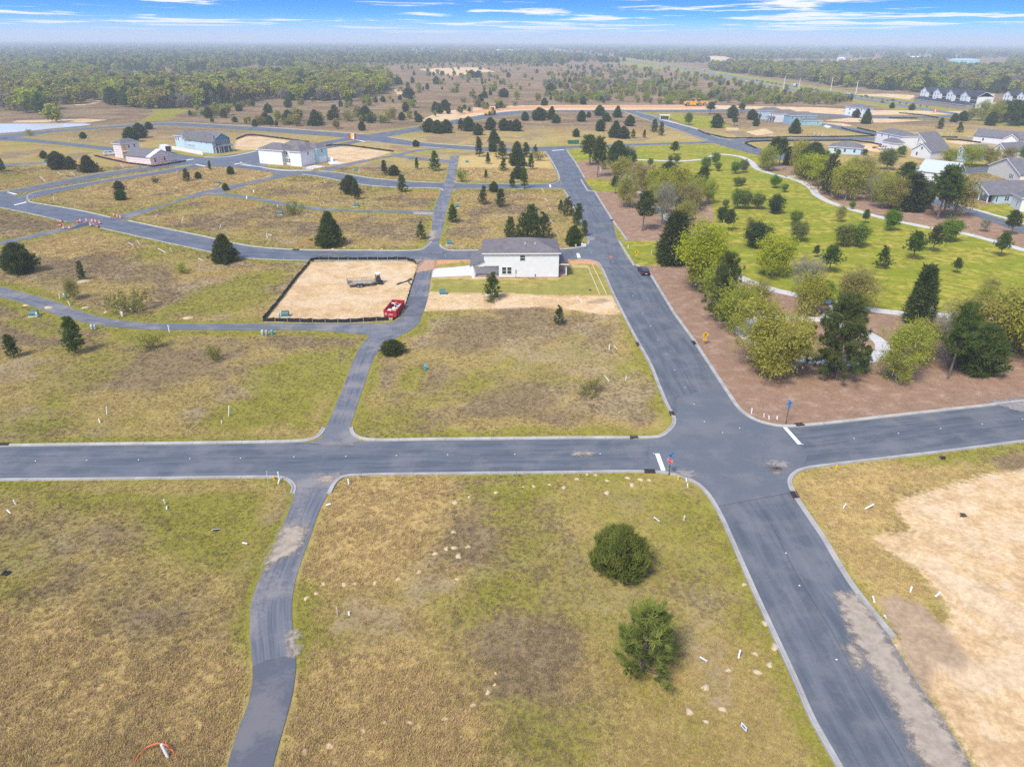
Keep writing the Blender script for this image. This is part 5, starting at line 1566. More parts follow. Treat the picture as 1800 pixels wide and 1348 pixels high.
for i in range(len(X)):
    if wn[i]:
        c_ = 'yellow' if u[i] < 0.15 else 'olive' if u[i] < 0.50 else 'bare' if u[i] < 0.82 else 'pine' if u[i] < 0.88 else 'park' if u[i] < 0.9 else 'dark'
        hh = r.uniform(9, 16) if c_ != 'bare' else r.uniform(7, 11)
    elif wb[i]:
        c_ = 'olive' if u[i] < 0.34 else 'pine' if u[i] < 0.58 else 'dark' if u[i] < 0.72 else 'yellow' if u[i] < 0.82 else 'bare'
        hh = r.uniform(9, 17)
    elif sl[i]:
        c_ = 'olive' if u[i] < 0.42 else 'bush' if u[i] < 0.68 else 'bare' if u[i] < 0.86 else 'pine'
        hh = r.uniform(3.6, 8.0)
    elif he[i]:
        c_ = 'pine' if u[i] < 0.25 else 'dark' if u[i] < 0.40 else 'olive' if u[i] < 0.75 else 'bush'
        hh = r.uniform(3, 8)
    else:
        c_ = 'pine' if u[i] < 0.4 else 'dark' if u[i] < 0.6 else 'olive'
        hh = r.uniform(9, 15)
    FOREST.append((X[i], Y[i], hh, c_))
# to the horizon
X, Y, r = scatter(42000, 1850, 16000, 6)
X = X * 0.92
px, py = project(X, Y)
ok = (px > -120) & (px < 1920)
for pl in OPEN_PATCH:
    ok &= ~in_poly(px, py, pl)
hwd = line_dist(X, Y, GL(P_HIGHWAY_FAR), 90)
ok &= (hwd > 45) & (r.random(len(X)) < 0.35 + 0.65 * (fbm(X, Y, 400, 91, 3) > 0.42))
for x_, y_, u_ in zip(X[ok], Y[ok], r.random(ok.sum())):
    FOREST.append((x_, y_, 9 + 7 * r.random() + (2 if y_ > 4000 else 0), 'pine' if u_ < 0.45 else 'dark' if u_ < 0.7 else 'olive'))

LOW = {'pine': (normal_height(make_dense(81, 10, 0.16, 0.42, 'pine', 'egg', 0.25, 0.2), 10), 'pine_tree', 'dark pine'),
       'dark': (normal_height(make_dense(82, 10, 0.16, 0.62, 'dense', 'egg', 0.25), 10), 'evergreen_tree', 'dark evergreen'),
       'yellow': (normal_height(make_broad(83, 10, 0.5, 0.95, 0.1, 'yellow', 0.6, 1, 2.2), 10), 'broadleaf_tree', 'yellow-green broadleaf'),
       'olive': (normal_height(make_broad(84, 10, 0.5, 0.85, 0.1, 'olive', 0.6, 1, 2.0), 10), 'broadleaf_tree', 'olive-brown broadleaf'),
       'bare': (normal_height(make_broad(85, 10, 0.5, 0.75, 0.1, 'bare', 0.6, 3, 1.2), 10), 'bare_tree', 'bare grey'),
       'park': (normal_height(make_broad(86, 10, 0.5, 0.85, 0.1, 'park', 0.7, 1, 2.2), 10), 'broadleaf_tree', 'green broadleaf'),
       'bush': (normal_height(make_shrub(87, 4, 0.5, 0.9, 'shrub'), 4), 'shrub', 'green heath bush')}
JOINED = {}
for k, ((cr, tr, ph), nm, wd) in LOW.items():
    # one mesh: crown and trunk together (too small in view to tell apart)
    nv = len(cr.vertices)
    co = np.empty(nv * 3, np.float32)
    cr.vertices.foreach_get('co', co)
    ti = np.empty(nv, np.float32)
    cr.attributes['tint'].data.foreach_get('value', ti)
    me = np_mesh(nm, co.reshape(-1, 3), np.arange(nv).reshape(-1, 3), [cr.materials[0]], {'tint': ti})
    JOINED[k] = (me, ph, nm, wd)

FOREST.sort(key=lambda t: -t[2] / math.hypot(t[0], t[1]))
count, mass = {}, {}
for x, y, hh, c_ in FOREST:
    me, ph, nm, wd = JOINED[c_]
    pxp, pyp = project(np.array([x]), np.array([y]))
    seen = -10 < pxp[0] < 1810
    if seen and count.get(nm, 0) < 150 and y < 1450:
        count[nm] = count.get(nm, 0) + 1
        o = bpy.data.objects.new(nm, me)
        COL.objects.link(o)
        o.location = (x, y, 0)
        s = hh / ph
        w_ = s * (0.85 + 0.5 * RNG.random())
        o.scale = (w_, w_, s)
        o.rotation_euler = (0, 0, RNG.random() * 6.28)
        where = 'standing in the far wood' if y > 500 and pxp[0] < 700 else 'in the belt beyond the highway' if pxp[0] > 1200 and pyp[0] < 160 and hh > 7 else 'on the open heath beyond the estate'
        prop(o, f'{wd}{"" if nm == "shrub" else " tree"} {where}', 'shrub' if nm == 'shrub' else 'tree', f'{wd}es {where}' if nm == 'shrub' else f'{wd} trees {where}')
    else:
        mass.setdefault(c_, []).append((x, y, hh / ph))

SRC = bpy.data.collections.new('woodland_sources')


def instance_mass(name, src_mesh, pts, label, kind='stuff', wob=0.25, seed=1):
    """many copies of one small mesh on points: one object"""
    src = bpy.data.objects.new(name + '_source', src_mesh)
    SRC.objects.link(src)
    pts = np.asarray(pts, float)
    me = bpy.data.meshes.new(name)
    me.vertices.add(len(pts))
    zc = pts[:, 3] if pts.shape[1] > 3 else np.zeros(len(pts))
    me.vertices.foreach_set('co', np.stack([pts[:, 0], pts[:, 1], zc], 1).astype(np.float32).ravel())
    r_ = np.random.default_rng(seed)
    for an, av in (('siz', pts[:, 2]), ('wid', pts[:, 2] * (1 - wob + 2 * wob * r_.random(len(pts)))), ('rot', r_.random(len(pts)) * 6.283)):
        a = me.attributes.new(an, 'FLOAT', 'POINT')
        a.data.foreach_set('value', av.astype(np.float32))
    o = link(bpy.data.objects.new(name, me))
    ng = bpy.data.node_groups.new(name, 'GeometryNodeTree')
    ng.interface.new_socket('Geometry', in_out='INPUT', socket_type='NodeSocketGeometry')
    ng.interface.new_socket('Geometry', in_out='OUTPUT', socket_type='NodeSocketGeometry')
    N = NT(ng)
    gi = N.n('NodeGroupInput')
    att = lambda nm: N.n('GeometryNodeInputNamedAttribute', {'Name': nm}, data_type='FLOAT').outputs[0]
    oi = N.n('GeometryNodeObjectInfo', {'Object': src, 'As Instance': True}, transform_space='ORIGINAL')
    sc = N.n('ShaderNodeCombineXYZ', {0: att('wid'), 1: att('wid'), 2: att('siz')})
    rt = N.n('ShaderNodeCombineXYZ', {0: 0.0, 1: 0.0, 2: att('rot')})
    ip = N.n('GeometryNodeInstanceOnPoints', {'Points': gi.outputs[0], 'Instance': oi.outputs['Geometry'], 'Rotation': rt.outputs[0], 'Scale': sc.outputs[0]})
    go = N.n('NodeGroupOutput')
    ng.links.new(ip.outputs[0], go.inputs[0])
    md = o.modifiers.new('scatter', 'NODES')
    md.node_group = ng
    return prop(o, label, kind=kind)


for c_, pts in mass.items():
    nm, wd = JOINED[c_][2], JOINED[c_][3]
    instance_mass('distant_wood' if c_ != 'bush' else 'heath_scrub', JOINED[c_][0], pts, f'distant mass of {wd} growth reaching towards the horizon', seed=len(pts))

# ---------------------------------------------------------------- grass that stands up: tufts over the nearer ground
def tuft(seed, n, h, w_, lean, mat):
    r_ = np.random.default_rng(seed)
    C = np.zeros((n, 3))
    C[:, :2] = r_.normal(0, 0.45 * h, (n, 2))
    V, T = blades(C, np.tile([0, 0, 1.0], (n, 1)), 1, h, w_, lean, r_.random(n), r_)
    return np_mesh('tuft', V, np.arange(len(V)).reshape(-1, 3), [mat], {'tint': np.clip(T, 0, 1)})


M_TDRY = foliage('dry_grass_blades', (0.390, 0.280, 0.092), (0.710, 0.540, 0.250), 0.3, 0.02)
M_TTAN = foliage('tan_grass_blades', (0.460, 0.325, 0.115), (0.780, 0.590, 0.300), 0.3, 0.02)
M_TGREEN = foliage('green_grass_blades', (0.225, 0.220, 0.026), (0.430, 0.395, 0.075), 0.3, 0.02)
M_TBROWN = foliage('brown_weed_stalks', (0.230, 0.168, 0.085), (0.450, 0.345, 0.205), 0.3, 0.02)
r = np.random.default_rng(3)
NP = 520000
d = r.random(NP)
Y = 30 + (300 - 30) * d ** 1.5
X = (r.random(NP) * 2 - 1) * (26 + 0.80 * Y)
ROAD_D = np.full(NP, 30.0)
for pl_ in ROAD_POLYS:
    if pl_[:, 1].min() < 310:
        ROAD_D = np.minimum(ROAD_D, -poly_sd(X, Y, pl_))
ff = fields(X, Y)
bare_ = np.maximum(np.maximum(ff['sand'], ff['mulch']), np.maximum(np.maximum(ff['lawn'], ff['red']), ff['dirt']))
jt = (fbm(X, Y, 1.2, 61, 2) - 0.5) * 2
CROSS = GL([(1140, 771), (1190, 700), (1268, 676), (1325, 739), (1420, 800), (1384, 850), (1260, 900), (1220, 845), (1140, 828)])
okp = (ROAD_D > 0.30 + 0.35 * np.abs(jt)) & (bare_ + jt < -0.4) & (poly_sd(X, Y, CROSS) < -0.7)
for wl in ([(757, 490), (761, 471), (800, 468), (832, 464), (842, 468), (842, 490)], [(545, 785), (566, 765), (577, 740), (614, 740), (622, 770), (640, 785)], [(490, 838), (515, 846), (522, 868), (575, 868), (592, 842), (610, 836)], [(1030, 410), (1066, 470), (1040, 456), (1010, 458), (1010, 434)], [(628, 580), (652, 594), (645, 607), (700, 590), (700, 560)]):
    okp &= poly_sd(X, Y, GL(wl)) < -0.3
okp &= r.random(NP) < (0.55 + 0.45 * (fbm(X, Y, 2.5, 71, 3) > 0.47))
kindr = r.random(NP)
tsel = (ff['tan'] + 3 * jt > 0) & (kindr > 0.12)
gsel = ~tsel & (kindr < ff['green'] * 0.85)
bsel = ~gsel & ~tsel & (kindr < ff['green'] * 0.85 + ff['brown'] * 0.85)
siz = r.uniform(0.7, 1.5, NP) * (1 + 0.9 * np.clip((Y - 105) / 150, 0, 1)) * (1 + 0.25 * (ff['tan'] > 0))
for sel, nm, mt, lb, hh in ((okp & gsel, 'green_grass', M_TGREEN, 'short green grass growing along kerbs and in patches', 0.13), (okp & bsel, 'brown_weeds', M_TBROWN, 'brown dead weed stalks over the empty lots', 0.20), (okp & tsel, 'tan_grass', M_TTAN, 'standing tan grass in sandy orange patches', 0.2), (okp & ~gsel & ~bsel & ~tsel, 'dry_grass', M_TDRY, 'dry straw-coloured grass covering the lots', 0.17)):
    instance_mass(nm, tuft(5, 16, hh, hh * 0.17, 0.95, mt), np.stack([X[sel], Y[sel], siz[sel]], 1), lb, seed=9)
# ================================================================ BUILDINGS
def siding(name, col, pitch=0.18):
    m, t = material(name)
    oc = t.n('ShaderNodeTexCoord').outputs['Object']
    z = t.n('ShaderNodeSeparateXYZ', {0: oc}).outputs[2]
    saw = t.math('FRACT', t.math('DIVIDE', z, pitch))
    n = t.noise(oc, 0.8, 3)
    f = t.lin(n, 0.3, 0.7, 0.95, 1.04)
    c = t.mix(1.0, col, t.n('ShaderNodeCombineXYZ', {0: f, 1: f, 2: f}).outputs[0], 'MULTIPLY')
    bp = t.n('ShaderNodeBump', {'Height': saw, 'Strength': 0.5, 'Distance': 0.02})
    finish(t, t.n('ShaderNodeBsdfPrincipled', {'Base Color': c, 'Roughness': 0.55, 'Specular IOR Level': 0.3, 'Normal': bp.outputs[0]}).outputs[0])
    return m


def shingles(name, a, b):
    m, t = material(name)
    oc = t.n('ShaderNodeTexCoord').outputs['Object']
    br = t.n('ShaderNodeTexBrick', {'Vector': oc, 'Scale': 3.2, 'Color1': (*a, 1), 'Color2': (*b, 1), 'Mortar': tuple(v * 0.7 for v in a) + (1,), 'Mortar Size': 0.012})
    n = t.noise(oc, 0.7, 5, 0.65)
    f = t.lin(n, 0.3, 0.7, 0.82, 1.18)
    c = t.mix(1.0, br.outputs[0], t.n('ShaderNodeCombineXYZ', {0: f, 1: f, 2: f}).outputs[0], 'MULTIPLY')
    finish(t, t.n('ShaderNodeBsdfPrincipled', {'Base Color': c, 'Roughness': 0.9, 'Specular IOR Level': 0.15}).outputs[0])
    return m


W_WHITE = siding('white_siding', (0.78, 0.79, 0.80))
W_CREAM = siding('cream_siding', (0.74, 0.70, 0.60))
W_GREY = siding('pale_grey_siding', (0.72, 0.73, 0.75))
W_LBLUE = siding('light_blue_siding', (0.50, 0.66, 0.74))
W_BLUE = siding('mid_blue_siding', (0.25, 0.42, 0.54))
W_TEAL = siding('teal_siding', (0.29, 0.55, 0.56))
W_DTEAL = siding('dark_teal_siding', (0.10, 0.235, 0.30))
W_AQUA = siding('aqua_siding', (0.42, 0.66, 0.66))
W_BRICK = plain('brown_brick', (0.33, 0.26, 0.235), 0.85, var=0.2, scale=3)
W_TRIM = plain('white_trim', (0.80, 0.80, 0.80), 0.5, var=0.04)
R_GREY = shingles('grey_shingles', (0.150, 0.145, 0.150), (0.195, 0.188, 0.188))
R_BROWN = shingles('brown_grey_shingles', (0.155, 0.138, 0.138), (0.205, 0.185, 0.182))
R_DARK = shingles('charcoal_shingles', (0.040, 0.048, 0.062), (0.065, 0.072, 0.088))
R_METAL = plain('white_metal_roof', (0.50, 0.54, 0.57), 0.45, spec=0.5, var=0.05)
M_GLASS = plain('window_glass', (0.045, 0.055, 0.060), 0.08, spec=0.8, var=0.15)
M_DOOR = plain('house_door', (0.20, 0.10, 0.07), 0.5)
M_DARKVOID = plain('dark_opening', (0.05, 0.05, 0.05), 0.9)
M_FOUND = plain('brick_base', (0.40, 0.25, 0.19), 0.9, var=0.2, scale=4)
M_WRAP = None


class House:
    def __init__(self, name, label, cat, A, B, group=None, lab=None):
        a, b = G(*A), G(*B)
        self.len = float(np.linalg.norm(b - a))
        self.ang = math.atan2(b[1] - a[1], b[0] - a[0])
        self.a = a
        self.root = empty(name, a[0], a[1], 0, self.ang)
        prop(self.root, label, cat, group)
        self.win = {}

    def local(self, px, py):
        d = G(px, py) - self.a
        c, s = math.cos(self.ang), math.sin(self.ang)
        return d[0] * c + d[1] * s, -d[0] * s + d[1] * c

    def wall(self, boxes, mat, gables=(), name='wall', label=None):
        m = MB()
        for b in boxes:
            m.box(*b)
        for g in gables:       # (axis, lo, hi, y0, y1, z, rise)
            ax_, lo, hi, p0, p1, z, rise = g
            m.prism([(lo, z), (hi, z), ((lo + hi) / 2, z + rise)], p0, p1, ax_)
        o = m.build(name, mat, self.root)
        if label:
            o['label'] = label
        return o

    def base(self, x0, y0, x1, y1):
        MB().box(x0 - 0.03, y0 - 0.03, -0.1, x1 + 0.03, y1 + 0.03, 0.22).build('foundation', M_FOUND, self.root)

    def hip(self, x0, y0, x1, y1, z, rise, mat, over=0.45, name='roof', inset=None):
        x0, y0, x1, y1 = x0 - over, y0 - over, x1 + over, y1 + over
        w_, d_ = x1 - x0, y1 - y0
        i_ = min(w_, d_) / 2 if inset is None else inset
        m = MB()
        e = [(x0, y0, z), (x1, y0, z), (x1, y1, z), (x0, y1, z)]
        if w_ >= d_:
            r0, r1 = (x0 + i_, (y0 + y1) / 2, z + rise), (x1 - i_, (y0 + y1) / 2, z + rise)
            m.poly([e[0], e[1], r1, r0]); m.poly([e[2], e[3], r0, r1]); m.poly([e[1], e[2], r1]); m.poly([e[3], e[0], r0])
        else:
            r0, r1 = ((x0 + x1) / 2, y0 + i_, z + rise), ((x0 + x1) / 2, y1 - i_, z + rise)
            m.poly([e[1], e[2], r1, r0]); m.poly([e[3], e[0], r0, r1]); m.poly([e[0], e[1], r0]); m.poly([e[2], e[3], r1])
        o = m.build(name, mat, self.root)
        MB().box(x0, y0, z - 0.22, x1, y1, z - 0.004).build('fascia', W_TRIM, o)
        return o

    def gable(self, x0, y0, x1, y1, z, rise, mat, axis='x', over=0.4, name='roof', thick=0.14):
        """two slopes with the ridge along axis"""
        m, f = MB(), MB()
        if axis == 'x':
            lo, hi, p0, p1 = y0, y1, x0 - over, x1 + over
        else:
            lo, hi, p0, p1 = x0, x1, y0 - over, y1 + over
        c = (lo + hi) / 2
        k = rise / (c - lo)
        L, Hh = lo - over, hi + over
        zl = z - k * over
        prof = [(L, zl + 0.02), (c, z + rise + 0.02), (Hh, zl + 0.02), (Hh, zl + thick + 0.02), (c, z + rise + thick + 0.06), (L, zl + thick + 0.02)]
        sw = 'x' if axis == 'x' else 'y'
        m.prism(prof, p0, p1, sw)
        o = m.build(name, mat, self.root)
        for q0, q1 in ((p0 - 0.05, p0 - 0.003), (p1 + 0.003, p1 + 0.05)):       # rake boards
            f.prism([(L, zl - 0.16), (c, z + rise - 0.16), (Hh, zl - 0.16), (Hh, zl + thick), (c, z + rise + thick), (L, zl + thick)], q0, q1, sw)
        f.build('rake_board', W_TRIM, o)
        return o

    def window(self, face, u, z, w_=0.9, h_=1.5, at=0.0, parent=None, name='window', trim=True):
        """face: f (looks to -y), b, l (looks to -x), r; at = that wall's plane"""
        key = (round(w_, 2), round(h_, 2), trim)
        if key not in WIN_MESH:
            fr, pa = MB(), MB()
            tw = 0.10
            for q in ((-w_ / 2 - tw, -0.06, 0, -w_ / 2, 0.03, h_), (w_ / 2, -0.06, 0, w_ / 2 + tw, 0.03, h_), (-w_ / 2 - tw, -0.065, -tw, w_ / 2 + tw, 0.03, -0.002), (-w_ / 2 - tw, -0.065, h_ + 0.002, w_ / 2 + tw, 0.03, h_ + tw), (-w_ / 2, -0.05, h_ / 2 - 0.03, w_ / 2, -0.021, h_ / 2 + 0.03)):
                fr.box(*q)
            pa.box(-w_ / 2 + 0.002, -0.02, 0.002, w_ / 2 - 0.002, 0.02, h_ - 0.002)
            WIN_MESH[key] = (fr.mesh('window', W_TRIM), pa.mesh('pane', M_GLASS))
        fm, pm = WIN_MESH[key]
        o = link(bpy.data.objects.new(name, fm), parent or self.root)
        p = link(bpy.data.objects.new('pane', pm), o)
        if face == 'f':
            o.location, rz = (u, at, z), 0
        elif face == 'b':
            o.location, rz = (u, at, z), math.pi
        elif face == 'l':
            o.location, rz = (at, u, z), -math.pi / 2
        else:
            o.location, rz = (at, u, z), math.pi / 2
        o.rotation_euler = (0, 0, rz)
        return o

    def column(self, x, y, z0, z1, s=0.2, mat=None, name='column'):
        return MB().box(x - s / 2, y - s / 2, z0, x + s / 2, y + s / 2, z1).build(name, mat or W_TRIM, self.root)

    def part(self, name, mat, *boxes, parent=None):
        m = MB()
        for b in boxes:
            m.box(*b)
        return m.build(name, mat, parent or self.root)

    def stand(self, ptop, px, py):
        return height_at(px, py, ptop)


WIN_MESH = {}

# ---- the white two-storey house beside the sodded lot
hs = House('white_house', 'white two-storey house with brown-grey hip roof beside a sodded lawn', 'house', (851, 489), (981.5, 488.5))
L = hs.len
E_ = height_at(916, 489, 444.5)
D_ = 11.0
hs.base(-1.9, 0, L, D_)
# near wall with the recessed patio left open at its lower left
hs.wall([(0, 0, 2.75, 3.25, 0.2, E_), (3.25, 0, 0.2, L, 0.2, E_), (L - 0.2, 0.203, 0.2, L, D_ - 0.203, E_), (-0.0, D_ - 0.2, 0.2, L, D_, E_), (0.0, 0.203, 2.75, 0.2, D_ - 0.203, E_), (3.25, 0.203, 0.2, 3.43, 2.4, 2.74), (-2.35, 2.4, 0.2, 3.43, 2.6, 2.74)], W_WHITE)
hs.part('patio_ceiling', W_TRIM, (-1.9, 0.21, 2.60, 2.6, 2.39, 2.73))
hs.part('patio_slab', M_SLAB, (-2.7, -0.25, 0.0, 3.25, 2.4, 0.16))
hs.column(-2.25, 0.12, 0.16, 2.6, 0.2)
hs.wall([(-2.4, 0.0, 2.62, -0.01, 0.2, 3.0), (-2.4, 2.61, 0.2, -0.01, D_ - 1.0, 2.98)], W_WHITE, name='side_wall')
m_ = MB()
m_.poly([(-3.1, -0.35, 2.72), (-0.004, -0.35, 4.15), (-0.004, D_ - 0.8, 4.15), (-3.1, D_ - 0.8, 2.72)])
m_.poly([(-3.1, -0.35, 2.58), (-3.1, D_ - 0.8, 2.58), (-0.004, D_ - 0.8, 4.0), (-0.004, -0.35, 4.0)])
m_.poly([(-3.1, -0.35, 2.58), (-0.004, -0.35, 4.0), (-0.004, -0.35, 4.15), (-3.1, -0.35, 2.72)])
m_.poly([(-3.1, -0.35, 2.58), (-3.1, -0.35, 2.72), (-3.1, D_ - 0.8, 2.72), (-3.1, D_ - 0.8, 2.58)])
m_.build('side_roof', R_GREY, hs.root)
MB().prism([(-2.4, 2.6), (-0.01, 2.6), (-0.01, 3.9), (-2.4, 2.85)], 0.001, 0.2, 'y').build('side_gable', W_WHITE, hs.root)
hs.hip(0, 0, L, D_, E_, 1.95, R_BROWN, 0.42)
hs.hip(1.2, D_ + 0.4, 6.2, D_ + 3.4, 3.0, 1.1, R_BROWN, 0.3, name='rear_roof')
hs.wall([(1.2, D_ + 0.01, 0.2, 6.2, D_ + 3.3, 2.78)], W_WHITE, name='rear_wing')
hs.window('f', 8.4, E_ - 1.75, 1.05, 1.15, 0.0)
for du in (0, 0.95):
    hs.window('f', 4.4 + du * 1.2, 0.95, 0.88, 1.5, 0.0)
ub = hs.part('utility_box', plain('meter_grey', (0.42, 0.45, 0.47), 0.5), (6.75, -0.14, 1.2, 7.1, -0.004, 1.95))
MB().tube([(6.92, -0.06, 0.2), (6.92, -0.06, 1.2)], 0.035).build('conduit', plain('conduit_grey', (0.45, 0.46, 0.47), 0.5), ub)
hs.part('hose_box', plain('blue_box', (0.05, 0.16, 0.42), 0.5), (11.1, -0.12, 0.4, 11.35, -0.004, 0.85))
for vx in (6.0, 8.2):
    MB().tube([(9.0 + (vx - 6) , 2.2, E_ + 1.2), (9.0 + (vx - 6), 2.2, E_ + 1.75)], 0.07, 8).build('roof_vent', W_TRIM, hs.root)
# street-side porch on the right
hs.part('porch_slab', plain('porch_brick', (0.42, 0.27, 0.22), 0.85), (L + 0.04, 1.0, 0.0, L + 2.0, 7.0, 0.3))
for yy in (1.3, 4.0, 6.7):
    hs.column(L + 1.8, yy, 0.3, 2.95, 0.22)
m_ = MB()
m_.prism([(L + 0.01, 2.95), (L + 2.3, 2.95), (L + 2.3, 3.08), (L + 0.01, 3.95)], 0.7, 7.3, 'y')
m_.build('porch_roof', R_GREY, hs.root)
hs.part('porch_fascia', W_TRIM, (L + 0.012, 0.69, 2.72, L + 2.29, 7.31, 2.946))
hs.window('r', 2.2, 0.9, 0.8, 1.5, L)
hs.window('r', 5.6, 0.9, 0.8, 1.5, L)
dr = hs.part('door', M_DOOR, (L + 0.004, 3.5, 0.3, L + 0.06, 4.5, 2.4))
hs.part('handle', W_TRIM, (L + 0.065, 3.58, 1.2, L + 0.12, 3.64, 1.35), parent=dr)

# ---- white and teal townhouses
tw = House('townhouse_row', 'white and teal two-storey townhouse row with brown-grey hip roofs and new driveway', 'townhouse', (457, 287.5), (531, 293.5))
L = tw.len
hh = tw.stand(262, 500, 291)
hh = 5.9
xr, yr = tw.local(551, 287.5)
xt, yt = tw.local(576, 284)
dp = 14.0
tw.wall([(0, 0, 0, L * 0.56, 9.0, hh), (L * 0.56 + 0.003, 1.8, 0, L * 0.74, 9.0, hh), (L * 0.74 + 0.003, 0, 0, L, yr, hh)], W_WHITE)
tw.wall([(L - 6, yr + 0.003, 0, L + 0.8, yr + 7.5, hh)], W_AQUA, name='teal_wall', label='aqua-teal end unit wall')
tw.wall([(0.4, 9.01, 0, L - 6.01, yr + 7.0, hh - 0.2)], W_WHITE, name='rear_wall')
tw.hip(0, 0, L * 0.60, 9.0, hh, 2.3, R_BROWN)
tw.hip(L * 0.70, 0, L, yr, hh + 0.02, 1.9, R_BROWN)
tw.hip(L - 6, yr + 0.5, L + 0.8, yr + 7.5, hh + 0.04, 1.9, R_BROWN)
tw.hip(L * 0.2, 7.0, L * 0.9, yr + 6.5, hh - 0.1, 2.8, R_BROWN)
for u, z, w_, h_ in ((L * 0.61, 4.1, 0.8, 1.3), (L * 0.61, 1.0, 0.8, 1.5), (L * 0.66, 1.0, 0.8, 1.5), (L * 0.70, 1.0, 0.7, 1.5)):
    tw.window('f', u, z, w_, h_, 1.8)
tw.window('f', L * 0.585, 1.0, 0.01 + 0.6, 1.5, 1.8)
tw.window('l', 1.0, 4.2, 0.6, 1.2, L * 0.74 + 0.003)
tw.window('l', 1.0, 2.6, 0.6, 1.2, L * 0.74 + 0.003)
tw.window('r', yr * 0.5, 4.1, 0.8, 1.4, L)
tw.window('r', yr + 3.6, 4.1, 0.8, 1.4, L + 0.8)
tw.part('garage_door', W_TRIM, (L + 0.004, 0.8, 0.05, L + 0.05, yr - 0.8, 2.5))
tw.part('garage_door', W_TRIM, (L + 0.804, yr + 1.2, 0.05, L + 0.85, yr + 6.2, 2.5))
tw.part('side_fence', W_TRIM, (L + 0.86, yr + 7.3, 0, L + 3.4, yr + 7.4, 1.8))

# ---- blue townhouses at the upper left
bt = House('blue_townhouse_row', 'light blue and dark teal two-storey townhouses with gabled fronts and white fence', 'townhouse', (311, 266), (361, 272.5))
L = bt.len
hh = 6.0
xr, yr = bt.local(384, 270)
xe, ye = bt.local(414, 266.5)
bt.wall([(0.0, 4.5, 0, L, yr, hh), (-0.0, 12.0, 0, 6, 19.0, hh)], W_LBLUE, [('x', 4.5, yr, L - 0.25, L, hh, 2.6)])
bt.wall([(2, yr + 0.003, 0, L - 0.8, ye, hh)], W_DTEAL, [('x', yr + 0.003, ye, L - 1.05, L - 0.8, hh, 2.4)], name='teal_wall', label='dark teal front unit')
bt.wall([(-9.0, 6.0, 0, -0.01, 14.0, hh)], W_LBLUE, name='rear_unit_wall')
bt.gable(0, 4.5, L, yr, hh, 2.6, R_GREY, 'x')
bt.gable(2, yr, L - 0.8, ye, hh + 0.05, 2.4, R_GREY, 'x')
bt.hip(-9.0, 6.0, 0, 14.0, hh, 2.2, R_GREY)
for u in (0.28, 0.5, 0.72):
    bt.window('r', 4.5 + (yr - 4.5) * u, 3.8, 0.85, 1.4, L)
    bt.window('r', yr + (ye - yr) * u, 3.8, 0.85, 1.4, L - 0.8)
for u in (0.5, 0.72):
    bt.window('r', 4.5 + (yr - 4.5) * u, 0.9, 0.85, 1.4, L)
for u, z in ((L * 0.2, 4.0), (L * 0.62, 4.0), (L * 0.8, 4.0)):
    bt.window('f', u, z, 0.7, 1.2, 4.5)
for u in (-8, -6.2, -2.0):
    bt.window('f', u, 3.9, 0.8, 1.4, 6.0)
# porches
pr = MB().prism([(L - 0.8 + 0.004, 2.75), (L + 1.6, 2.75), (L + 1.6, 2.88), (L - 0.8 + 0.004, 3.6)], yr + 0.3, ye - 0.3, 'y').build('porch_roof', R_GREY, bt.root)
for k in range(4):
    bt.column(L + 1.35, yr + 0.5 + (ye - yr - 1.0) * k / 3, 0, 2.75, 0.22)
MB().prism([(L + 0.004, 2.6), (L + 1.3, 2.6), (L + 1.3, 2.7), (L + 0.004, 3.3)], 4.8, 8.0, 'y').build('porch_roof', R_GREY, bt.root)
bt.column(L + 1.15, 5.0, 0, 2.6, 0.2); bt.column(L + 1.15, 7.8, 0, 2.6, 0.2)
bt.part('door', M_DOOR, (L + 0.004, 5.8, 0, L + 0.05, 6.8, 2.2))
for k in range(5):      # external stair and railings
    bt.column(1.0 + k * 1.6, 3.9, 0, 5.0 - 0.6 * k, 0.16)
bt.part('stair_rail', W_TRIM, (0.8, 3.85, 4.95, 2.6, 3.95, 5.1), (2.6, 3.85, 3.2, 7.6, 3.95, 3.35))
fx = House('picket_fence', 'white board fence along the blue townhouses', 'fence', (303, 263.5), (357, 273.5))
for k in range(14):
    fx.part('fence_panel', W_TRIM, (fx.len * k / 14 + 0.05, -0.04, 0.1, fx.len * (k + 1) / 14 - 0.05, 0.04, 1.75))
for k in range(15):
    fx.part('post', W_TRIM, (fx.len * k / 14 - 0.048, -0.08, 0, fx.len * k / 14 + 0.048, 0.08, 1.9))

# ---- the half-built house in white wrap
m, t = material('printed_house_wrap')
_oc = t.n('ShaderNodeTexCoord').outputs['Object']
_z = t.n('ShaderNodeSeparateXYZ', {0: _oc})
_row = t.math('FRACT', t.math('DIVIDE', _z.outputs[2], 0.95))
_s1 = t.math('MULTIPLY', t.ss(t.math('ABSOLUTE', t.math('SUBTRACT', _row, 0.5)), 0.16, 0.20, 1, 0), t.ss(t.noise(t.vmath('MULTIPLY', _oc, (2.2, 2.2, 0.6)), 1.0, 1), 0.46, 0.52))
_c = t.mix(t.math('MULTIPLY', _s1, 0.75), (0.76, 0.72, 0.71), (0.55, 0.26, 0.24))
finish(t, t.n('ShaderNodeBsdfPrincipled', {'Base Color': _c, 'Roughness': 0.5}).outputs[0])
M_WRAP = m
M_LUMBER = plain('raw_lumber', (0.62, 0.44, 0.24), 0.8, var=0.15)
ub_ = House('unfinished_house', 'half-built house in printed white wrap with grey roof and two-storey tower', 'house', (223, 285.5), (266, 290))
L = ub_.len
xb, yb = ub_.local(294, 282.5)
ub_.wall([(0, 0, 0, L, yb, 3.0)], M_WRAP, [('x', 0, yb, L - 0.25, L, 3.0, 2.3)])
ub_.gable(0, 0, L - 2.2, yb, 3.0, 2.3, R_GREY, 'x')
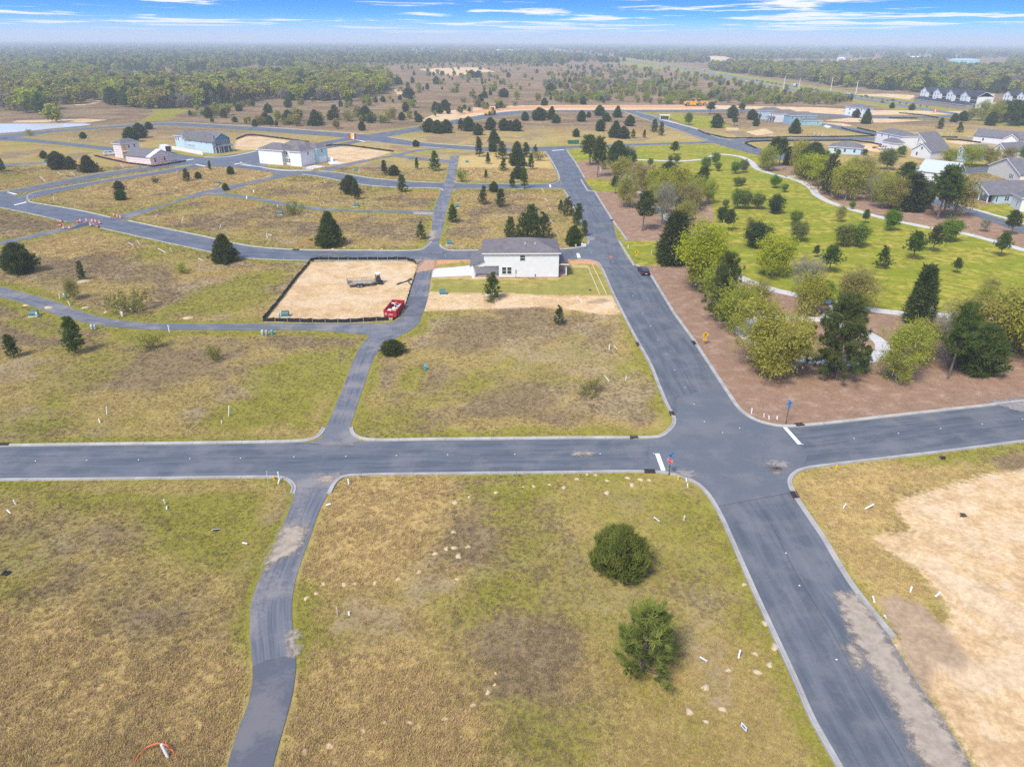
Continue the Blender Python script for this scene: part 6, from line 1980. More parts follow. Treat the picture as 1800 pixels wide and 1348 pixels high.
ub_.gable(L - 2.2 + 0.42, 0, L, yb, 3.0, 2.35, plain('roof_underlay', (0.72, 0.75, 0.77), 0.5), 'x', name='underlay_roof')
for u in (0.2, 0.62):
    ub_.window('r', yb * u, 0.8, 0.8, 1.5, L, trim=False)
for k in range(4):
    ub_.column(L + 1.4, 0.6 + (yb - 1.2) * k / 3, 0, 2.7, 0.14, M_LUMBER, 'post')
ub_.part('porch_beam', M_LUMBER, (L + 1.3, 0.3, 2.7, L + 1.5, yb - 0.3, 2.95))
xt, yt = ub_.local(203, 277)
ub_.wall([(xt, yt, 0, xt + 5.2, yt + 9, 6.0)], M_WRAP, name='tower_wall')
ub_.hip(xt, yt, xt + 5.2, yt + 9, 6.0, 1.7, R_GREY)
ub_.part('framing', M_LUMBER, (xt + 5.21, yt + 0.4, 0, xt + 5.35, yt + 2.2, 5.6), (xt + 5.36, yt - 0.2, 2.8, xt + 7.4, yt + 2.2, 3.0))
for u in (3.8, 6.6):
    ub_.window('r', yt + u, 3.9, 0.9, 1.3, xt + 5.2, trim=False)

# ---- three small blue houses in a row beyond the park
for k, (A_, B_, wm, lb, dz) in enumerate((((1338, 210.5), (1375, 209.5), W_LBLUE, 'light blue two-storey house with brown hip roof, leftmost of three joined', 0), ((1362, 215.5), (1402, 214.5), W_WHITE, 'white two-storey house with brown hip roof between two blue ones', 0.02), ((1387, 219.5), (1433, 219), W_BLUE, 'mid-blue two-storey house with teal garage wing nearest of three joined', 0.04))):
    s_ = House('small_house', lb, 'house', A_, B_, 'row of joined small houses')
    L = s_.len
    s_.wall([(0, 0, 0, L, 8.2, 5.4)], wm)
    s_.hip(0, 0, L, 8.2, 5.4 + dz, 1.9, R_BROWN, 0.35)
    for yy in (2.0, 5.0):
        s_.window('l', yy, 3.4, 0.8, 1.3, 0.0)
        s_.window('l', yy, 0.8, 0.8, 1.3, 0.0)
    if k < 2:
        MB().prism([(-2.2, 2.6), (-0.004, 2.6), (-0.004, 3.6), (-2.2, 2.75)], 0.2, 7.5, 'y').build('porch_roof', R_BROWN, s_.root)
        for yy in (0.5, 3.5, 7.2):
            s_.column(-2.0, yy, 0, 2.6, 0.2)
    else:
        for u in (0.08, 0.25, 0.42, 0.60):
            s_.window('f', L * u, 3.5, 0.9, 1.2, 0.0)
        s_.wall([(L * 0.38, -4.2, 0, L * 1.12, -0.01, 2.8)], W_TEAL, name='garage_wing')
        s_.hip(L * 0.38, -4.2, L * 1.12, 0.4, 2.8, 1.1, R_BROWN, 0.3, name='garage_roof')
        s_.window('f', L * 0.5, 0.9, 0.8, 1.2, -4.2)
        s_.window('f', L * 0.95, 0.9, 0.8, 1.2, -4.2)

s_ = House('white_house', 'white two-storey house with grey hip roof by the graded strip', 'house', (1484, 202.5), (1516, 206))
L = s_.len
s_.wall([(0, 0, 0, L, 9, 5.6)], W_WHITE)
s_.hip(0, 0, L, 9, 5.6, 2.0, R_GREY, 0.4)
for u in (0.25, 0.62, 0.88):
    s_.window('f', L * u, 3.7, 0.9, 1.3, 0.0)
    s_.window('f', L * u, 0.9, 0.9, 1.3, 0.0)
s_.window('l', 3, 3.7, 0.9, 1.3, 0.0)
s_.part('porch_slab', M_SLAB, (-2.0, 0.5, 0, -0.01, 6, 0.25))
for yy in (0.8, 5.6):
    s_.column(-1.8, yy, 0.25, 2.6, 0.2)
s_.part('porch_roof', R_GREY, (-2.2, 0.3, 2.6, -0.01, 6.2, 2.8))

# ---- the right-hand neighbourhood
s_ = House('white_house', 'white two-storey house with low garage beside the black silt fence', 'house', (1538, 251.5), (1572, 259))
L = s_.len
s_.wall([(0, 0, 0, L + 4, 9, 5.6)], W_WHITE)
s_.hip(0, 0, L + 4, 9, 5.6, 2.0, R_GREY, 0.4)
s_.wall([(L * 0.78, -4.5, 0, L + 6.5, -0.01, 2.7)], W_WHITE, name='garage_wing')
s_.hip(L * 0.78, -4.5, L + 6.5, 0.6, 2.7, 1.9, R_GREY, 0.4, name='garage_roof')
for u, z in ((0.28, 3.7), (0.62, 3.7), (0.48, 0.9)):
    s_.window('f', L * u, z, 0.8, 1.4, 0.0)
for yy in (1.0, 4.0, 7.0):
    s_.column(-1.7, yy, 0, 2.6, 0.2)
s_.part('porch_roof', W_TRIM, (-1.9, 0.6, 2.6, -0.01, 7.4, 2.8))

s_ = House('gabled_house', 'white house with steep grey gable roof right of the low garage', 'house', (1590, 257), (1626, 262))
L = s_.len
s_.wall([(0, 0, 0, L, 13, 3.0)], W_GREY, [('y', 0, L, 0, 0.3, 3.0, 3.9), ('y', 0, L, 12.7, 13, 3.0, 3.9)])
s_.gable(0, 0, L, 13, 3.0, 3.9, R_GREY, 'y')
for u, z, w_ in ((0.52, 4.0, 0.8), (0.38, 0.9, 0.8), (0.55, 0.9, 0.9), (0.75, 0.9, 1.4)):
    s_.window('f', L * u, z, w_, 1.4, 0.0)

s_ = House('gabled_house', 'pale grey gabled house directly behind the white metal-roofed house', 'house', (1600, 275), (1634, 280))
L = s_.len
s_.wall([(0, 0, 0, L, 14, 3.1)], W_GREY, [('y', 0, L, 0, 0.3, 3.1, 3.2)])
s_.gable(0, 0, L, 14, 3.1, 3.2, R_GREY, 'y')
s_.window('f', L * 0.5, 3.6, 0.8, 1.2, 0.0)
s_.window('f', L * 0.3, 0.9, 0.9, 1.4, 0.0)

for A_, B_, wm, lb in (((1672, 281), (1697, 285), W_LBLUE, 'light blue gabled house seen between street trees'), ((1738, 275), (1766, 279), W_GREY, 'pale grey gabled house behind the street trees near the right edge')):
    s_ = House('gabled_house', lb, 'house', A_, B_)
    L = s_.len
    s_.wall([(0, 0, 0, L, 15, 3.3)], wm, [('y', 0, L, 0, 0.3, 3.3, 2.8)])
    s_.gable(0, 0, L, 15, 3.3, 2.8, R_GREY, 'y')
    s_.window('f', L * 0.5, 3.6, 0.8, 1.1, 0.0)
    s_.window('f', L * 0.3, 0.9, 0.9, 1.3, 0.0)

s_ = House('low_house', 'wide grey-roofed single-storey house at the upper right edge', 'house', (1709, 249.5), (1768, 255))
L = s_.len
s_.wall([(0, 0, 0, L * 1.9, 10, 3.2)], W_GREY, [('x', 0, 10, 0, 0.3, 3.2, 3.0), ('x', 0, 10, L * 1.9 - 0.3, L * 1.9, 3.2, 3.0)])
s_.gable(0, 0, L * 1.9, 10, 3.2, 3.0, R_GREY, 'x')
s_.wall([(L * 0.95, -2.5, 0, L * 1.35, -0.01, 3.2)], W_WHITE, [('y', L * 0.95, L * 1.35, -2.5, -2.2, 3.2, 2.2)], name='cross_gable')
s_.gable(L * 0.95, -2.5, L * 1.35, 4.5, 3.2, 2.2, R_GREY, 'y', name='cross_roof')
s_.window('f', L * 0.3, 1.0, 0.9, 1.3, 0.0)

s_ = House('white_house', 'white two-storey house with pale metal roof and left-hand porch', 'house', (1607, 331), (1668, 339))
L = s_.len
s_.wall([(0, 0, 0, L, 11, 6.2)], W_WHITE, [('x', 0, 11, 0, 0.3, 6.2, 3.1), ('x', 0, 11, L - 0.3, L, 6.2, 3.1)])
s_.gable(0, 0, L, 11, 6.2, 3.1, R_METAL, 'x')
s_.window('f', L * 0.12, 3.7, 0.9, 1.6, 0.0)
s_.window('f', L * 0.55, 3.7, 0.9, 1.6, 0.0)
s_.window('f', L * 0.12, 0.9, 0.9, 1.6, 0.0)
s_.window('l', 5.5, 6.8, 0.8, 1.3, 0.0)
s_.window('l', 3.0, 3.7, 0.9, 1.6, 0.0)
s_.window('l', 8.0, 3.7, 0.9, 1.6, 0.0)
for yy in (0.5, 3.6, 7.2, 10.5):
    s_.column(-2.6, yy, 0.3, 5.9, 0.28)
s_.part('porch_floor', W_TRIM, (-2.9, 0.2, 0.0, -0.01, 10.8, 0.3), (-2.9, 0.2, 3.0, -0.01, 10.8, 3.2))
s_.part('porch_rail', W_TRIM, (-2.66, 0.6, 3.95, -2.55, 10.4, 4.05), (-2.66, 0.6, 1.1, -2.55, 10.4, 1.2))
MB().prism([(-3.1, 5.9), (-0.004, 5.9), (-0.004, 6.9), (-3.1, 6.05)], 0.0, 11.0, 'y').build('porch_roof', R_METAL, s_.root)

s_ = House('cream_house', 'cream gabled house with large grey roof and paired windows at the right edge', 'house', (1735, 304.5), (1790, 323))
L = s_.len
s_.wall([(0, 0, 0, L, 18, 3.2)], W_CREAM, [('y', 0, L, 0, 0.3, 3.2, 4.2)])
s_.gable(0, 0, L, 18, 3.2, 4.2, R_GREY, 'y')
for k in range(3):
    s_.window('f', L * 0.70 + k * 1.05, 1.0, 0.8, 1.5, 0.0)

s_ = House('blue_cottage', 'light blue single-storey cottage with gabled porch and broad grey roof', 'house', (1747, 358.5), (1796, 357.5))
L = s_.len
xg, yg = s_.local(1706, 333)
D_ = max(9.0, min(13.0, yg))
s_.wall([(0, 0, 0, L + 8, D_, 2.9)], W_LBLUE, [('x', 0, D_, 0, 0.3, 2.9, 3.1)])
s_.gable(-2.4, 0, L + 8, D_, 2.9, 3.1, R_GREY, 'x', 0.35)
s_.wall([(-2.3, 0.6, 2.6, -2.1, D_ - 0.6, 2.88)], W_LBLUE, [('x', 0.6, D_ - 0.6, -2.3, -2.1, 2.88, 2.7)], name='porch_gable')
s_.part('porch_slab', M_FOUND, (-2.5, 0.2, 0, -0.02, D_ - 0.2, 0.28))
for k in range(4):
    s_.column(-2.2, 0.6 + (D_ - 1.2) * k / 3, 0.28, 2.6, 0.28)
s_.part('dark_entry', M_DARKVOID, (-0.05, 1.6, 0.3, -0.004, 3.4, 2.4))
s_.window('l', D_ * 0.6, 0.9, 1.6, 1.4, 0.0)
for du in (0, 0.85):
    s_.window('f', 3.6 + du, 0.95, 0.7, 1.3, 0.0)
s_.window('f', 7.2, 1.4, 0.45, 0.8, 0.0)
s_.part('shutter', M_DARKVOID, (0.35, -0.06, 0.7, 0.75, -0.004, 2.3))
s_ = House('white_house', 'corner of a white house cut by the right edge', 'house', (1791, 372), (1830, 374))
s_.wall([(0, 0, 0, 10, 8, 4.2)], W_WHITE)
s_.hip(0, 0, 10, 8, 4.2, 2, R_GREY)
s_.window('f', 1.6, 1.2, 0.9, 1.4, 0.0)
s_.window('l', 3.0, 1.2, 0.9, 1.4, 0.0)
s_ = House('low_house', 'small grey-roofed house half hidden by trees beyond the park', 'house', (1456, 269), (1512, 273))
L = s_.len
s_.wall([(0, 0, 0, L, 10, 3.0)], W_LBLUE)
s_.hip(0, 0, L, 10, 3.0, 2.0, R_GREY)
for u in (0.2, 0.5, 0.8):
    s_.window('f', L * u, 0.9, 1.0, 1.4, 0.0)

# ---- the apartment blocks by the highway
for A_, B_, n_, lb in (((1606, 178), (1700, 190.5), 4, 'long white three-storey apartment block with charcoal gables and brick garages'), ((1750, 186), (1850, 197), 4, 'white apartment block with charcoal roof cut by the right edge')):
    s_ = House('apartment_block', lb, 'apartments', A_, B_)
    L = s_.len
    s_.wall([(0, 6, 0, L, 20, 8.2)], W_WHITE)
    s_.gable(0, 6, L, 20, 8.2, 3.6, R_DARK, 'x')
    bw = L / (n_ * 2)
    for k in range(n_ * 2):
        if k % 2 == 0:
            x0_, x1_ = bw * k + 0.8, bw * (k + 1) + 1.2
            s_.wall([(x0_, 4.2, 0, x1_, 5.99, 8.4)], W_WHITE, [('y', x0_, x1_, 4.2, 4.6, 8.4, 3.0)], name='gable_bay')
            s_.gable(x0_, 4.2, x1_, 13, 8.4, 3.0, R_DARK, 'y', 0.3, name='bay_roof')
            for z in (1.0, 3.8, 6.6):
                s_.window('f', x0_ + bw * 0.32, z, 1.0, 1.6, 4.2)
                s_.window('f', x0_ + bw * 0.72, z, 1.0, 1.6, 4.2)
        else:
            for z in (0.4, 3.2, 6.0):
                s_.part('balcony', M_DARKVOID, (bw * k + 1.6, 5.85, z, bw * (k + 1) + 0.4, 5.995, z + 2.3))
    s_ = House('garage_row', 'brown brick garages with charcoal roofs before the ' + ('white apartment block' if A_[0] == 1606 else 'apartment block at the right edge'), 'garage', (A_[0] - 2, A_[1] + 3.5), (B_[0] - 2, B_[1] + 3.5))
    for k in range(3):
        x0_, x1_ = s_.len * (k / 3) + 1.0, s_.len * ((k + 1) / 3) - 1.5
        s_.wall([(x0_, 0, 0, x1_, 6, 3.4)], W_BRICK)
        s_.hip(x0_, 0, x1_, 6, 3.4, 2.4, R_DARK, 0.3)

# ---- far sheds, a water tower, the mailbox shelter
M_SHED = plain('pale_blue_sheeting', (0.36, 0.62, 0.74), 0.5)
M_SHEDW = plain('white_sheeting', (0.72, 0.74, 0.75), 0.5)
for A_, B_, hh, mt, lb in (((1713, 125), (1762, 126), 9, M_SHED, 'long pale blue shed among far trees at right'), ((1665, 113), (1720, 114), 9, M_SHED, 'farther pale blue shed with white roof vents'), ((1592, 107.5), (1620, 108), 9, M_SHEDW, 'white far shed left of the pale blue sheds'), ((1480, 108), (1486, 108), 7, M_SHEDW, 'small white building under the water tower'), ((722, 93), (750, 93), 8, M_SHEDW, 'white far building left on the horizon'), ((800, 94), (832, 94), 8, M_SHEDW, 'white far building in the middle of the horizon'), ((870, 92.5), (905, 92.5), 8, M_SHEDW, 'white far building right of the middle one'), ((1289, 122.5), (1317, 123), 4, M_SHEDW, 'low white shed beside the highway belt')):
    s_ = House('far_shed', lb, 'shed', A_, B_)
    s_.wall([(0, 0, 0, s_.len, 25, hh)], mt)
    s_.hip(0, 0, s_.len, 25, hh, 3, M_SHED if mt is M_SHED else M_SHEDW, 0.5)
    for k in range(6):
        s_.part('door', M_DARKVOID, (s_.len * (k + 0.35) / 6, -0.2, 0, s_.len * (k + 0.65) / 6, -0.05, hh * 0.5))
x, y = G(1484, 106.5)
wt = empty('water_tower', x, y)
prop(wt, 'slim green water tower standing above the far trees', 'water tower')
M_WT = plain('water_tower_green', (0.16, 0.33, 0.34), 0.5)
hw_t = height_at(1484, 106.5, 81.5)
for k in range(6):
    a = k * math.pi / 3
    MB().tube([(7 * math.cos(a), 7 * math.sin(a), 0), (6 * math.cos(a), 6 * math.sin(a), hw_t * 0.78)], 0.8, 6).build('leg', M_WT, wt)
MB().tube([(0, 0, hw_t * 0.70), (0, 0, hw_t * 0.76), (0, 0, hw_t * 0.93), (0, 0, hw_t)], [4, 8.5, 8.5, 3], 16).build('tank', M_WT, wt)
MB().tube([(0, 0, 0), (0, 0, hw_t * 0.71)], 1.4, 8).build('riser', M_WT, wt)
sx, sy = G(1160, 210.5)
ms = empty('mailbox_shelter', sx, sy, 0, -0.15)
prop(ms, 'small flat-roofed mailbox shelter with dark boxes on white posts', 'shelter')
MB().box(-0.6, -1.4, 2.7, 6.4, 2.2, 2.95).build('roof', W_TRIM, ms)
for px_ in (0, 5.8):
    for py_ in (-1.0, 1.8):
        MB().box(px_ - 0.12, py_ - 0.12, 0, px_ + 0.12, py_ + 0.12, 2.7).build('post', W_TRIM, ms)
for k in range(4):
    MB().box(0.5 + 1.3 * k, 0.2, 0.5, 1.6 + 1.3 * k, 0.9, 2.0).build('mailbox_unit', plain('mailbox_black', (0.03, 0.035, 0.045), 0.4) if k == 0 else bpy.data.materials['mailbox_black'], ms)
# ================================================================ SMALLER THINGS
M_PVC = plain('white_pvc', (0.76, 0.77, 0.77), 0.4, var=0.06)
M_BLACKFAB = plain('black_silt_fabric', (0.016, 0.017, 0.020), 0.75, var=0.3, scale=2)
M_STAKE = plain('pale_stakes', (0.50, 0.44, 0.34), 0.8)
M_STEEL = plain('galvanised_steel', (0.38, 0.39, 0.40), 0.45, metal=0.6)
M_RUBBER = plain('rubber', (0.022, 0.022, 0.024), 0.85)
M_BLACK = plain('black_plastic', (0.018, 0.018, 0.020), 0.5)
M_YELLOW = plain('machine_yellow', (0.72, 0.40, 0.02), 0.5, var=0.1)
M_SIGNY = plain('sign_yellow', (0.80, 0.50, 0.01), 0.45, var=0.03)
M_RED = plain('dumpster_red', (0.42, 0.016, 0.022), 0.6, var=0.3)
M_SIGNR = plain('sign_red', (0.52, 0.015, 0.03), 0.45, var=0.03)
M_SIGNB = plain('sign_blue', (0.02, 0.22, 0.55), 0.45, var=0.03)
M_WHITE = plain('white_paint', (0.78, 0.78, 0.78), 0.5, var=0.05)
M_ORANGE = plain('drum_orange', (0.75, 0.12, 0.035), 0.5, var=0.08)
M_BOXG = plain('utility_green', (0.085, 0.19, 0.155), 0.55, var=0.12)
M_WOOD = plain('weathered_boards', (0.42, 0.35, 0.26), 0.85, var=0.2)
M_FORM = plain('form_boards', (0.74, 0.58, 0.33), 0.8, var=0.1)
M_MOUND = plain('ant_mound_sand', (0.55, 0.41, 0.22), 0.95, var=0.15, scale=6, bump=0.6)
M_MOUNDW = plain('pale_mound_sand', (0.52, 0.42, 0.26), 0.95, var=0.15, scale=6, bump=0.6)
M_IRON = plain('cast_iron', (0.055, 0.040, 0.034), 0.7, var=0.3, scale=4)
rr = random.Random(8)


def dirn(p, q):
    a, b = G(*p), G(*q)
    return math.atan2(b[1] - a[1], b[0] - a[0])


# ---- silt fences
def silt_fence(line, label, gap=2.3, h=0.85, posts=True, group='silt fences round the building lots'):
    c = GL(line)
    c = polyline(c, 1e9)
    d = np.concatenate([[0], np.cumsum(np.linalg.norm(np.diff(c, axis=0), axis=1))])
    n = max(1, int(d[-1] / gap))
    tt = np.linspace(0, d[-1], n + 1)
    q = np.stack([np.interp(tt, d, c[:, k]) for k in (0, 1)], 1)
    root = empty('silt_fence', q[0][0], q[0][1])
    prop(root, label, 'fence', group)
    o0 = q[0]
    for i in range(n):
        a, b = q[i] - o0, q[i + 1] - o0
        dv = (b - a) / (np.linalg.norm(b - a) + 1e-9)
        nv = np.array([-dv[1], dv[0]])
        m_ = MB()
        za, zb = h * rr.uniform(0.85, 1.08), h * rr.uniform(0.85, 1.08)
        a2, b2 = a + dv * 0.03, b - dv * 0.03
        mid = (a + b) / 2 + nv * rr.uniform(-0.12, 0.12)
        zm = min(za, zb) - rr.uniform(0.02, 0.12)
        t_ = 0.012
        rows = [(a2, za), (mid, zm), (b2, zb)]
        for s_ in (1, -1):
            pts_ = [(p + nv * t_ * s_, z) for p, z in rows]
            for k in range(2):
                (p, z), (p2, z2) = pts_[k], pts_[k + 1]
                quad = [(p[0], p[1], 0), (p2[0], p2[1], 0), (p2[0], p2[1], z2), (p[0], p[1], z)]
                m_.poly(quad if s_ < 0 else quad[::-1])
        for k in range(2):
            (p, z), (p2, z2) = rows[k], rows[k + 1]
            m_.poly([(*(p - nv * t_), z), (*(p2 - nv * t_), z2), (*(p2 + nv * t_), z2), (*(p + nv * t_), z)])
        m_.build('fabric_panel', M_BLACKFAB, root)
    if posts:
        for i in range(n + 1):
            a = q[i] - o0
            MB().tube([(a[0], a[1], 0), (a[0] + rr.uniform(-.05, .05), a[1], h + 0.12)], 0.035, 5).build('post', M_STAKE, root)
    return root


silt_fence([(462, 565), (500, 566), (560, 567), (620, 567), (684, 563)], 'black silt fence with pale posts along the near edge of the dumpster lot')
silt_fence([(462, 565), (490, 531), (520, 491), (545, 462)], 'black silt fence down the left side of the dumpster lot')
silt_fence([(545, 460), (560, 457), (640, 458), (700, 457.5), (727, 459), (732, 465)], 'black silt fence along the street side of the dumpster lot')
silt_fence([(731, 480), (724, 500), (718, 519), (711, 542), (702, 556), (690, 564)], 'sagging black silt fence beside the alley and the red dumpster', h=0.45)
silt_fence([(415, 246), (432, 239), (447, 238.5), (500, 245), (543, 251)], 'black silt fence behind the sand lot right of the blue townhouses', posts=False)
silt_fence([(573, 258), (583, 256), (610, 257), (650, 262), (692, 267.5)], 'black silt fence behind the sand lot beside the teal townhouse', posts=False)
silt_fence([(166, 275), (182, 279), (222, 288), (271, 294), (327, 284.5)], 'brown-black silt fence round the half-built house', posts=False)
silt_fence([(1227, 230), (1240, 236), (1280, 244.5), (1340, 244), (1390, 242), (1450, 242), (1537, 240.5)], 'long black silt fence along the far side of the branch road', posts=False)
silt_fence([(1330, 262), (1308, 253), (1320, 250), (1350, 249), (1420, 248.5), (1495, 248)], 'black silt fence on the near side of the branch road', posts=False)
silt_fence([(1478, 226), (1500, 232), (1537, 239)], 'black silt fence along the near side of the upper lane', posts=False)
silt_fence([(1506, 226), (1540, 233.5)], 'short black silt fence on the far side of the upper lane', posts=False)
silt_fence([(1495, 248), (1530, 252), (1572, 261)], 'black silt fence in front of the low white garage', posts=False)
silt_fence([(1648, 242), (1683, 243)], 'short black silt fence right of the steep gabled house', posts=False)
silt_fence([(1663, 246), (1690, 248), (1724, 252)], 'black silt fence in front of the wide low house', posts=False)
silt_fence([(1562, 208.5), (1612, 209)], 'black silt fence below the sand strip right of the white house', posts=False)
silt_fence([(1580, 199.5), (1620, 203), (1650, 208.5)], 'black silt fence curving behind the sand strip at upper right', posts=False)

# ---- PVC stubs, standing, leaning or lying
TUBE1 = MB().tube([(0, 0, 0), (0, 0, 1)], 1.0, 10).mesh('pipe', M_PVC)
CAP1 = MB().tube([(0, 0, 0.93), (0, 0, 1.0)], 1.25, 10).mesh('cap', M_PVC)


def pipe(px, py, dx, dy, r=0.085, label=None, words=None):
    """px,py = foot; dx,dy = where its end shows, in pixels"""
    x, y = G(px, py)
    s = 0.9 * (py - 72) / H
    X_, Z_ = dx / s, -dy / (s * 0.86)
    lying = Z_ < 0.35 * abs(X_) or dy > 0
    if lying:
        a, b = G(px, py), G(px + dx, py + dy)
        v = Vector((b[0] - a[0], b[1] - a[1], 0.12))
        z0 = r
    else:
        v = Vector((X_, rr.uniform(-0.1, 0.25), max(Z_, 0.35)))
        z0 = -0.02
    o = bpy.data.objects.new('pvc_pipe', TUBE1)
    link(o)
    o.location = (x, y, z0)
    o.scale = (r, r, v.length)
    o.rotation_euler = v.to_track_quat('Z', 'Y').to_euler()
    prop(o, label, 'pipe', 'white pipe stubs on the empty lots')
    if not label:
        auto_label(o, words or ('white pipe lying on the ground' if lying else 'white pipe leaning' if abs(X_) > 0.25 * Z_ else 'short white upright pipe'), px, py)


for q in [(188, 728, 3, -13), (176, 743, -2, -6), (402, 731, 4, -17), (390, 744, 0, -5), (28, 886, -2, -8), (19, 902, -7, -4), (291, 885, -1, -8), (293, 895, 0, -3), (492, 846, -1, -17), (489, 850, 3, -8), (613, 853, -1, -10), (573, 889, 9, -1), (427, 955, 8, 3),
          (1159, 916, -10, -8), (1202, 914, 0, -9), (1242, 1161, -12, -8), (1298, 1156, 2, -14), (1482, 893, 3, -9), (1519, 895, 15, -10), (1600, 1040, 3, -8), (1644, 1048, 10, -6), (1070, 669, -8, -8), (1100, 669, 0, -8), (1321, 727, 0, -9), (1343, 733, -1, -6), (1352, 737, -1, -6), (1366, 737, 0, -5),
          (1207, 846, -1, -5), (1209, 856, -1, -6), (614, 1081, -1, -5), (1537, 1058, -4, -10), (1558, 1086, -5, -3),
          (80, 319, -8, -7), (132, 309, -7, -5), (218, 295, -6, -6), (95, 353, 1, -7), (235, 432, -8, -5), (246, 431, -3, -8), (291, 444, -12, -6), (302, 443, -1, -7), (319, 390, 5, -7), (386, 403, 4, -7), (470, 419, -1, -8), (478, 414, -6, -1), (612, 426, 4, -10), (273, 382, 4, -5), (358, 459, -9, -4), (105, 526, 1, -9), (123, 537, -2, -7),
          (298, 585, -1, -12), (957, 339, -6, -7), (963, 354, -7, -5), (969, 371, -5, -6), (972, 393, -5, -6), (981, 414, -5, -6), (1085, 614, -6, -6), (1071, 614, 0, -8), (698, 303, 3, -6), (630, 304, 2, -5), (573, 323, -4, -6), (108, 308, -5, -4), (120, 250, 4, -6), (150, 248, 4, -4), (185, 251, 4, -3), (248, 259, 3, -5),
          (175, 302, -4, -5), (311, 307, 2, -7), (960, 442, -7, -6), (216, 557, -3, -8), (1021, 530, -8, -8), (1104, 437, 0, -6), (1145, 447, 0, -6), (1056, 302, 0, -6), (1352, 240, -3, -6), (1355, 240, 2, -6), (1430, 240, 1, -6), (1438, 240, 1, -6), (1444, 240, 2, -6), (1655, 238, -2, -5), (1665, 238, 2, -4), (1672, 238, 1, -5)]:
    pipe(*q)
x, y = G(292, 1331)
pipe(296, 1332, -8, -26, 0.10, label='tall white pipe leaning through an orange conduit loop at lower left')
cv = MB()
pts_ = [(*G(px, py), z) for px, py, z in ((237, 1341, 0.03), (247, 1327, 0.22), (262, 1318, 0.42), (280, 1314, 0.55), (296, 1316, 0.5), (306, 1323, 0.3), (311, 1331, 0.03))]
for off in (0, 0.09):
    cv.tube([(p[0], p[1] - off, p[2] + off * 0.6) for p in pts_], 0.03, 6)
prop(cv.build('orange_conduit', plain('conduit_orange', (0.80, 0.16, 0.04), 0.5)), 'double orange conduit arching out of the dry grass at lower left', 'conduit')

# slim stakes and marker poles
for px, py, ptop, mt, wd in ((593, 1081, 1066, M_PVC, 'thin white marker stake'), (471, 846, 828, M_PVC, 'thin white marker stake'), (331, 339, 328, M_STAKE, 'thin wooden stake'), (361, 302, 294, M_PVC, 'thin white pole'), (720, 457, 443, M_STEEL, 'thin grey marker pole'), (298, 575, 572, M_PVC, 'thin white marker stake'), (558, 371, 364, M_PVC, 'thin white marker stake'),
                             (499, 458, 452, M_PVC, 'thin white marker stake'), (1034, 312, 306, M_PVC, 'thin white marker stake'), (783, 452, 447, M_PVC, 'thin white marker stake'), (1040, 446, 440, M_PVC, 'thin white marker stake')):
    x, y = G(px, py)
    h_ = height_at(px, py, ptop)
    o = MB().tube([(0, 0, 0), (0.03, 0.02, h_)], 0.03, 6).build('marker_stake', mt)
    o.location = (x, y, 0)
    prop(o, None, 'stake', 'marker stakes on the lots')
    auto_label(o, wd, px, py)

# ---- utility cabinets
def cabinet(px, py, w_=1.3, d_=1.1, h_=0.95, mat=M_BOXG, name='utility_cabinet', words='green utility cabinet', pad=True, rot=None):
    x, y = G(px, py)
    root = empty(name, x, y, 0, rr.uniform(-0.3, 0.3) if rot is None else rot)
    prop(root, None, 'utility box', 'utility boxes beside the alleys')
    auto_label(root, words, px, py)
    if pad:
        MB().box(-w_ / 2 - 0.15, -0.15, 0, w_ / 2 + 0.15, d_ + 0.15, 0.12).build('pad', M_SLAB, root)
    b = MB()
    b.prism([(-0.0, 0.12), (d_, 0.12), (d_, h_), (0.18, h_), (0.0, h_ - 0.22)], -w_ / 2, w_ / 2, 'x')
    b.build('cabinet', mat, root)
    MB().box(-w_ / 2 - 0.03, 0.15, h_ + 0.002, w_ / 2 + 0.03, d_ + 0.04, h_ + 0.05).build('lid', mat, root)
    MB().box(-0.03, -0.035, 0.35, 0.03, -0.004, 0.5).build('latch', M_STEEL, root)


M_PALEG = plain('pale_green_pedestal', (0.42, 0.50, 0.42), 0.6)
M_PALEGREY = plain('grey_pedestal', (0.34, 0.36, 0.42), 0.6)
M_TEALP = plain('teal_pedestal', (0.03, 0.33, 0.42), 0.5)
for q in [(58, 557), (501, 558), (778, 519), (804, 366), (790, 431), (721, 282), (821, 287), (383, 324), (626, 364), (80, 288), (493, 378), (626, 302)]:
    cabinet(*q, rot=0.1)
for px, py, mt, wd in [(65, 558, M_PALEG, 'pale green pedestal'), (116, 525, M_BOXG, 'dark green pedestal'), (113, 524, M_PALEG, 'pale pedestal'), (161, 580, M_PALEG, 'pale green pedestal'), (167, 580, M_PALEGREY, 'grey pedestal'), (231, 550, M_PVC, 'white pedestal'), (215, 557, M_PVC, 'white pedestal'), (490, 559, M_PALEG, 'pale green pedestal'),
                       (461, 590, M_PALEG, 'pale green pedestal'), (468, 590, M_PALEGREY, 'grey pedestal'), (478, 589, M_TEALP, 'teal pedestal'), (748, 651, M_TEALP, 'bright teal pedestal'), (1023, 434, M_PVC, 'white pedestal'), (1012, 435, M_PVC, 'short white pedestal'), (488, 366, M_PALEG, 'pale pedestal'), (446, 340, M_PVC, 'white pedestal'), (434, 351, M_PVC, 'white pedestal')]:
    cabinet(px, py, 0.34, 0.34, 0.95, mt, 'utility_pedestal', wd, False)

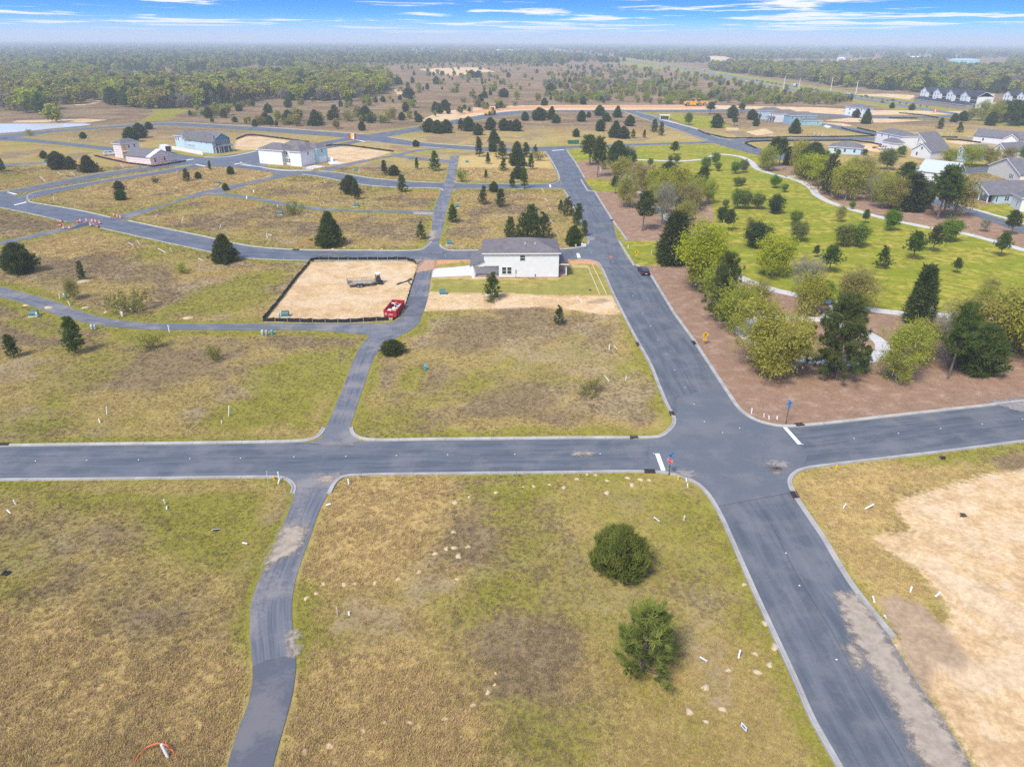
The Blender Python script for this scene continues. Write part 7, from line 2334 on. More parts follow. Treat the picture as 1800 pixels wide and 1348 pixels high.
# ---- sand mounds thrown up in the grass
def mound_mesh(seed):
    r_ = random.Random(seed)
    bm_ = MB()
    n = 14
    rings = [(0.0, 1.0), (0.35, 0.86), (0.7, 0.45), (1.0, 0.0)]
    ph = [r_.uniform(0, 6.28) for _ in range(3)]
    rad_ = [1 + 0.2 * math.sin(2 * 6.283 * k / n + ph[0]) + 0.14 * math.sin(3 * 6.283 * k / n + ph[1]) for k in range(n)]
    V = [(0, 0, 1.0)]
    for f, z in rings[1:]:
        for k in range(n):
            a = 6.283 * k / n
            V.append((f * rad_[k] * math.cos(a) + r_.uniform(-.04, .04), f * rad_[k] * math.sin(a) + r_.uniform(-.04, .04), z + r_.uniform(-.06, .06) * (z > 0) - (0.1 if z == 0 else 0)))
    Fc = [(0, 1 + k, 1 + (k + 1) % n) for k in range(n)]
    for j in range(2):
        for k in range(n):
            Fc.append((1 + j * n + k, 1 + (j + 1) * n + k, 1 + (j + 1) * n + (k + 1) % n, 1 + j * n + (k + 1) % n))
    return V, Fc


MOUNDS = []
for s in range(5):
    for mt in (M_MOUND, M_MOUNDW):
        V, Fc = mound_mesh(s)
        me = bpy.data.meshes.new('sand_mound')
        me.from_pydata(V, [], Fc)
        me.materials.append(mt)
        me.polygons.foreach_set('use_smooth', [True] * len(Fc))
        MOUNDS.append(me)
for px, py, wpx, pale in [(798, 963, 10, 0), (785, 964, 9, 0), (806, 977, 12, 0), (823, 961, 8, 0), (797, 935, 9, 0), (804, 1018, 8, 0), (871, 1183, 7, 0), (870, 1203, 6, 0), (858, 1216, 9, 0), (831, 1239, 9, 0), (783, 1263, 8, 0), (539, 1051, 9, 0), (556, 1043, 7, 0), (569, 1026, 9, 0), (605, 1027, 9, 0), (624, 1026, 8, 0), (660, 1024, 10, 0), (700, 1018, 9, 0), (737, 1005, 10, 0),
                          (536, 1322, 14, 0), (580, 1311, 14, 0), (639, 1285, 11, 0), (677, 1270, 9, 0), (720, 1270, 10, 0), (738, 1277, 11, 0), (782, 1263, 10, 0), (1212, 1251, 14, 1), (1270, 1246, 14, 1), (1240, 1208, 14, 1), (1331, 1181, 13, 1), (1281, 1178, 11, 1), (1327, 1149, 10, 1), (1353, 1168, 11, 1), (1345, 1096, 12, 1), (1363, 1137, 14, 1), (1241, 1268, 9, 1), (1308, 1027, 8, 1),
                          (1014, 842, 7, 1), (938, 855, 7, 1), (966, 852, 6, 1), (991, 857, 9, 1), (920, 856, 5, 1), (1067, 845, 7, 1), (1103, 840, 8, 1), (1126, 843, 9, 1), (1141, 844, 6, 1), (1111, 852, 10, 1), (872, 866, 8, 1), (825, 873, 6, 1), (800, 883, 10, 1), (1047, 835, 6, 1), (1032, 834, 6, 1), (1067, 866, 10, 1), (765, 973, 9, 0),
                          (625, 435, 4, 0), (650, 439, 5, 0), (605, 436, 5, 0), (585, 438, 5, 0), (672, 438, 4, 0), (560, 440, 4, 0), (612, 430, 4, 0), (85, 541, 14, 0), (45, 537, 8, 0), (150, 541, 12, 1), (145, 495, 18, 1), (330, 559, 14, 0), (186, 549, 8, 0), (1345, 233, 14, 0)]:
    x, y = G(px, py)
    s = 0.9 * (py - 72) / H
    o = bpy.data.objects.new('sand_mound', MOUNDS[rr.randrange(5) * 2 + pale])
    link(o)
    o.location = (x, y, 0.02)
    R_ = 0.54 * wpx / s
    o.scale = (R_, R_ * rr.uniform(0.8, 1.2), min(0.16, 0.35 * R_) + 0.05)
    o.rotation_euler = (0, 0, rr.uniform(0, 6.28))
    prop(o, None, 'sand mound', 'little sand mounds in the grass')
    auto_label(o, ('pale ' if pale else 'tan ') + 'sand mound', px, py)

# ---- raised reflectors on the centre lines
REF = MB()
REF.box(-0.09, -0.07, 0, 0.09, 0.07, 0.035, taper=0.025)
REF_ME = REF.mesh('road_reflector', M_PVC)
for px, py in [(63, 811), (153, 810), (244, 809), (334, 807), (423, 806), (517, 804), (608, 803), (697, 801.5), (787, 800), (905, 799.5), (1055, 798.5), (1149, 798), (1186, 651), (1204, 682), (1220, 711), (1238, 742), (1143, 574), (1156, 598), (1171, 623), (1112, 521), (1130, 552), (1097, 504), (1073, 470), (1501, 771.5), (1579, 762.5), (1653, 754), (1726, 746), (1797, 737.5), (1411, 782), (1270, 761), (1300, 753), (1381, 973), (1405, 1030), (1470, 1160)]:
    x, y = G(px, py)
    o = link(bpy.data.objects.new('road_reflector', REF_ME))
    o.location = (x, y, 0.09)
    o.scale = (0.9, 0.9, 0.9)
    prop(o, None, 'reflector', 'white reflectors down the road centres')
    auto_label(o, 'white road reflector', px, py)

# ---- storm drains let into kerbs and lane mouths
for px, py, p2, w_, d_ in [(1114, 769.5, (1130, 769.4), 1.1, 0.6), (1181, 728, (1185, 738), 1.1, 0.6), (1142, 829.5, (1160, 829.8), 1.3, 0.6), (1405, 747.5, (1420, 746), 1.2, 0.7), (1397, 871, (1404, 884), 1.3, 0.7), (1121, 606, (1124, 612), 1.5, 0.5), (1219.5, 603.5, (1222, 607), 1.5, 0.5), (4, 782.5, (30, 782.3), 1.8, 0.5), (592, 774, (610, 774), 1.3, 0.45), (559, 838, (575, 837.7), 1.3, 0.5), (520, 440, (530, 440.2), 1.6, 0.6), (1076, 388, (1078, 391), 1.6, 0.6)]:
    x, y = G(px, py)
    root = empty('storm_drain', x, y, 0.0, dirn((px, py), p2))
    prop(root, None, 'storm drain', 'storm drains along the streets')
    auto_label(root, 'dark iron storm drain', px, py)
    lane = (px, py) in ((592, 774), (559, 838))
    z0 = 0.04 if lane else 0.215
    m_ = MB()
    m_.box(-w_ / 2, -d_ / 2, 0.0, w_ / 2, -d_ / 2 + 0.06, z0 + 0.03).box(-w_ / 2, d_ / 2 - 0.06, 0.0, w_ / 2, d_ / 2, z0 + 0.03)
    m_.build('frame', M_IRON, root)
    for k in range(6):
        xx = -w_ / 2 + w_ * (k + 0.5) / 6
        MB().box(xx - 0.05, -d_ / 2 + 0.061, z0 - 0.02, xx + 0.05, d_ / 2 - 0.061, z0 + 0.02).build('grate_bar', M_IRON, root)
    MB().box(-w_ / 2 + 0.01, -d_ / 2 + 0.062, z0 - 0.05, w_ / 2 - 0.01, d_ / 2 - 0.062, z0 - 0.025).build('pit', M_BLACK, root)

# ---- signs
def text_mesh(s, size, mat, name, parent, loc, rot, depth=0.004):
    cu = bpy.data.curves.new(name, 'FONT')
    cu.body = s
    cu.size = size
    cu.extrude = depth
    cu.align_x = cu.align_y = 'CENTER'
    cu.materials.append(mat)
    o = link(bpy.data.objects.new(name, cu), parent)
    o.location, o.rotation_euler = loc, rot
    return o


def stop_sign(px, py, ptop, face, label, blades=True):
    x, y = G(px, py)
    h_ = height_at(px, py, ptop)
    root = empty('stop_sign', x, y, 0, face)
    prop(root, label, 'sign')
    MB().tube([(0, 0.06, 0), (0, 0.06, h_)], 0.045, 8).build('pole', M_BLACK, root)
    zc = h_ - 0.75 if blades else h_ - 0.42
    pts_ = [(0.42 * math.cos(math.pi / 8 + k * math.pi / 4), zc + 0.42 * math.sin(math.pi / 8 + k * math.pi / 4)) for k in range(8)]
    plate = MB().prism(pts_, -0.012, 0.012, 'y').build('plate', M_SIGNR, root)
    ring = MB()
    for k in range(8):
        a, b = pts_[k], pts_[(k + 1) % 8]
        s_ = 0.93
        ca = (a[0] * s_, zc + (a[1] - zc) * s_); cb = (b[0] * s_, zc + (b[1] - zc) * s_)
        ring.poly([(a[0], -0.016, a[1]), (b[0], -0.016, b[1]), (cb[0], -0.016, cb[1]), (ca[0], -0.016, ca[1])])
    ring.build('border', M_WHITE, plate)
    text_mesh('STOP', 0.30, M_WHITE, 'lettering', plate, (0, -0.018, zc), (math.pi / 2, 0, 0), 0.002)
    if blades:
        MB().box(-0.45, 0.03, h_ - 0.26, 0.45, 0.045, h_ - 0.06).build('name_blade', M_SIGNB, root)
        MB().box(-0.012, -0.42, h_ - 0.02, 0.012, 0.52, h_ + 0.18).build('name_blade', M_SIGNB, root)
    return root


stop_sign(1175, 836, 800, -math.pi / 2 + 0.62, 'red stop sign with blue street name blades at the lower crossing')
stop_sign(1073, 467, 449, -0.9, 'stop sign on the corner of the middle street near the white house', False)


def street_sign(px, py, ptop, label):
    x, y = G(px, py)
    h_ = height_at(px, py, ptop)
    root = empty('street_sign', x, y, 0, 0.35)
    prop(root, label, 'sign')
    MB().tube([(0, 0, 0), (0, 0, h_)], 0.04, 8).build('pole', M_BLACK, root)
    MB().box(-0.5, -0.012, h_ - 0.55, 0.5, 0.012, h_ - 0.32).build('name_blade', M_SIGNB, root)
    MB().box(-0.012, -0.5, h_ - 0.28, 0.012, 0.5, h_ - 0.05).build('name_blade', M_SIGNB, root)
    MB().box(-0.2, -0.08, h_ - 1.25, 0.2, -0.06, h_ - 0.62).build('plate', M_SIGNB, root)


street_sign(1381, 745, 704, 'blue street name sign on a black pole in the mulched corner bed')


def ped_sign(px, py, ptop, label):
    x, y = G(px, py)
    h_ = height_at(px, py, ptop)
    root = empty('crossing_sign', x, y, 0, 0.12)
    prop(root, label, 'sign', 'yellow pedestrian crossing signs')
    MB().tube([(0, 0.06, 0), (0, 0.06, h_)], 0.04, 8).build('pole', M_STEEL, root)
    s, zc = 0.60, h_ - 0.60
    pl = MB().prism([(0, zc - s), (s, zc), (0, zc + s), (-s, zc)], -0.012, 0.012, 'y').build('plate', M_SIGNY, root)
    fg = MB()
    yy0, yy1 = -0.022, -0.014
    fg.disc((0.02, -0.018, zc + 0.30), 0.075, (0, 1, 0), 0.008, 12)
    fg.prism([(-0.09, zc - 0.02), (0.06, zc - 0.04), (0.10, zc + 0.20), (-0.04, zc + 0.22)], yy0, yy1, 'y')        # body
    fg.prism([(-0.08, zc - 0.021), (-0.01, zc - 0.021), (-0.14, zc - 0.34), (-0.22, zc - 0.32)], yy0, yy1, 'y')     # rear leg
    fg.prism([(0.0, zc - 0.03), (0.065, zc - 0.041), (0.20, zc - 0.33), (0.12, zc - 0.36)], yy0, yy1, 'y')          # front leg
    fg.prism([(0.09, zc + 0.18), (0.10, zc + 0.13), (0.26, zc + 0.02), (0.28, zc + 0.06)], yy0, yy1, 'y')
    fg.prism([(-0.04, zc + 0.20), (-0.06, zc + 0.14), (-0.22, zc + 0.02), (-0.24, zc + 0.06)], yy0, yy1, 'y')
    fg.build('walking_figure', M_BLACK, pl)
    MB().box(-0.32, -0.012, zc - s - 0.42, 0.32, 0.012, zc - s - 0.06).build('plaque', M_SIGNY, root)


ped_sign(1238, 606, 583, 'yellow diamond pedestrian sign in the mulch, nearest of the three')
ped_sign(1118, 457, 439, 'yellow diamond pedestrian sign on the bumped-out lawn near the black car')
ped_sign(1035, 329, 316, 'yellow diamond pedestrian sign on the upper bumped-out lawn, farthest of three')

# a small notice and a leaning panel in the grass, and other left-overs
x, y = G(1306, 1285)
root = empty('yard_sign', x, y, 0, -1.1)
prop(root, 'small white yard sign with a blue mark in the foreground grass', 'sign')
MB().box(-0.3, -0.012, 0.28, 0.3, 0.012, 0.72).build('panel', M_WHITE, root)
MB().box(-0.18, -0.018, 0.42, 0.18, -0.013, 0.58).build('blue_mark', M_SIGNB, root)
for s_ in (-0.22, 0.22):
    MB().tube([(s_, 0, 0), (s_, 0, 0.28)], 0.012, 5).build('leg', M_STEEL, root)
x, y = G(1027, 437)
root = empty('yard_sign', x, y, 0, 0.2)
prop(root, 'white lot sign on the grass corner of the middle street', 'sign')
MB().box(-0.4, -0.02, 0.5, 0.4, 0.02, 1.3).build('panel', M_WHITE, root)
for s_ in (-0.3, 0.3):
    MB().tube([(s_, 0, 0), (s_, 0, 0.5)], 0.03, 5).build('leg', M_WOOD, root)
x, y = G(380, 933)
m_ = MB().box(-0.4, -0.02, -0.25, 0.4, 0.02, 0.25)
o = m_.build('fallen_sign', M_WHITE)
o.location, o.rotation_euler = (x, y, 0.2), (0.9, 0.35, 0.7)
prop(o, 'white sign panel lying tilted in green grass at left', 'sign')


def litter(name, px, py, size, mat, label, cat, seed=1, flat=0.3):
    r_ = random.Random(seed)
    bm_ = MB()
    for k in range(7):
        M_ = Matrix.Translation((r_.uniform(-size, size) * 0.6, r_.uniform(-size, size) * 0.5, size * flat * r_.random())) @ Matrix.Rotation(r_.uniform(0, 3), 4, 'Z') @ Matrix.Rotation(r_.uniform(-0.5, 0.5), 4, 'X')
        bm_.box(-size * 0.45, -size * 0.22, -size * 0.05, size * 0.45, size * 0.22, size * 0.07, M_, 0.03 * size)
    o = bm_.build(name, mat)
    o.location = (*G(px, py), 0.16 if px == 1690 else 0.03)
    return prop(o, label, cat)


litter('plastic_sheet', 12, 1008, 0.45, M_BLACK, 'crumpled black plastic sheet in the grass at the left edge', 'litter', 3)
litter('plastic_sheet', 1657, 806, 0.45, M_BLACK, 'dark crumpled plastic on the grass near the right street', 'litter', 4)
litter('brick_scrap', 1690, 907, 0.45, plain('dark_scrap', (0.07, 0.055, 0.045), 0.9), 'dark heap of sticks on the tan sand lot', 'debris', 5)
litter('fabric_scrap', 1037, 511, 0.4, M_BLACK, 'black scrap lying on the sodded lawn', 'litter', 6)
m_ = MB()
pts_ = [(*G(px, py), 0.1 + 0.06 * math.sin(i * 2.1)) for i, (px, py) in enumerate([(698, 501), (703, 499), (709, 497), (716, 495), (722, 492), (725, 492)])]
m_.tube(pts_, [0.25, 0.2, 0.16, 0.22, 0.3, 0.15], 7)
m_.tube([(*G(718, 496), 0.1), (*G(721, 500), 0.15), (*G(723, 502), 0.1), (*G(725, 499), 0.1)], [0.14, 0.16, 0.2, 0.12], 6)
prop(m_.build('fallen_silt_fabric', plain('dusty_fabric', (0.09, 0.085, 0.075), 0.9, var=0.3)), 'crumpled dark silt fabric lying on sand near the alley', 'fabric')
for k, (a, b) in enumerate([((992, 467.5), (1034, 468)), ((992, 470), (1033, 470.5)), ((1034, 471), (1054, 518)), ((1041, 465.5), (1066, 518))]):
    p, q = G(*a), G(*b)
    v = q - p
    o = MB().box(0, -0.06, 0, float(np.linalg.norm(v)), 0.06, 0.16).build('form_board', M_FORM)
    o.location, o.rotation_euler = (p[0], p[1], 0), (0, 0, math.atan2(v[1], v[0]))
    prop(o, ['upper of two short form boards running right from the white house', 'lower of two short form boards running right from the white house', 'left of two long form boards crossing the sodded lawn', 'right of two long form boards, nearest the main street'][k], 'form board', 'timber forms laid for a walk')

# ---- hydrants, with a tiny yellow flag built in the same shape
for px, py, lb in ((1470, 824, 'orange-yellow fire hydrant on the tan grass by the right street'), (482, 843, 'tiny yellow flag in hydrant shape, in grass left of the foreground alley mouth'), (1192, 843, 'yellow hydrant on the grass corner below the stop sign')):
    x, y = G(px, py)
    root = empty('fire_hydrant', x, y, 0, rr.uniform(0, 6))
    prop(root, lb, 'hydrant')
    root.scale = (0.75, 0.75, 0.75)
    MB().tube([(0, 0, 0), (0, 0, 0.08), (0, 0, 0.09), (0, 0, 0.55), (0, 0, 0.62), (0, 0, 0.72), (0, 0, 0.78)], [0.17, 0.17, 0.11, 0.11, 0.14, 0.09, 0.03], 12).build('body', M_SIGNY, root)
    MB().tube([(-0.2, 0, 0.42), (0.2, 0, 0.42)], 0.055, 8).tube([(0, -0.2, 0.40), (0, 0, 0.40)], 0.07, 8).build('nozzle', M_SIGNY, root)

# ---- traffic drums, standing and fallen
DR = MB()
DR.tube([(0, 0, 0), (0, 0, 0.12)], 0.42, 12)
D_BASE = DR.mesh('base', M_RUBBER)
d1 = MB()
for k, (z0, z1) in enumerate(((0.121, 0.34), (0.34, 0.52), (0.52, 0.70), (0.70, 0.86), (0.86, 1.02))):
    d1.cur = k % 2
    d1.tube([(0, 0, z0), (0, 0, z1 - 0.001)], [0.31 - 0.06 * z0, 0.31 - 0.06 * z1], 12, k in (0, 4))
D_BODY = d1.mesh('barrel', [M_ORANGE, M_WHITE])
for k, (px, py, lie) in enumerate([(110, 391, 1), (108, 398, 1), (113, 403, 0), (123, 403, 0), (137, 391, 1), (142, 391, 0), (153, 390, 0), (163, 390.5, 0), (169, 391.5, 0), (176, 394, 0), (160, 398, 0), (172.5, 399.5, 1), (201, 380.5, 0), (207, 382.5, 0), (212.5, 384.5, 0)]):
    x, y = G(px, py)
    root = empty('traffic_drum', x, y, 0.3 if lie else 0.0, rr.uniform(0, 6))
    if lie:
        root.rotation_euler = (math.pi / 2, 0, rr.uniform(-0.6, 0.6))
    link(bpy.data.objects.new('barrel', D_BODY), root)
    link(bpy.data.objects.new('base', D_BASE), root)
    MB().box(-0.12, -0.02, 1.02, 0.12, 0.02, 1.12).build('handle', M_ORANGE, root)
    prop(root, None, 'traffic drum', 'orange traffic drums at the lane mouth')
    auto_label(root, 'fallen orange and white traffic drum' if lie else 'standing orange and white traffic drum', px, py, 'traffic drums')

# ---- feather flags at the T-junction
M_FY = plain('flag_yellow', (0.80, 0.62, 0.05), 0.7)
for k, (px, py, mt, lb) in enumerate([(613, 247, M_SIGNR, 'red feather flag, leftmost of four at the upper junction'), (617, 248, M_FY, 'yellow feather flag left of centre at the upper junction'), (620, 249, M_WHITE, 'white and yellow feather flag right of centre at the upper junction'), (624, 248, M_SIGNR, 'red feather flag, rightmost of four at the upper junction')]):
    x, y = G(px, py)
    h_ = height_at(px, py, 234)
    root = empty('feather_flag', x, y, 0, rr.uniform(-0.4, 0.4))
    prop(root, lb, 'flag', 'feather flags at the upper junction')
    MB().tube([(0, 0, 0), (0, 0, h_ * 0.8), (0.25, 0, h_ * 0.97), (0.6, 0, h_)], 0.04, 6).build('pole', M_STEEL, root)
    sail = [(0.04, h_ * 0.2), (0.75, h_ * 0.26), (0.95, h_ * 0.7), (0.85, h_ * 0.9), (0.6, h_ * 0.985), (0.27, h_ * 0.95), (0.04, h_ * 0.78)]
    f_ = MB().prism(sail, -0.015, 0.015, 'y').build('sail', mt, root)
    if k == 2:
        MB().prism([(0.1, h_ * 0.62), (0.85, h_ * 0.62), (0.8, h_ * 0.86), (0.1, h_ * 0.78)], -0.02, 0.02, 'y').build('yellow_band', M_FY, f_)

# ---- the red roll-off dumpster and what lies in it
A_, B_, C_ = G(675, 559), G(696, 560), G(712, 537)
ang = math.atan2(B_[1] - A_[1], B_[0] - A_[0])
wd_, ln_ = 2.4, 6.2
dm = empty('dumpster', A_[0], A_[1], 0, ang)
prop(dm, 'open red roll-off dumpster heaped with rubbish at the sand lot corner', 'dumpster')
hh = 1.4
MB().box(0, 0, 0.25, wd_, 0.08, hh).build('end_wall', M_RED, dm)
MB().box(0, ln_ - 0.08, 0.25, wd_, ln_, hh).build('end_wall', M_RED, dm)
MB().box(0, 0.081, 0.25, 0.08, ln_ - 0.081, hh).build('side_wall', M_RED, dm)
MB().box(wd_ - 0.08, 0.081, 0.25, wd_, ln_ - 0.081, hh).build('side_wall', M_RED, dm)
MB().box(0.081, 0.081, 0.25, wd_ - 0.081, ln_ - 0.081, 0.33).build('floor', M_RED, dm)
MB().box(-0.06, -0.06, hh + 0.002, wd_ + 0.06, 0.10, hh + 0.1).box(-0.06, ln_ - 0.10, hh + 0.002, wd_ + 0.06, ln_ + 0.06, hh + 0.1).box(-0.06, 0.101, hh + 0.002, 0.10, ln_ - 0.101, hh + 0.1).box(wd_ - 0.10, 0.101, hh + 0.002, wd_ + 0.06, ln_ - 0.101, hh + 0.1).build('rim', M_RED, dm)
for k in range(7):
    yy = 0.5 + (ln_ - 1.0) * k / 6
    MB().box(wd_ + 0.002, yy - 0.06, 0.3, wd_ + 0.1, yy + 0.06, hh - 0.02).build('rib', M_RED, dm)
for xx in (0.5, wd_ - 0.5):
    MB().box(xx - 0.1, 0.2, 0.0, xx + 0.1, ln_ - 0.2, 0.249).build('skid', M_BLACK, dm)
lg = MB()
for k in range(16):
    a0, a1 = 6.283 * k / 16, 6.283 * (k + 1) / 16
    lg.poly([(0.42 + 0.2 * math.cos(a0), -0.006, 0.85 + 0.2 * math.sin(a0)), (0.42 + 0.2 * math.cos(a1), -0.006, 0.85 + 0.2 * math.sin(a1)), (0.42 + 0.13 * math.cos(a1), -0.006, 0.85 + 0.13 * math.sin(a1)), (0.42 + 0.13 * math.cos(a0), -0.006, 0.85 + 0.13 * math.sin(a0))])
lg.build('ring_emblem', M_WHITE, dm)
MB().box(0.95, -0.012, 0.72, 1.75, -0.003, 0.82).build('white_stripe', M_WHITE, dm)
M_CARD = plain('cardboard', (0.50, 0.33, 0.18), 0.9)
M_FOAMB = plain('pale_blue_foam', (0.30, 0.58, 0.66), 0.8)
for k in range(24):
    mt, nm, cat, lb = ((M_WHITE, 'plasterboard_scrap', 'board', 'white board scrap heaped inside the red dumpster'), (M_WHITE, 'plasterboard_scrap', 'board', 'white board scrap heaped inside the red dumpster'), (M_CARD, 'cardboard_box', 'box', 'brown cardboard box inside the red dumpster'), (M_BLACK, 'rubbish_bag', 'bag', 'black rubbish bag inside the red dumpster'), (M_FOAMB, 'foam_sheet', 'foam', 'pale blue foam sheet inside the red dumpster'))[rr.choice([0, 0, 1, 2, 2, 2, 3, 3, 4])]
    lx, ly = rr.uniform(0.4, wd_ - 0.4), rr.uniform(0.5, ln_ - 0.5)
    sx_, sy_, sz_ = rr.uniform(0.2, 0.42), rr.uniform(0.15, 0.36), rr.uniform(0.06, 0.28)
    m_ = MB()
    if nm == 'rubbish_bag':
        m_.tube([(0, 0, -sz_), (0, 0, -sz_ * 0.4), (0, 0, sz_ * 0.5), (0, 0, sz_)], [sx_ * 0.4, sx_ * 0.8, sx_ * 0.6, 0.05], 9)
    else:
        m_.box(-sx_, -sy_, -sz_ / 2, sx_, sy_, sz_ / 2)
        m_.box(-sx_ * 0.8, sy_ * 0.2, sz_ / 2, sx_ * 0.3, sy_ * 0.9, sz_ / 2 + 0.04)
    o = m_.build(nm, mt)
    p = Matrix.Translation((A_[0], A_[1], 0)) @ Matrix.Rotation(ang, 4, 'Z') @ Vector((lx, ly, 0.82 + 0.2 * ly / ln_ + rr.uniform(0, 0.3)))
    o.location, o.rotation_euler = p, (rr.uniform(-0.5, 0.5), rr.uniform(-0.5, 0.5), rr.uniform(0, 3))
    prop(o, lb, cat, 'rubbish in the red dumpster: ' + cat)

# ---- the flatbed trailer and the small excavator behind it
def wheel(parent, c, axis, r=0.36, w_=0.24, n=16):
    t = MB().disc(c, r, axis, w_, n).build('wheel', M_RUBBER, parent)
    MB().disc(c, r * 0.6, axis, w_ + 0.03, 12).build('rim', M_STEEL, t)
    return t


A_, B_ = G(612, 507), G(655, 504)
tl = empty('flatbed_trailer', A_[0], A_[1], 0, math.atan2(B_[1] - A_[1], B_[0] - A_[0]))
prop(tl, 'long tan flatbed trailer with twin wheels parked on the sand lot', 'trailer')
Lt = float(np.linalg.norm(B_ - A_))
MB().box(0, 0, 0.72, Lt, 0.14, 0.95).box(0, 2.2, 0.72, Lt, 2.34, 0.95).box(0, 0.141, 0.72, 0.14, 2.199, 0.95).box(Lt - 0.14, 0.141, 0.72, Lt, 2.199, 0.95).build('frame', M_WOOD, tl)
for k in range(9):
    MB().box(0.145, 0.142 + 0.228 * k, 0.84, Lt - 0.145, 0.142 + 0.228 * k + 0.215, 0.90).build('deck_board', M_WOOD, tl)
for k in range(6):
    xx = 0.06 + (Lt - 0.12) * k / 5
    MB().box(xx - 0.04, 0.02, 0.951, xx + 0.04, 0.1, 1.3).box(xx - 0.04, 2.24, 0.951, xx + 0.04, 2.32, 1.3).build('stake', M_STEEL, tl)
MB().box(0, 0.02, 1.301, Lt, 0.09, 1.38).box(0, 2.25, 1.301, Lt, 2.32, 1.38).build('side_rail', M_STEEL, tl)
MB().box(-0.12, 0.1, 0.8, -0.02, 2.2, 2.5, taper=0.02).build('ramp_gate', M_STEEL, tl)
MB().box(Lt * 0.34, -0.30, 0.80, Lt * 0.62, -0.01, 0.86).build('fender', M_BLACK, tl)
for k in (0.42, 0.54):
    wheel(tl, (Lt * k, -0.16, 0.37), (0, 1, 0))
    wheel(tl, (Lt * k, 2.50, 0.37), (0, 1, 0))
MB().prism([(0.6, 0.6), (1.74, 0.6), (1.74, 0.75), (0.6, 0.75)], Lt + 0.004, Lt + 0.12, 'x').build('front_beam', M_STEEL, tl)
MB().tube([(Lt + 0.12, 0.7, 0.68), (Lt + 1.6, 1.17, 0.62)], 0.06, 6).tube([(Lt + 0.12, 1.64, 0.68), (Lt + 1.6, 1.17, 0.62)], 0.06, 6).build('tongue', M_STEEL, tl)
x, y = G(665, 499)
ex = empty('skid_loader', x, y, 0, 1.85)
prop(ex, 'compact navy and yellow loader with pale canopy behind the trailer', 'loader')
M_NAVY = plain('navy_paint', (0.03, 0.035, 0.08), 0.5)
for s_ in (-0.72, 0.72):
    tr_ = MB().prism([(-1.0, 0.15), (-0.8, 0.0), (0.8, 0.0), (1.0, 0.15), (0.85, 0.55), (-0.85, 0.55)], s_ - 0.18, s_ + 0.18, 'y').build('track', M_RUBBER, ex)
    for k in range(4):
        MB().disc((-0.65 + 0.43 * k, s_, 0.22), 0.16, (0, 1, 0), 0.40, 10).build('roller', M_STEEL, tr_)
MB().box(-0.95, -0.5, 0.56, 0.7, 0.5, 1.15, taper=0.06).build('body', M_NAVY, ex)
MB().box(-1.05, -0.52, 1.151, -0.2, 0.52, 1.55, taper=0.08).build('engine_cover', M_NAVY, ex)
MB().box(0.705, -0.45, 0.5, 1.0, 0.45, 0.95).build('front_guard', M_YELLOW, ex)
for sx_ in (-0.15, 0.62):
    for sy_ in (-0.46, 0.46):
        MB().box(sx_ - 0.04, sy_ - 0.04, 1.152, sx_ + 0.04, sy_ + 0.04, 2.25).build('canopy_post', M_BLACK, ex)
MB().box(-0.3, -0.6, 2.251, 0.78, 0.6, 2.36).build('canopy', M_WHITE, ex)
MB().box(-0.1, -0.3, 1.152, 0.3, 0.3, 1.4).box(-0.18, -0.3, 1.41, -0.06, 0.3, 1.9).build('seat', M_BLACK, ex)
MB().prism([(0.9, 0.7), (1.9, 1.0), (1.95, 1.15), (0.9, 0.95)], -0.55, -0.42, 'y').prism([(0.9, 0.7), (1.9, 1.0), (1.95, 1.15), (0.9, 0.95)], 0.42, 0.55, 'y').build('lift_arm', M_YELLOW, ex)
MB().prism([(1.7, 0.1), (2.4, 0.05), (2.45, 0.15), (1.9, 0.25), (1.95, 0.75), (1.75, 0.7)], -0.8, 0.8, 'y').build('bucket', M_YELLOW, ex)

# ---- vehicles
M_CARBLK = plain('black_car_paint', (0.012, 0.016, 0.020), 0.18, spec=0.7, var=0.02)
M_CARWHT = plain('white_car_paint', (0.72, 0.73, 0.74), 0.25, spec=0.6, var=0.02)
M_CARGRY = plain('dark_grey_car_paint', (0.06, 0.07, 0.085), 0.25, spec=0.6, var=0.02)
M_CARBLU = plain('blue_car_paint', (0.10, 0.24, 0.42), 0.25, spec=0.6, var=0.02)
M_TAIL = plain('tail_light_red', (0.45, 0.012, 0.015), 0.25, var=0.02)
M_LAMP = plain('headlamp', (0.70, 0.70, 0.66), 0.15, var=0.02)


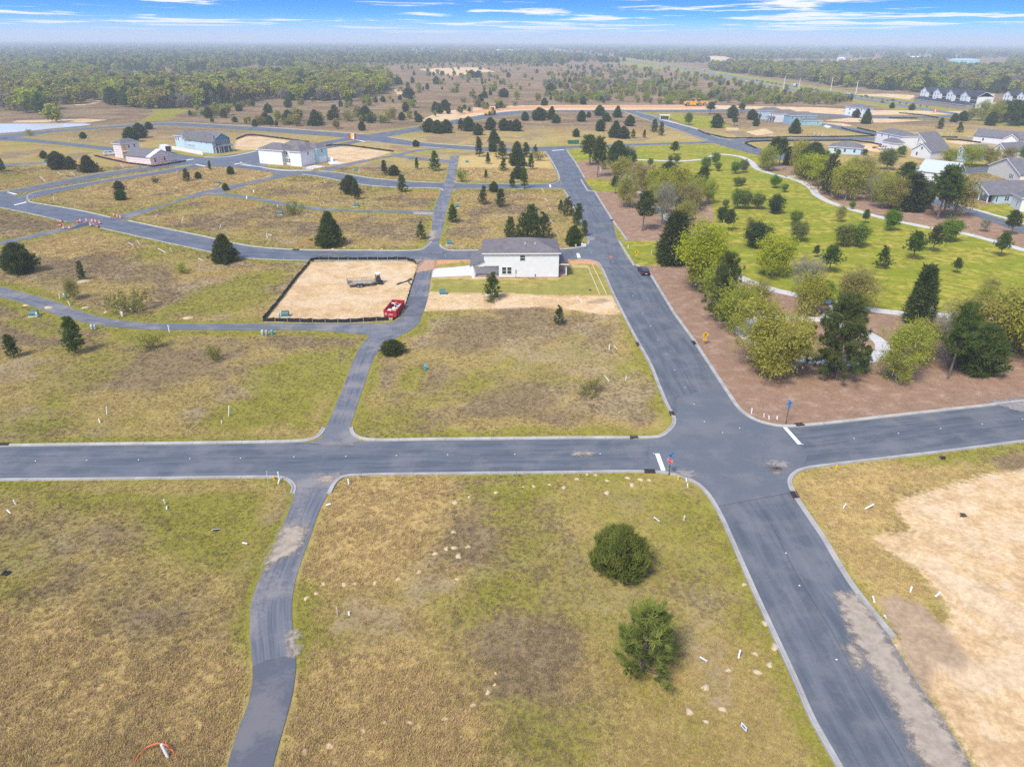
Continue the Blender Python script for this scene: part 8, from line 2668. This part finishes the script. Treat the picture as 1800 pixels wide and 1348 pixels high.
def make_car(name, paint, label, cat='car', kind='sedan', group=None):
    root = empty(name, 0, 0)
    prop(root, label, cat, group)
    L_, W_ = (4.8, 1.84) if kind == 'sedan' else (5.6, 1.95)
    z0, zb = 0.28, 0.92 if kind == 'sedan' else 1.12
    h_ = L_ / 2
    lower = [(-h_, 0.45), (-h_ + 0.08, z0), (h_ - 0.1, z0), (h_, 0.48), (h_ - 0.06, zb - 0.2), (h_ - 0.5, zb - 0.06), (0.9, zb), (-h_ + 0.55, zb + 0.02), (-h_ + 0.04, zb - 0.05)]
    b = MB()
    b.prism(lower, -W_ / 2, W_ / 2, 'y')
    body = b.build('body', paint, root, bevel=0.06)
    if kind == 'sedan':
        cab, top = (-h_ + 0.5, 1.15), (-h_ + 1.15, 0.45)
        zt = 1.45
    elif kind == 'pickup':
        cab, top = (-0.45, 1.55), (-0.3, 0.75)
        zt = 1.85
    else:
        cab, top = (-h_ + 0.1, 1.4), (-h_ + 0.45, 0.6)
        zt = 1.78
    yb, yt = W_ / 2 - 0.05, W_ / 2 - 0.24
    V = [(cab[0], -yb, zb), (cab[1], -yb, zb), (cab[1], yb, zb), (cab[0], yb, zb), (top[0], -yt, zt), (top[1], -yt, zt), (top[1], yt, zt), (top[0], yt, zt)]
    cb = MB()
    for q in ((4, 5, 6, 7), (0, 1, 5, 4), (1, 2, 6, 5), (2, 3, 7, 6), (3, 0, 4, 7)):
        cb.poly([V[i] for i in q])
    cb.build('cabin', paint, root)
    lerp = lambda a, b_, t_: tuple(a[i] + (b_[i] - a[i]) * t_ for i in range(3))

    def glass(name_, ids, u0, u1, v0, v1, off):
        a, b_, c, d = (V[i] for i in ids)
        P_ = []
        for u, v in ((u0, v0), (u1, v0), (u1, v1), (u0, v1)):
            p = lerp(lerp(a, b_, u), lerp(d, c, u), v)
            P_.append(tuple(p[i] + off[i] for i in range(3)))
        g_ = MB()
        g_.poly(P_)
        g_.build(name_, M_GLASS, root)
    glass('side_window', (0, 1, 5, 4), 0.08, 0.47, 0.12, 0.88, (0, -0.012, 0.004))
    glass('side_window', (0, 1, 5, 4), 0.52, 0.92, 0.12, 0.88, (0, -0.012, 0.004))
    glass('side_window', (2, 3, 7, 6), 0.08, 0.47, 0.12, 0.88, (0, 0.012, 0.004))
    glass('side_window', (2, 3, 7, 6), 0.52, 0.92, 0.12, 0.88, (0, 0.012, 0.004))
    glass('windscreen', (1, 2, 6, 5), 0.06, 0.94, 0.08, 0.92, (0.012, 0, 0.008))
    glass('rear_window', (3, 0, 4, 7), 0.08, 0.92, 0.10, 0.92, (-0.012, 0, 0.008))
    if kind == 'pickup':
        MB().box(-h_ + 0.2, -W_ / 2 + 0.15, zb + 0.022, -0.6, W_ / 2 - 0.15, zb + 0.05).build('bed', M_BLACK, root)
    for sx_ in (-L_ * 0.31, L_ * 0.31):
        for sy_ in (-W_ / 2 + 0.08, W_ / 2 - 0.08):
            wheel(root, (sx_, sy_, 0.34), (0, 1, 0), 0.34, 0.24)
    for sy_ in (-1, 1):
        MB().box(-h_ - 0.02, sy_ * 0.72 - 0.16, 0.62, -h_ + 0.09, sy_ * 0.72 + 0.16, 0.80).build('tail_light', M_TAIL, root)
        MB().box(h_ - 0.12, sy_ * 0.68 - 0.18, 0.56, h_ + 0.015, sy_ * 0.68 + 0.18, 0.70).build('headlight', M_LAMP, root)
    MB().box(-h_ - 0.03, -0.26, 0.48, -h_ - 0.002, 0.26, 0.60).build('number_plate', M_WHITE, root)
    MB().box(-h_ - 0.04, -0.8, 0.30, -h_ + 0.05, 0.8, 0.40).build('bumper', M_BLACK, root)
    return root


def make_boxtruck(label, group=None, mat=None):
    root = empty('box_truck', 0, 0)
    prop(root, label, 'truck', group)
    MB().box(-4.2, -1.25, 0.95, 2.0, 1.25, 3.7).build('cargo_box', mat or M_WHITE, root)
    MB().prism([(2.05, 0.5), (4.2, 0.5), (4.25, 1.4), (3.6, 2.6), (2.05, 2.65)], -1.1, 1.1, 'y').build('cab', M_CARWHT, root)
    MB().prism([(3.63, 1.5), (4.27, 1.42), (3.68, 2.5), (3.4, 2.5)], -0.95, 0.95, 'y').build('windscreen', M_GLASS, root)
    MB().box(-4.0, -0.5, 0.6, 2.05, 0.5, 0.949).build('chassis', M_BLACK, root)
    for sx_ in (-2.7, 3.2):
        for sy_ in (-1.0, 1.0):
            wheel(root, (sx_, sy_, 0.48), (0, 1, 0), 0.48, 0.3)
    MB().box(-4.26, -1.1, 1.1, -4.203, 1.1, 3.5).build('rear_opening', M_DARKVOID, root)
    return root


car = make_car('parked_car', M_CARBLK, 'glossy black sedan parked at the kerb beside the bumped-out lawn', 'car', 'sedan')
x, y = G(1131, 480)
car.location = (x, y, 0.012)
car.rotation_euler = (0, 0, dirn((1139, 478), (1113, 440)) + 0.05)
tk = make_boxtruck('white box truck with open back parked beside the half-built house')
tk.location = (*G(291, 270), 0.01)
tk.rotation_euler = (0, 0, dirn((303, 271), (283, 266)))
vn = make_car('parked_van', M_CARWHT, 'white van parked behind the half-built house tower', 'van', 'suv')
vn.location = (*G(194, 273), 0.01)
vn.rotation_euler = (0, 0, 0.6)
vn = make_car('parked_pickup', M_CARWHT, 'white pickup parked on the pink dirt beside the low garage', 'pickup', 'pickup')
vn.location = (*G(1553, 263), 0.01)
vn.rotation_euler = (0, 0, 0.3)

PROTO = {}
HV = [(1238, 128.5, 'box', 'f'), (1335, 144.5, 'dark', 'n'), (1400, 154.5, 'box', 'f'), (1432, 156.5, 'white', 'f'), (1439, 158, 'dark', 'f'), (1488, 163, 'pick', 'f'), (1501, 165.5, 'dark', 'f'), (1521, 168, 'dark', 'f'), (1576, 175, 'dark', 'f'), (1498, 172, 'blue', 'n'), (1556, 179, 'dark', 'n'),
      (1691, 201, 'white', 'n'), (1103, 107.5, 'white', 'f'), (1074, 104, 'white', 'f'), (1088, 106.5, 'white', 'n'), (1162, 116, 'white', 'n'), (1220, 122, 'dark', 'f'), (1204, 121.5, 'dark', 'n'), (1263, 130, 'white', 'f'), (1311, 140, 'white', 'n'), (1020, 97.5, 'white', 'f'), (1038, 99.5, 'white', 'n')]
spec = {'white': ('car', M_CARWHT, 'sedan', 'white car on the highway'), 'dark': ('car', M_CARGRY, 'sedan', 'dark grey car on the highway'), 'pick': ('pickup', M_CARWHT, 'pickup', 'white pickup on the highway'), 'blue': ('pickup', M_CARBLU, 'pickup', 'blue pickup on the near highway lanes')}
lane = {'f': smooth(GL(P_HIGHWAY_FAR), 5), 'n': smooth(GL(P_HIGHWAY_NEAR), 5)}
for i, (px, py, kd, ln) in enumerate(HV):
    if kd not in PROTO:
        o = make_boxtruck('white box truck on the highway') if kd == 'box' else make_car('car' if spec[kd][0] == 'car' else 'pickup', spec[kd][1], spec[kd][3], spec[kd][0], spec[kd][2])
        PROTO[kd] = o
    else:
        o = copy_tree(PROTO[kd])
    l_ = lane[ln]
    # nearest point of the carriageway along the sight line
    prj = np.array([P(a, b, 0.0) for a, b in l_])
    j = int(np.argmin(np.hypot(prj[:, 0] - px, (prj[:, 1] - py) * 2)))
    j = min(max(j, 1), len(l_) - 2)
    tv = l_[j + 1] - l_[j - 1]
    tv /= np.linalg.norm(tv)
    nv = np.array([-tv[1], tv[0]]) * (1.8 if i % 2 else -1.8)
    p_ = l_[j] + nv
    o.location = (p_[0], p_[1], 0.03)
    o.rotation_euler = (0, 0, math.atan2(tv[1], tv[0]) + (math.pi if ln == 'f' else 0))
    prop(o, None, None, 'vehicles on the highway')
    auto_label(o, 'white box truck on the highway' if kd == 'box' else spec[kd][3], px, py)
LAND += [('first highway lamp post', 1377, 156), ('third highway lamp post', 1460, 158), ('far sand clearing', 1350, 111), ('distant bend of the highway', 1050, 101), ('fourth highway lamp post', 1504, 164)]
LABELLED[:] = [(a, b, c, d, place_words(c, d)) if a.get('group') == 'vehicles on the highway' else (a, b, c, d, e) for a, b, c, d, e in LABELLED]

for k, (px, py, ptop) in enumerate([(1377, 157, 135), (1404, 156, 138), (1460, 159.5, 136), (1504, 166, 142)]):
    x, y = G(px, py)
    h_ = height_at(px, py, ptop)
    root = empty('street_lamp', x, y, 0, 0.6)
    prop(root, 'tall pale highway lamp post, ' + ['first', 'second', 'third', 'fourth'][k] + ' from the left of four', 'street lamp', 'lamp posts along the highway')
    MB().tube([(0, 0, 0), (0, 0, h_)], [0.35, 0.2], 8).build('pole', M_WHITE, root)
    MB().tube([(0, 0, h_ * 0.98), (1.8, 0, h_)], 0.1, 6).build('arm', M_WHITE, root)
    MB().box(1.7, -0.2, h_ - 0.05, 2.6, 0.2, h_ + 0.12).build('lamp_head', M_STEEL, root)

# ---- earth movers on the graded strip
def scraper(px, py, label, s=1.0, rz=0.0):
    x, y = G(px, py)
    root = empty('earth_mover', x, y, 0, rz)
    root.scale = (s, s, s)
    prop(root, label, 'earth mover')
    for sx_ in (-3.6, 3.4):
        for sy_ in (-1.3, 1.3):
            wheel(root, (sx_, sy_, 0.95), (0, 1, 0), 0.95, 0.7)
    MB().prism([(-2.6, 0.7), (1.2, 0.6), (1.8, 2.3), (-2.4, 2.5)], -1.5, 1.5, 'y').build('bowl', M_YELLOW, root)
    MB().prism([(-5.4, 1.1), (-2.65, 1.1), (-2.65, 2.3), (-3.2, 2.6), (-5.4, 2.2)], -1.0, 1.0, 'y').build('rear_engine', M_YELLOW, root)
    MB().prism([(2.0, 1.2), (5.6, 1.2), (5.6, 2.0), (4.4, 2.4), (2.0, 2.3)], -1.0, 1.0, 'y').build('tractor', M_YELLOW, root)
    MB().box(2.2, -0.8, 2.41, 3.8, 0.8, 3.8, taper=0.12).build('cab', M_GLASS, root)
    MB().box(2.1, -0.9, 3.81, 3.9, 0.9, 3.95).build('cab_roof', M_YELLOW, root)
    MB().tube([(1.3, 0, 2.5), (1.9, 0, 3.0), (2.6, 0, 2.35)], 0.25, 8).build('gooseneck', M_YELLOW, root)
    MB().tube([(4.8, 0.4, 2.3), (4.8, 0.4, 3.2)], 0.09, 6).build('exhaust', M_BLACK, root)


scraper(1218, 186.5, 'yellow earth mover on the graded strip, left of the pair', 1.4, 0.1)
scraper(1227, 186, 'yellow earth mover on the graded strip, right of the pair', 1.4, 3.0)
scraper(862, 202.5, 'brown-yellow earth mover alone on the orange dirt strip', 1.25, 1.2)
scraper(1541, 261, 'small yellow machine on pinkish dirt beside the low garage', 0.45, 0.2)

# stack of timber, green skip, orange banner, benches
x, y = G(1276, 231)
root = empty('lumber_stack', x, y, 0, -0.08)
prop(root, 'long stack of yellow timber on the grass behind the silt fence', 'lumber')
for r_ in range(3):
    for k in range(5):
        MB().box(0.1 * r_, 0.62 * k, 0.5 * r_ + 0.1, 7.4 - 0.1 * r_, 0.62 * k + 0.58, 0.5 * r_ + 0.55).build('timber_bundle', M_FORM if (k + r_) % 4 else M_LUMBER, root)
for k in range(3):
    MB().box(1 + 2.6 * k, 0, 0, 1.2 + 2.6 * k, 3.1, 0.095).build('bearer', M_WOOD, root)
x, y = G(999, 253.5)
root = empty('dumpster', x, y, 0, 0.05)
prop(root, 'dark green open skip on the grass by the upper street', 'dumpster')
M_SKIP = plain('skip_green', (0.02, 0.15, 0.09), 0.5)
MB().prism([(0, 0.2), (5.2, 0.2), (5.6, 1.6), (-0.4, 1.6)], 0, 0.1, 'y').build('side_wall', M_SKIP, root)
MB().prism([(0, 0.2), (5.2, 0.2), (5.6, 1.6), (-0.4, 1.6)], 2.2, 2.3, 'y').build('side_wall', M_SKIP, root)
MB().box(0.0, 0.101, 0.2, 5.2, 2.199, 0.3).build('floor', M_SKIP, root)
MB().prism([(-0.4, 1.6), (-0.3, 1.6), (0.1, 0.3), (0.0, 0.3)], 0.101, 2.199, 'y').prism([(5.5, 1.6), (5.6, 1.6), (5.2, 0.3), (5.1, 0.3)], 0.101, 2.199, 'y').build('end_wall', M_SKIP, root)
for k in range(5):
    MB().box(0.5 + k, -0.08, 0.3, 0.62 + k, -0.002, 1.55).build('rib', M_SKIP, root)
x, y = G(1643, 199)
root = empty('road_work_sign', x, y, 0, 0.2)
prop(root, 'bright orange and white road work sign by the highway verge', 'sign')
hs_ = height_at(1643, 199, 192)
MB().box(-1.6, -0.05, hs_ * 0.25, 1.6, 0.05, hs_).build('panel', M_ORANGE, root)
MB().prism([(-0.5, hs_ * 0.3), (0.3, hs_ * 0.3), (0.6, hs_ * 0.95), (-0.2, hs_ * 0.95)], -0.062, -0.051, 'y').build('white_stripe', M_WHITE, root)
for s_ in (-1.2, 1.2):
    MB().box(s_ - 0.08, -0.04, 0, s_ + 0.08, 0.04, hs_ * 0.25).build('leg', M_STEEL, root)
for px, py, lb in ((1640, 372, 'dark bench in the mulch by the right-hand street'), (1380, 300, 'grey bench under the pines by the upper path'), (1360, 297, 'pale bench left of the grey one under the upper pines')):
    x, y = G(px, py)
    root = empty('park_bench', x, y, 0, 0.5)
    prop(root, lb, 'bench')
    mt = M_BLACK if px == 1640 else M_STEEL
    for k in range(4):
        MB().box(-0.8, 0.12 * k, 0.44, 0.8, 0.12 * k + 0.1, 0.48).build('seat_slat', mt, root)
    for k in range(3):
        MB().box(-0.8, 0.5, 0.58 + 0.13 * k, 0.8, 0.54, 0.68 + 0.13 * k).build('back_slat', mt, root)
    for s_ in (-0.7, 0.7):
        MB().box(s_ - 0.04, 0.02, 0, s_ + 0.04, 0.08, 0.439).build('leg', mt, root)
        MB().box(s_ - 0.04, 0.541, 0, s_ + 0.04, 0.60, 0.96).build('leg', mt, root)

# shrubs along the highway median, and the skirt of grass under the house pine
for px, py in [(1514, 171.5), (1524, 173), (1532, 174.5), (1550, 177), (1560, 179), (1582, 183), (1593, 184.5), (1605, 186), (1617, 188), (1629, 189.5), (1330, 143.5), (1340, 145), (1349, 146.5), (1357, 148), (1364, 149), (1371, 150.5), (1380, 152)]:
    o = put_tree('SHD', px, py, py - 4.2, wide=0.8, label='_')
    del o['label']
    o['group'] = 'round shrubs along the highway median'
    auto_label(o, 'small round median shrub', px, py)
put_tree('SHD', 865, 531, 521, wide=1.5, label='low dark green skirt of growth under the pine by the white house')
put_tree('PD', 1602, 194, 182, label='small pine on the near highway verge')

# a raised sand stockpile far off beyond the highway
V, Fc = mound_mesh(9)
me = bpy.data.meshes.new('sand_stockpile')
me.from_pydata(V, [], Fc)
me.materials.append(M_MOUNDW)
o = link(bpy.data.objects.new('sand_stockpile', me))
o.location = (*G(1255, 108), 0)
o.scale = (58, 34, 13)
prop(o, 'large pale sand stockpile rising beyond the highway', 'sand pile')

write_labels()
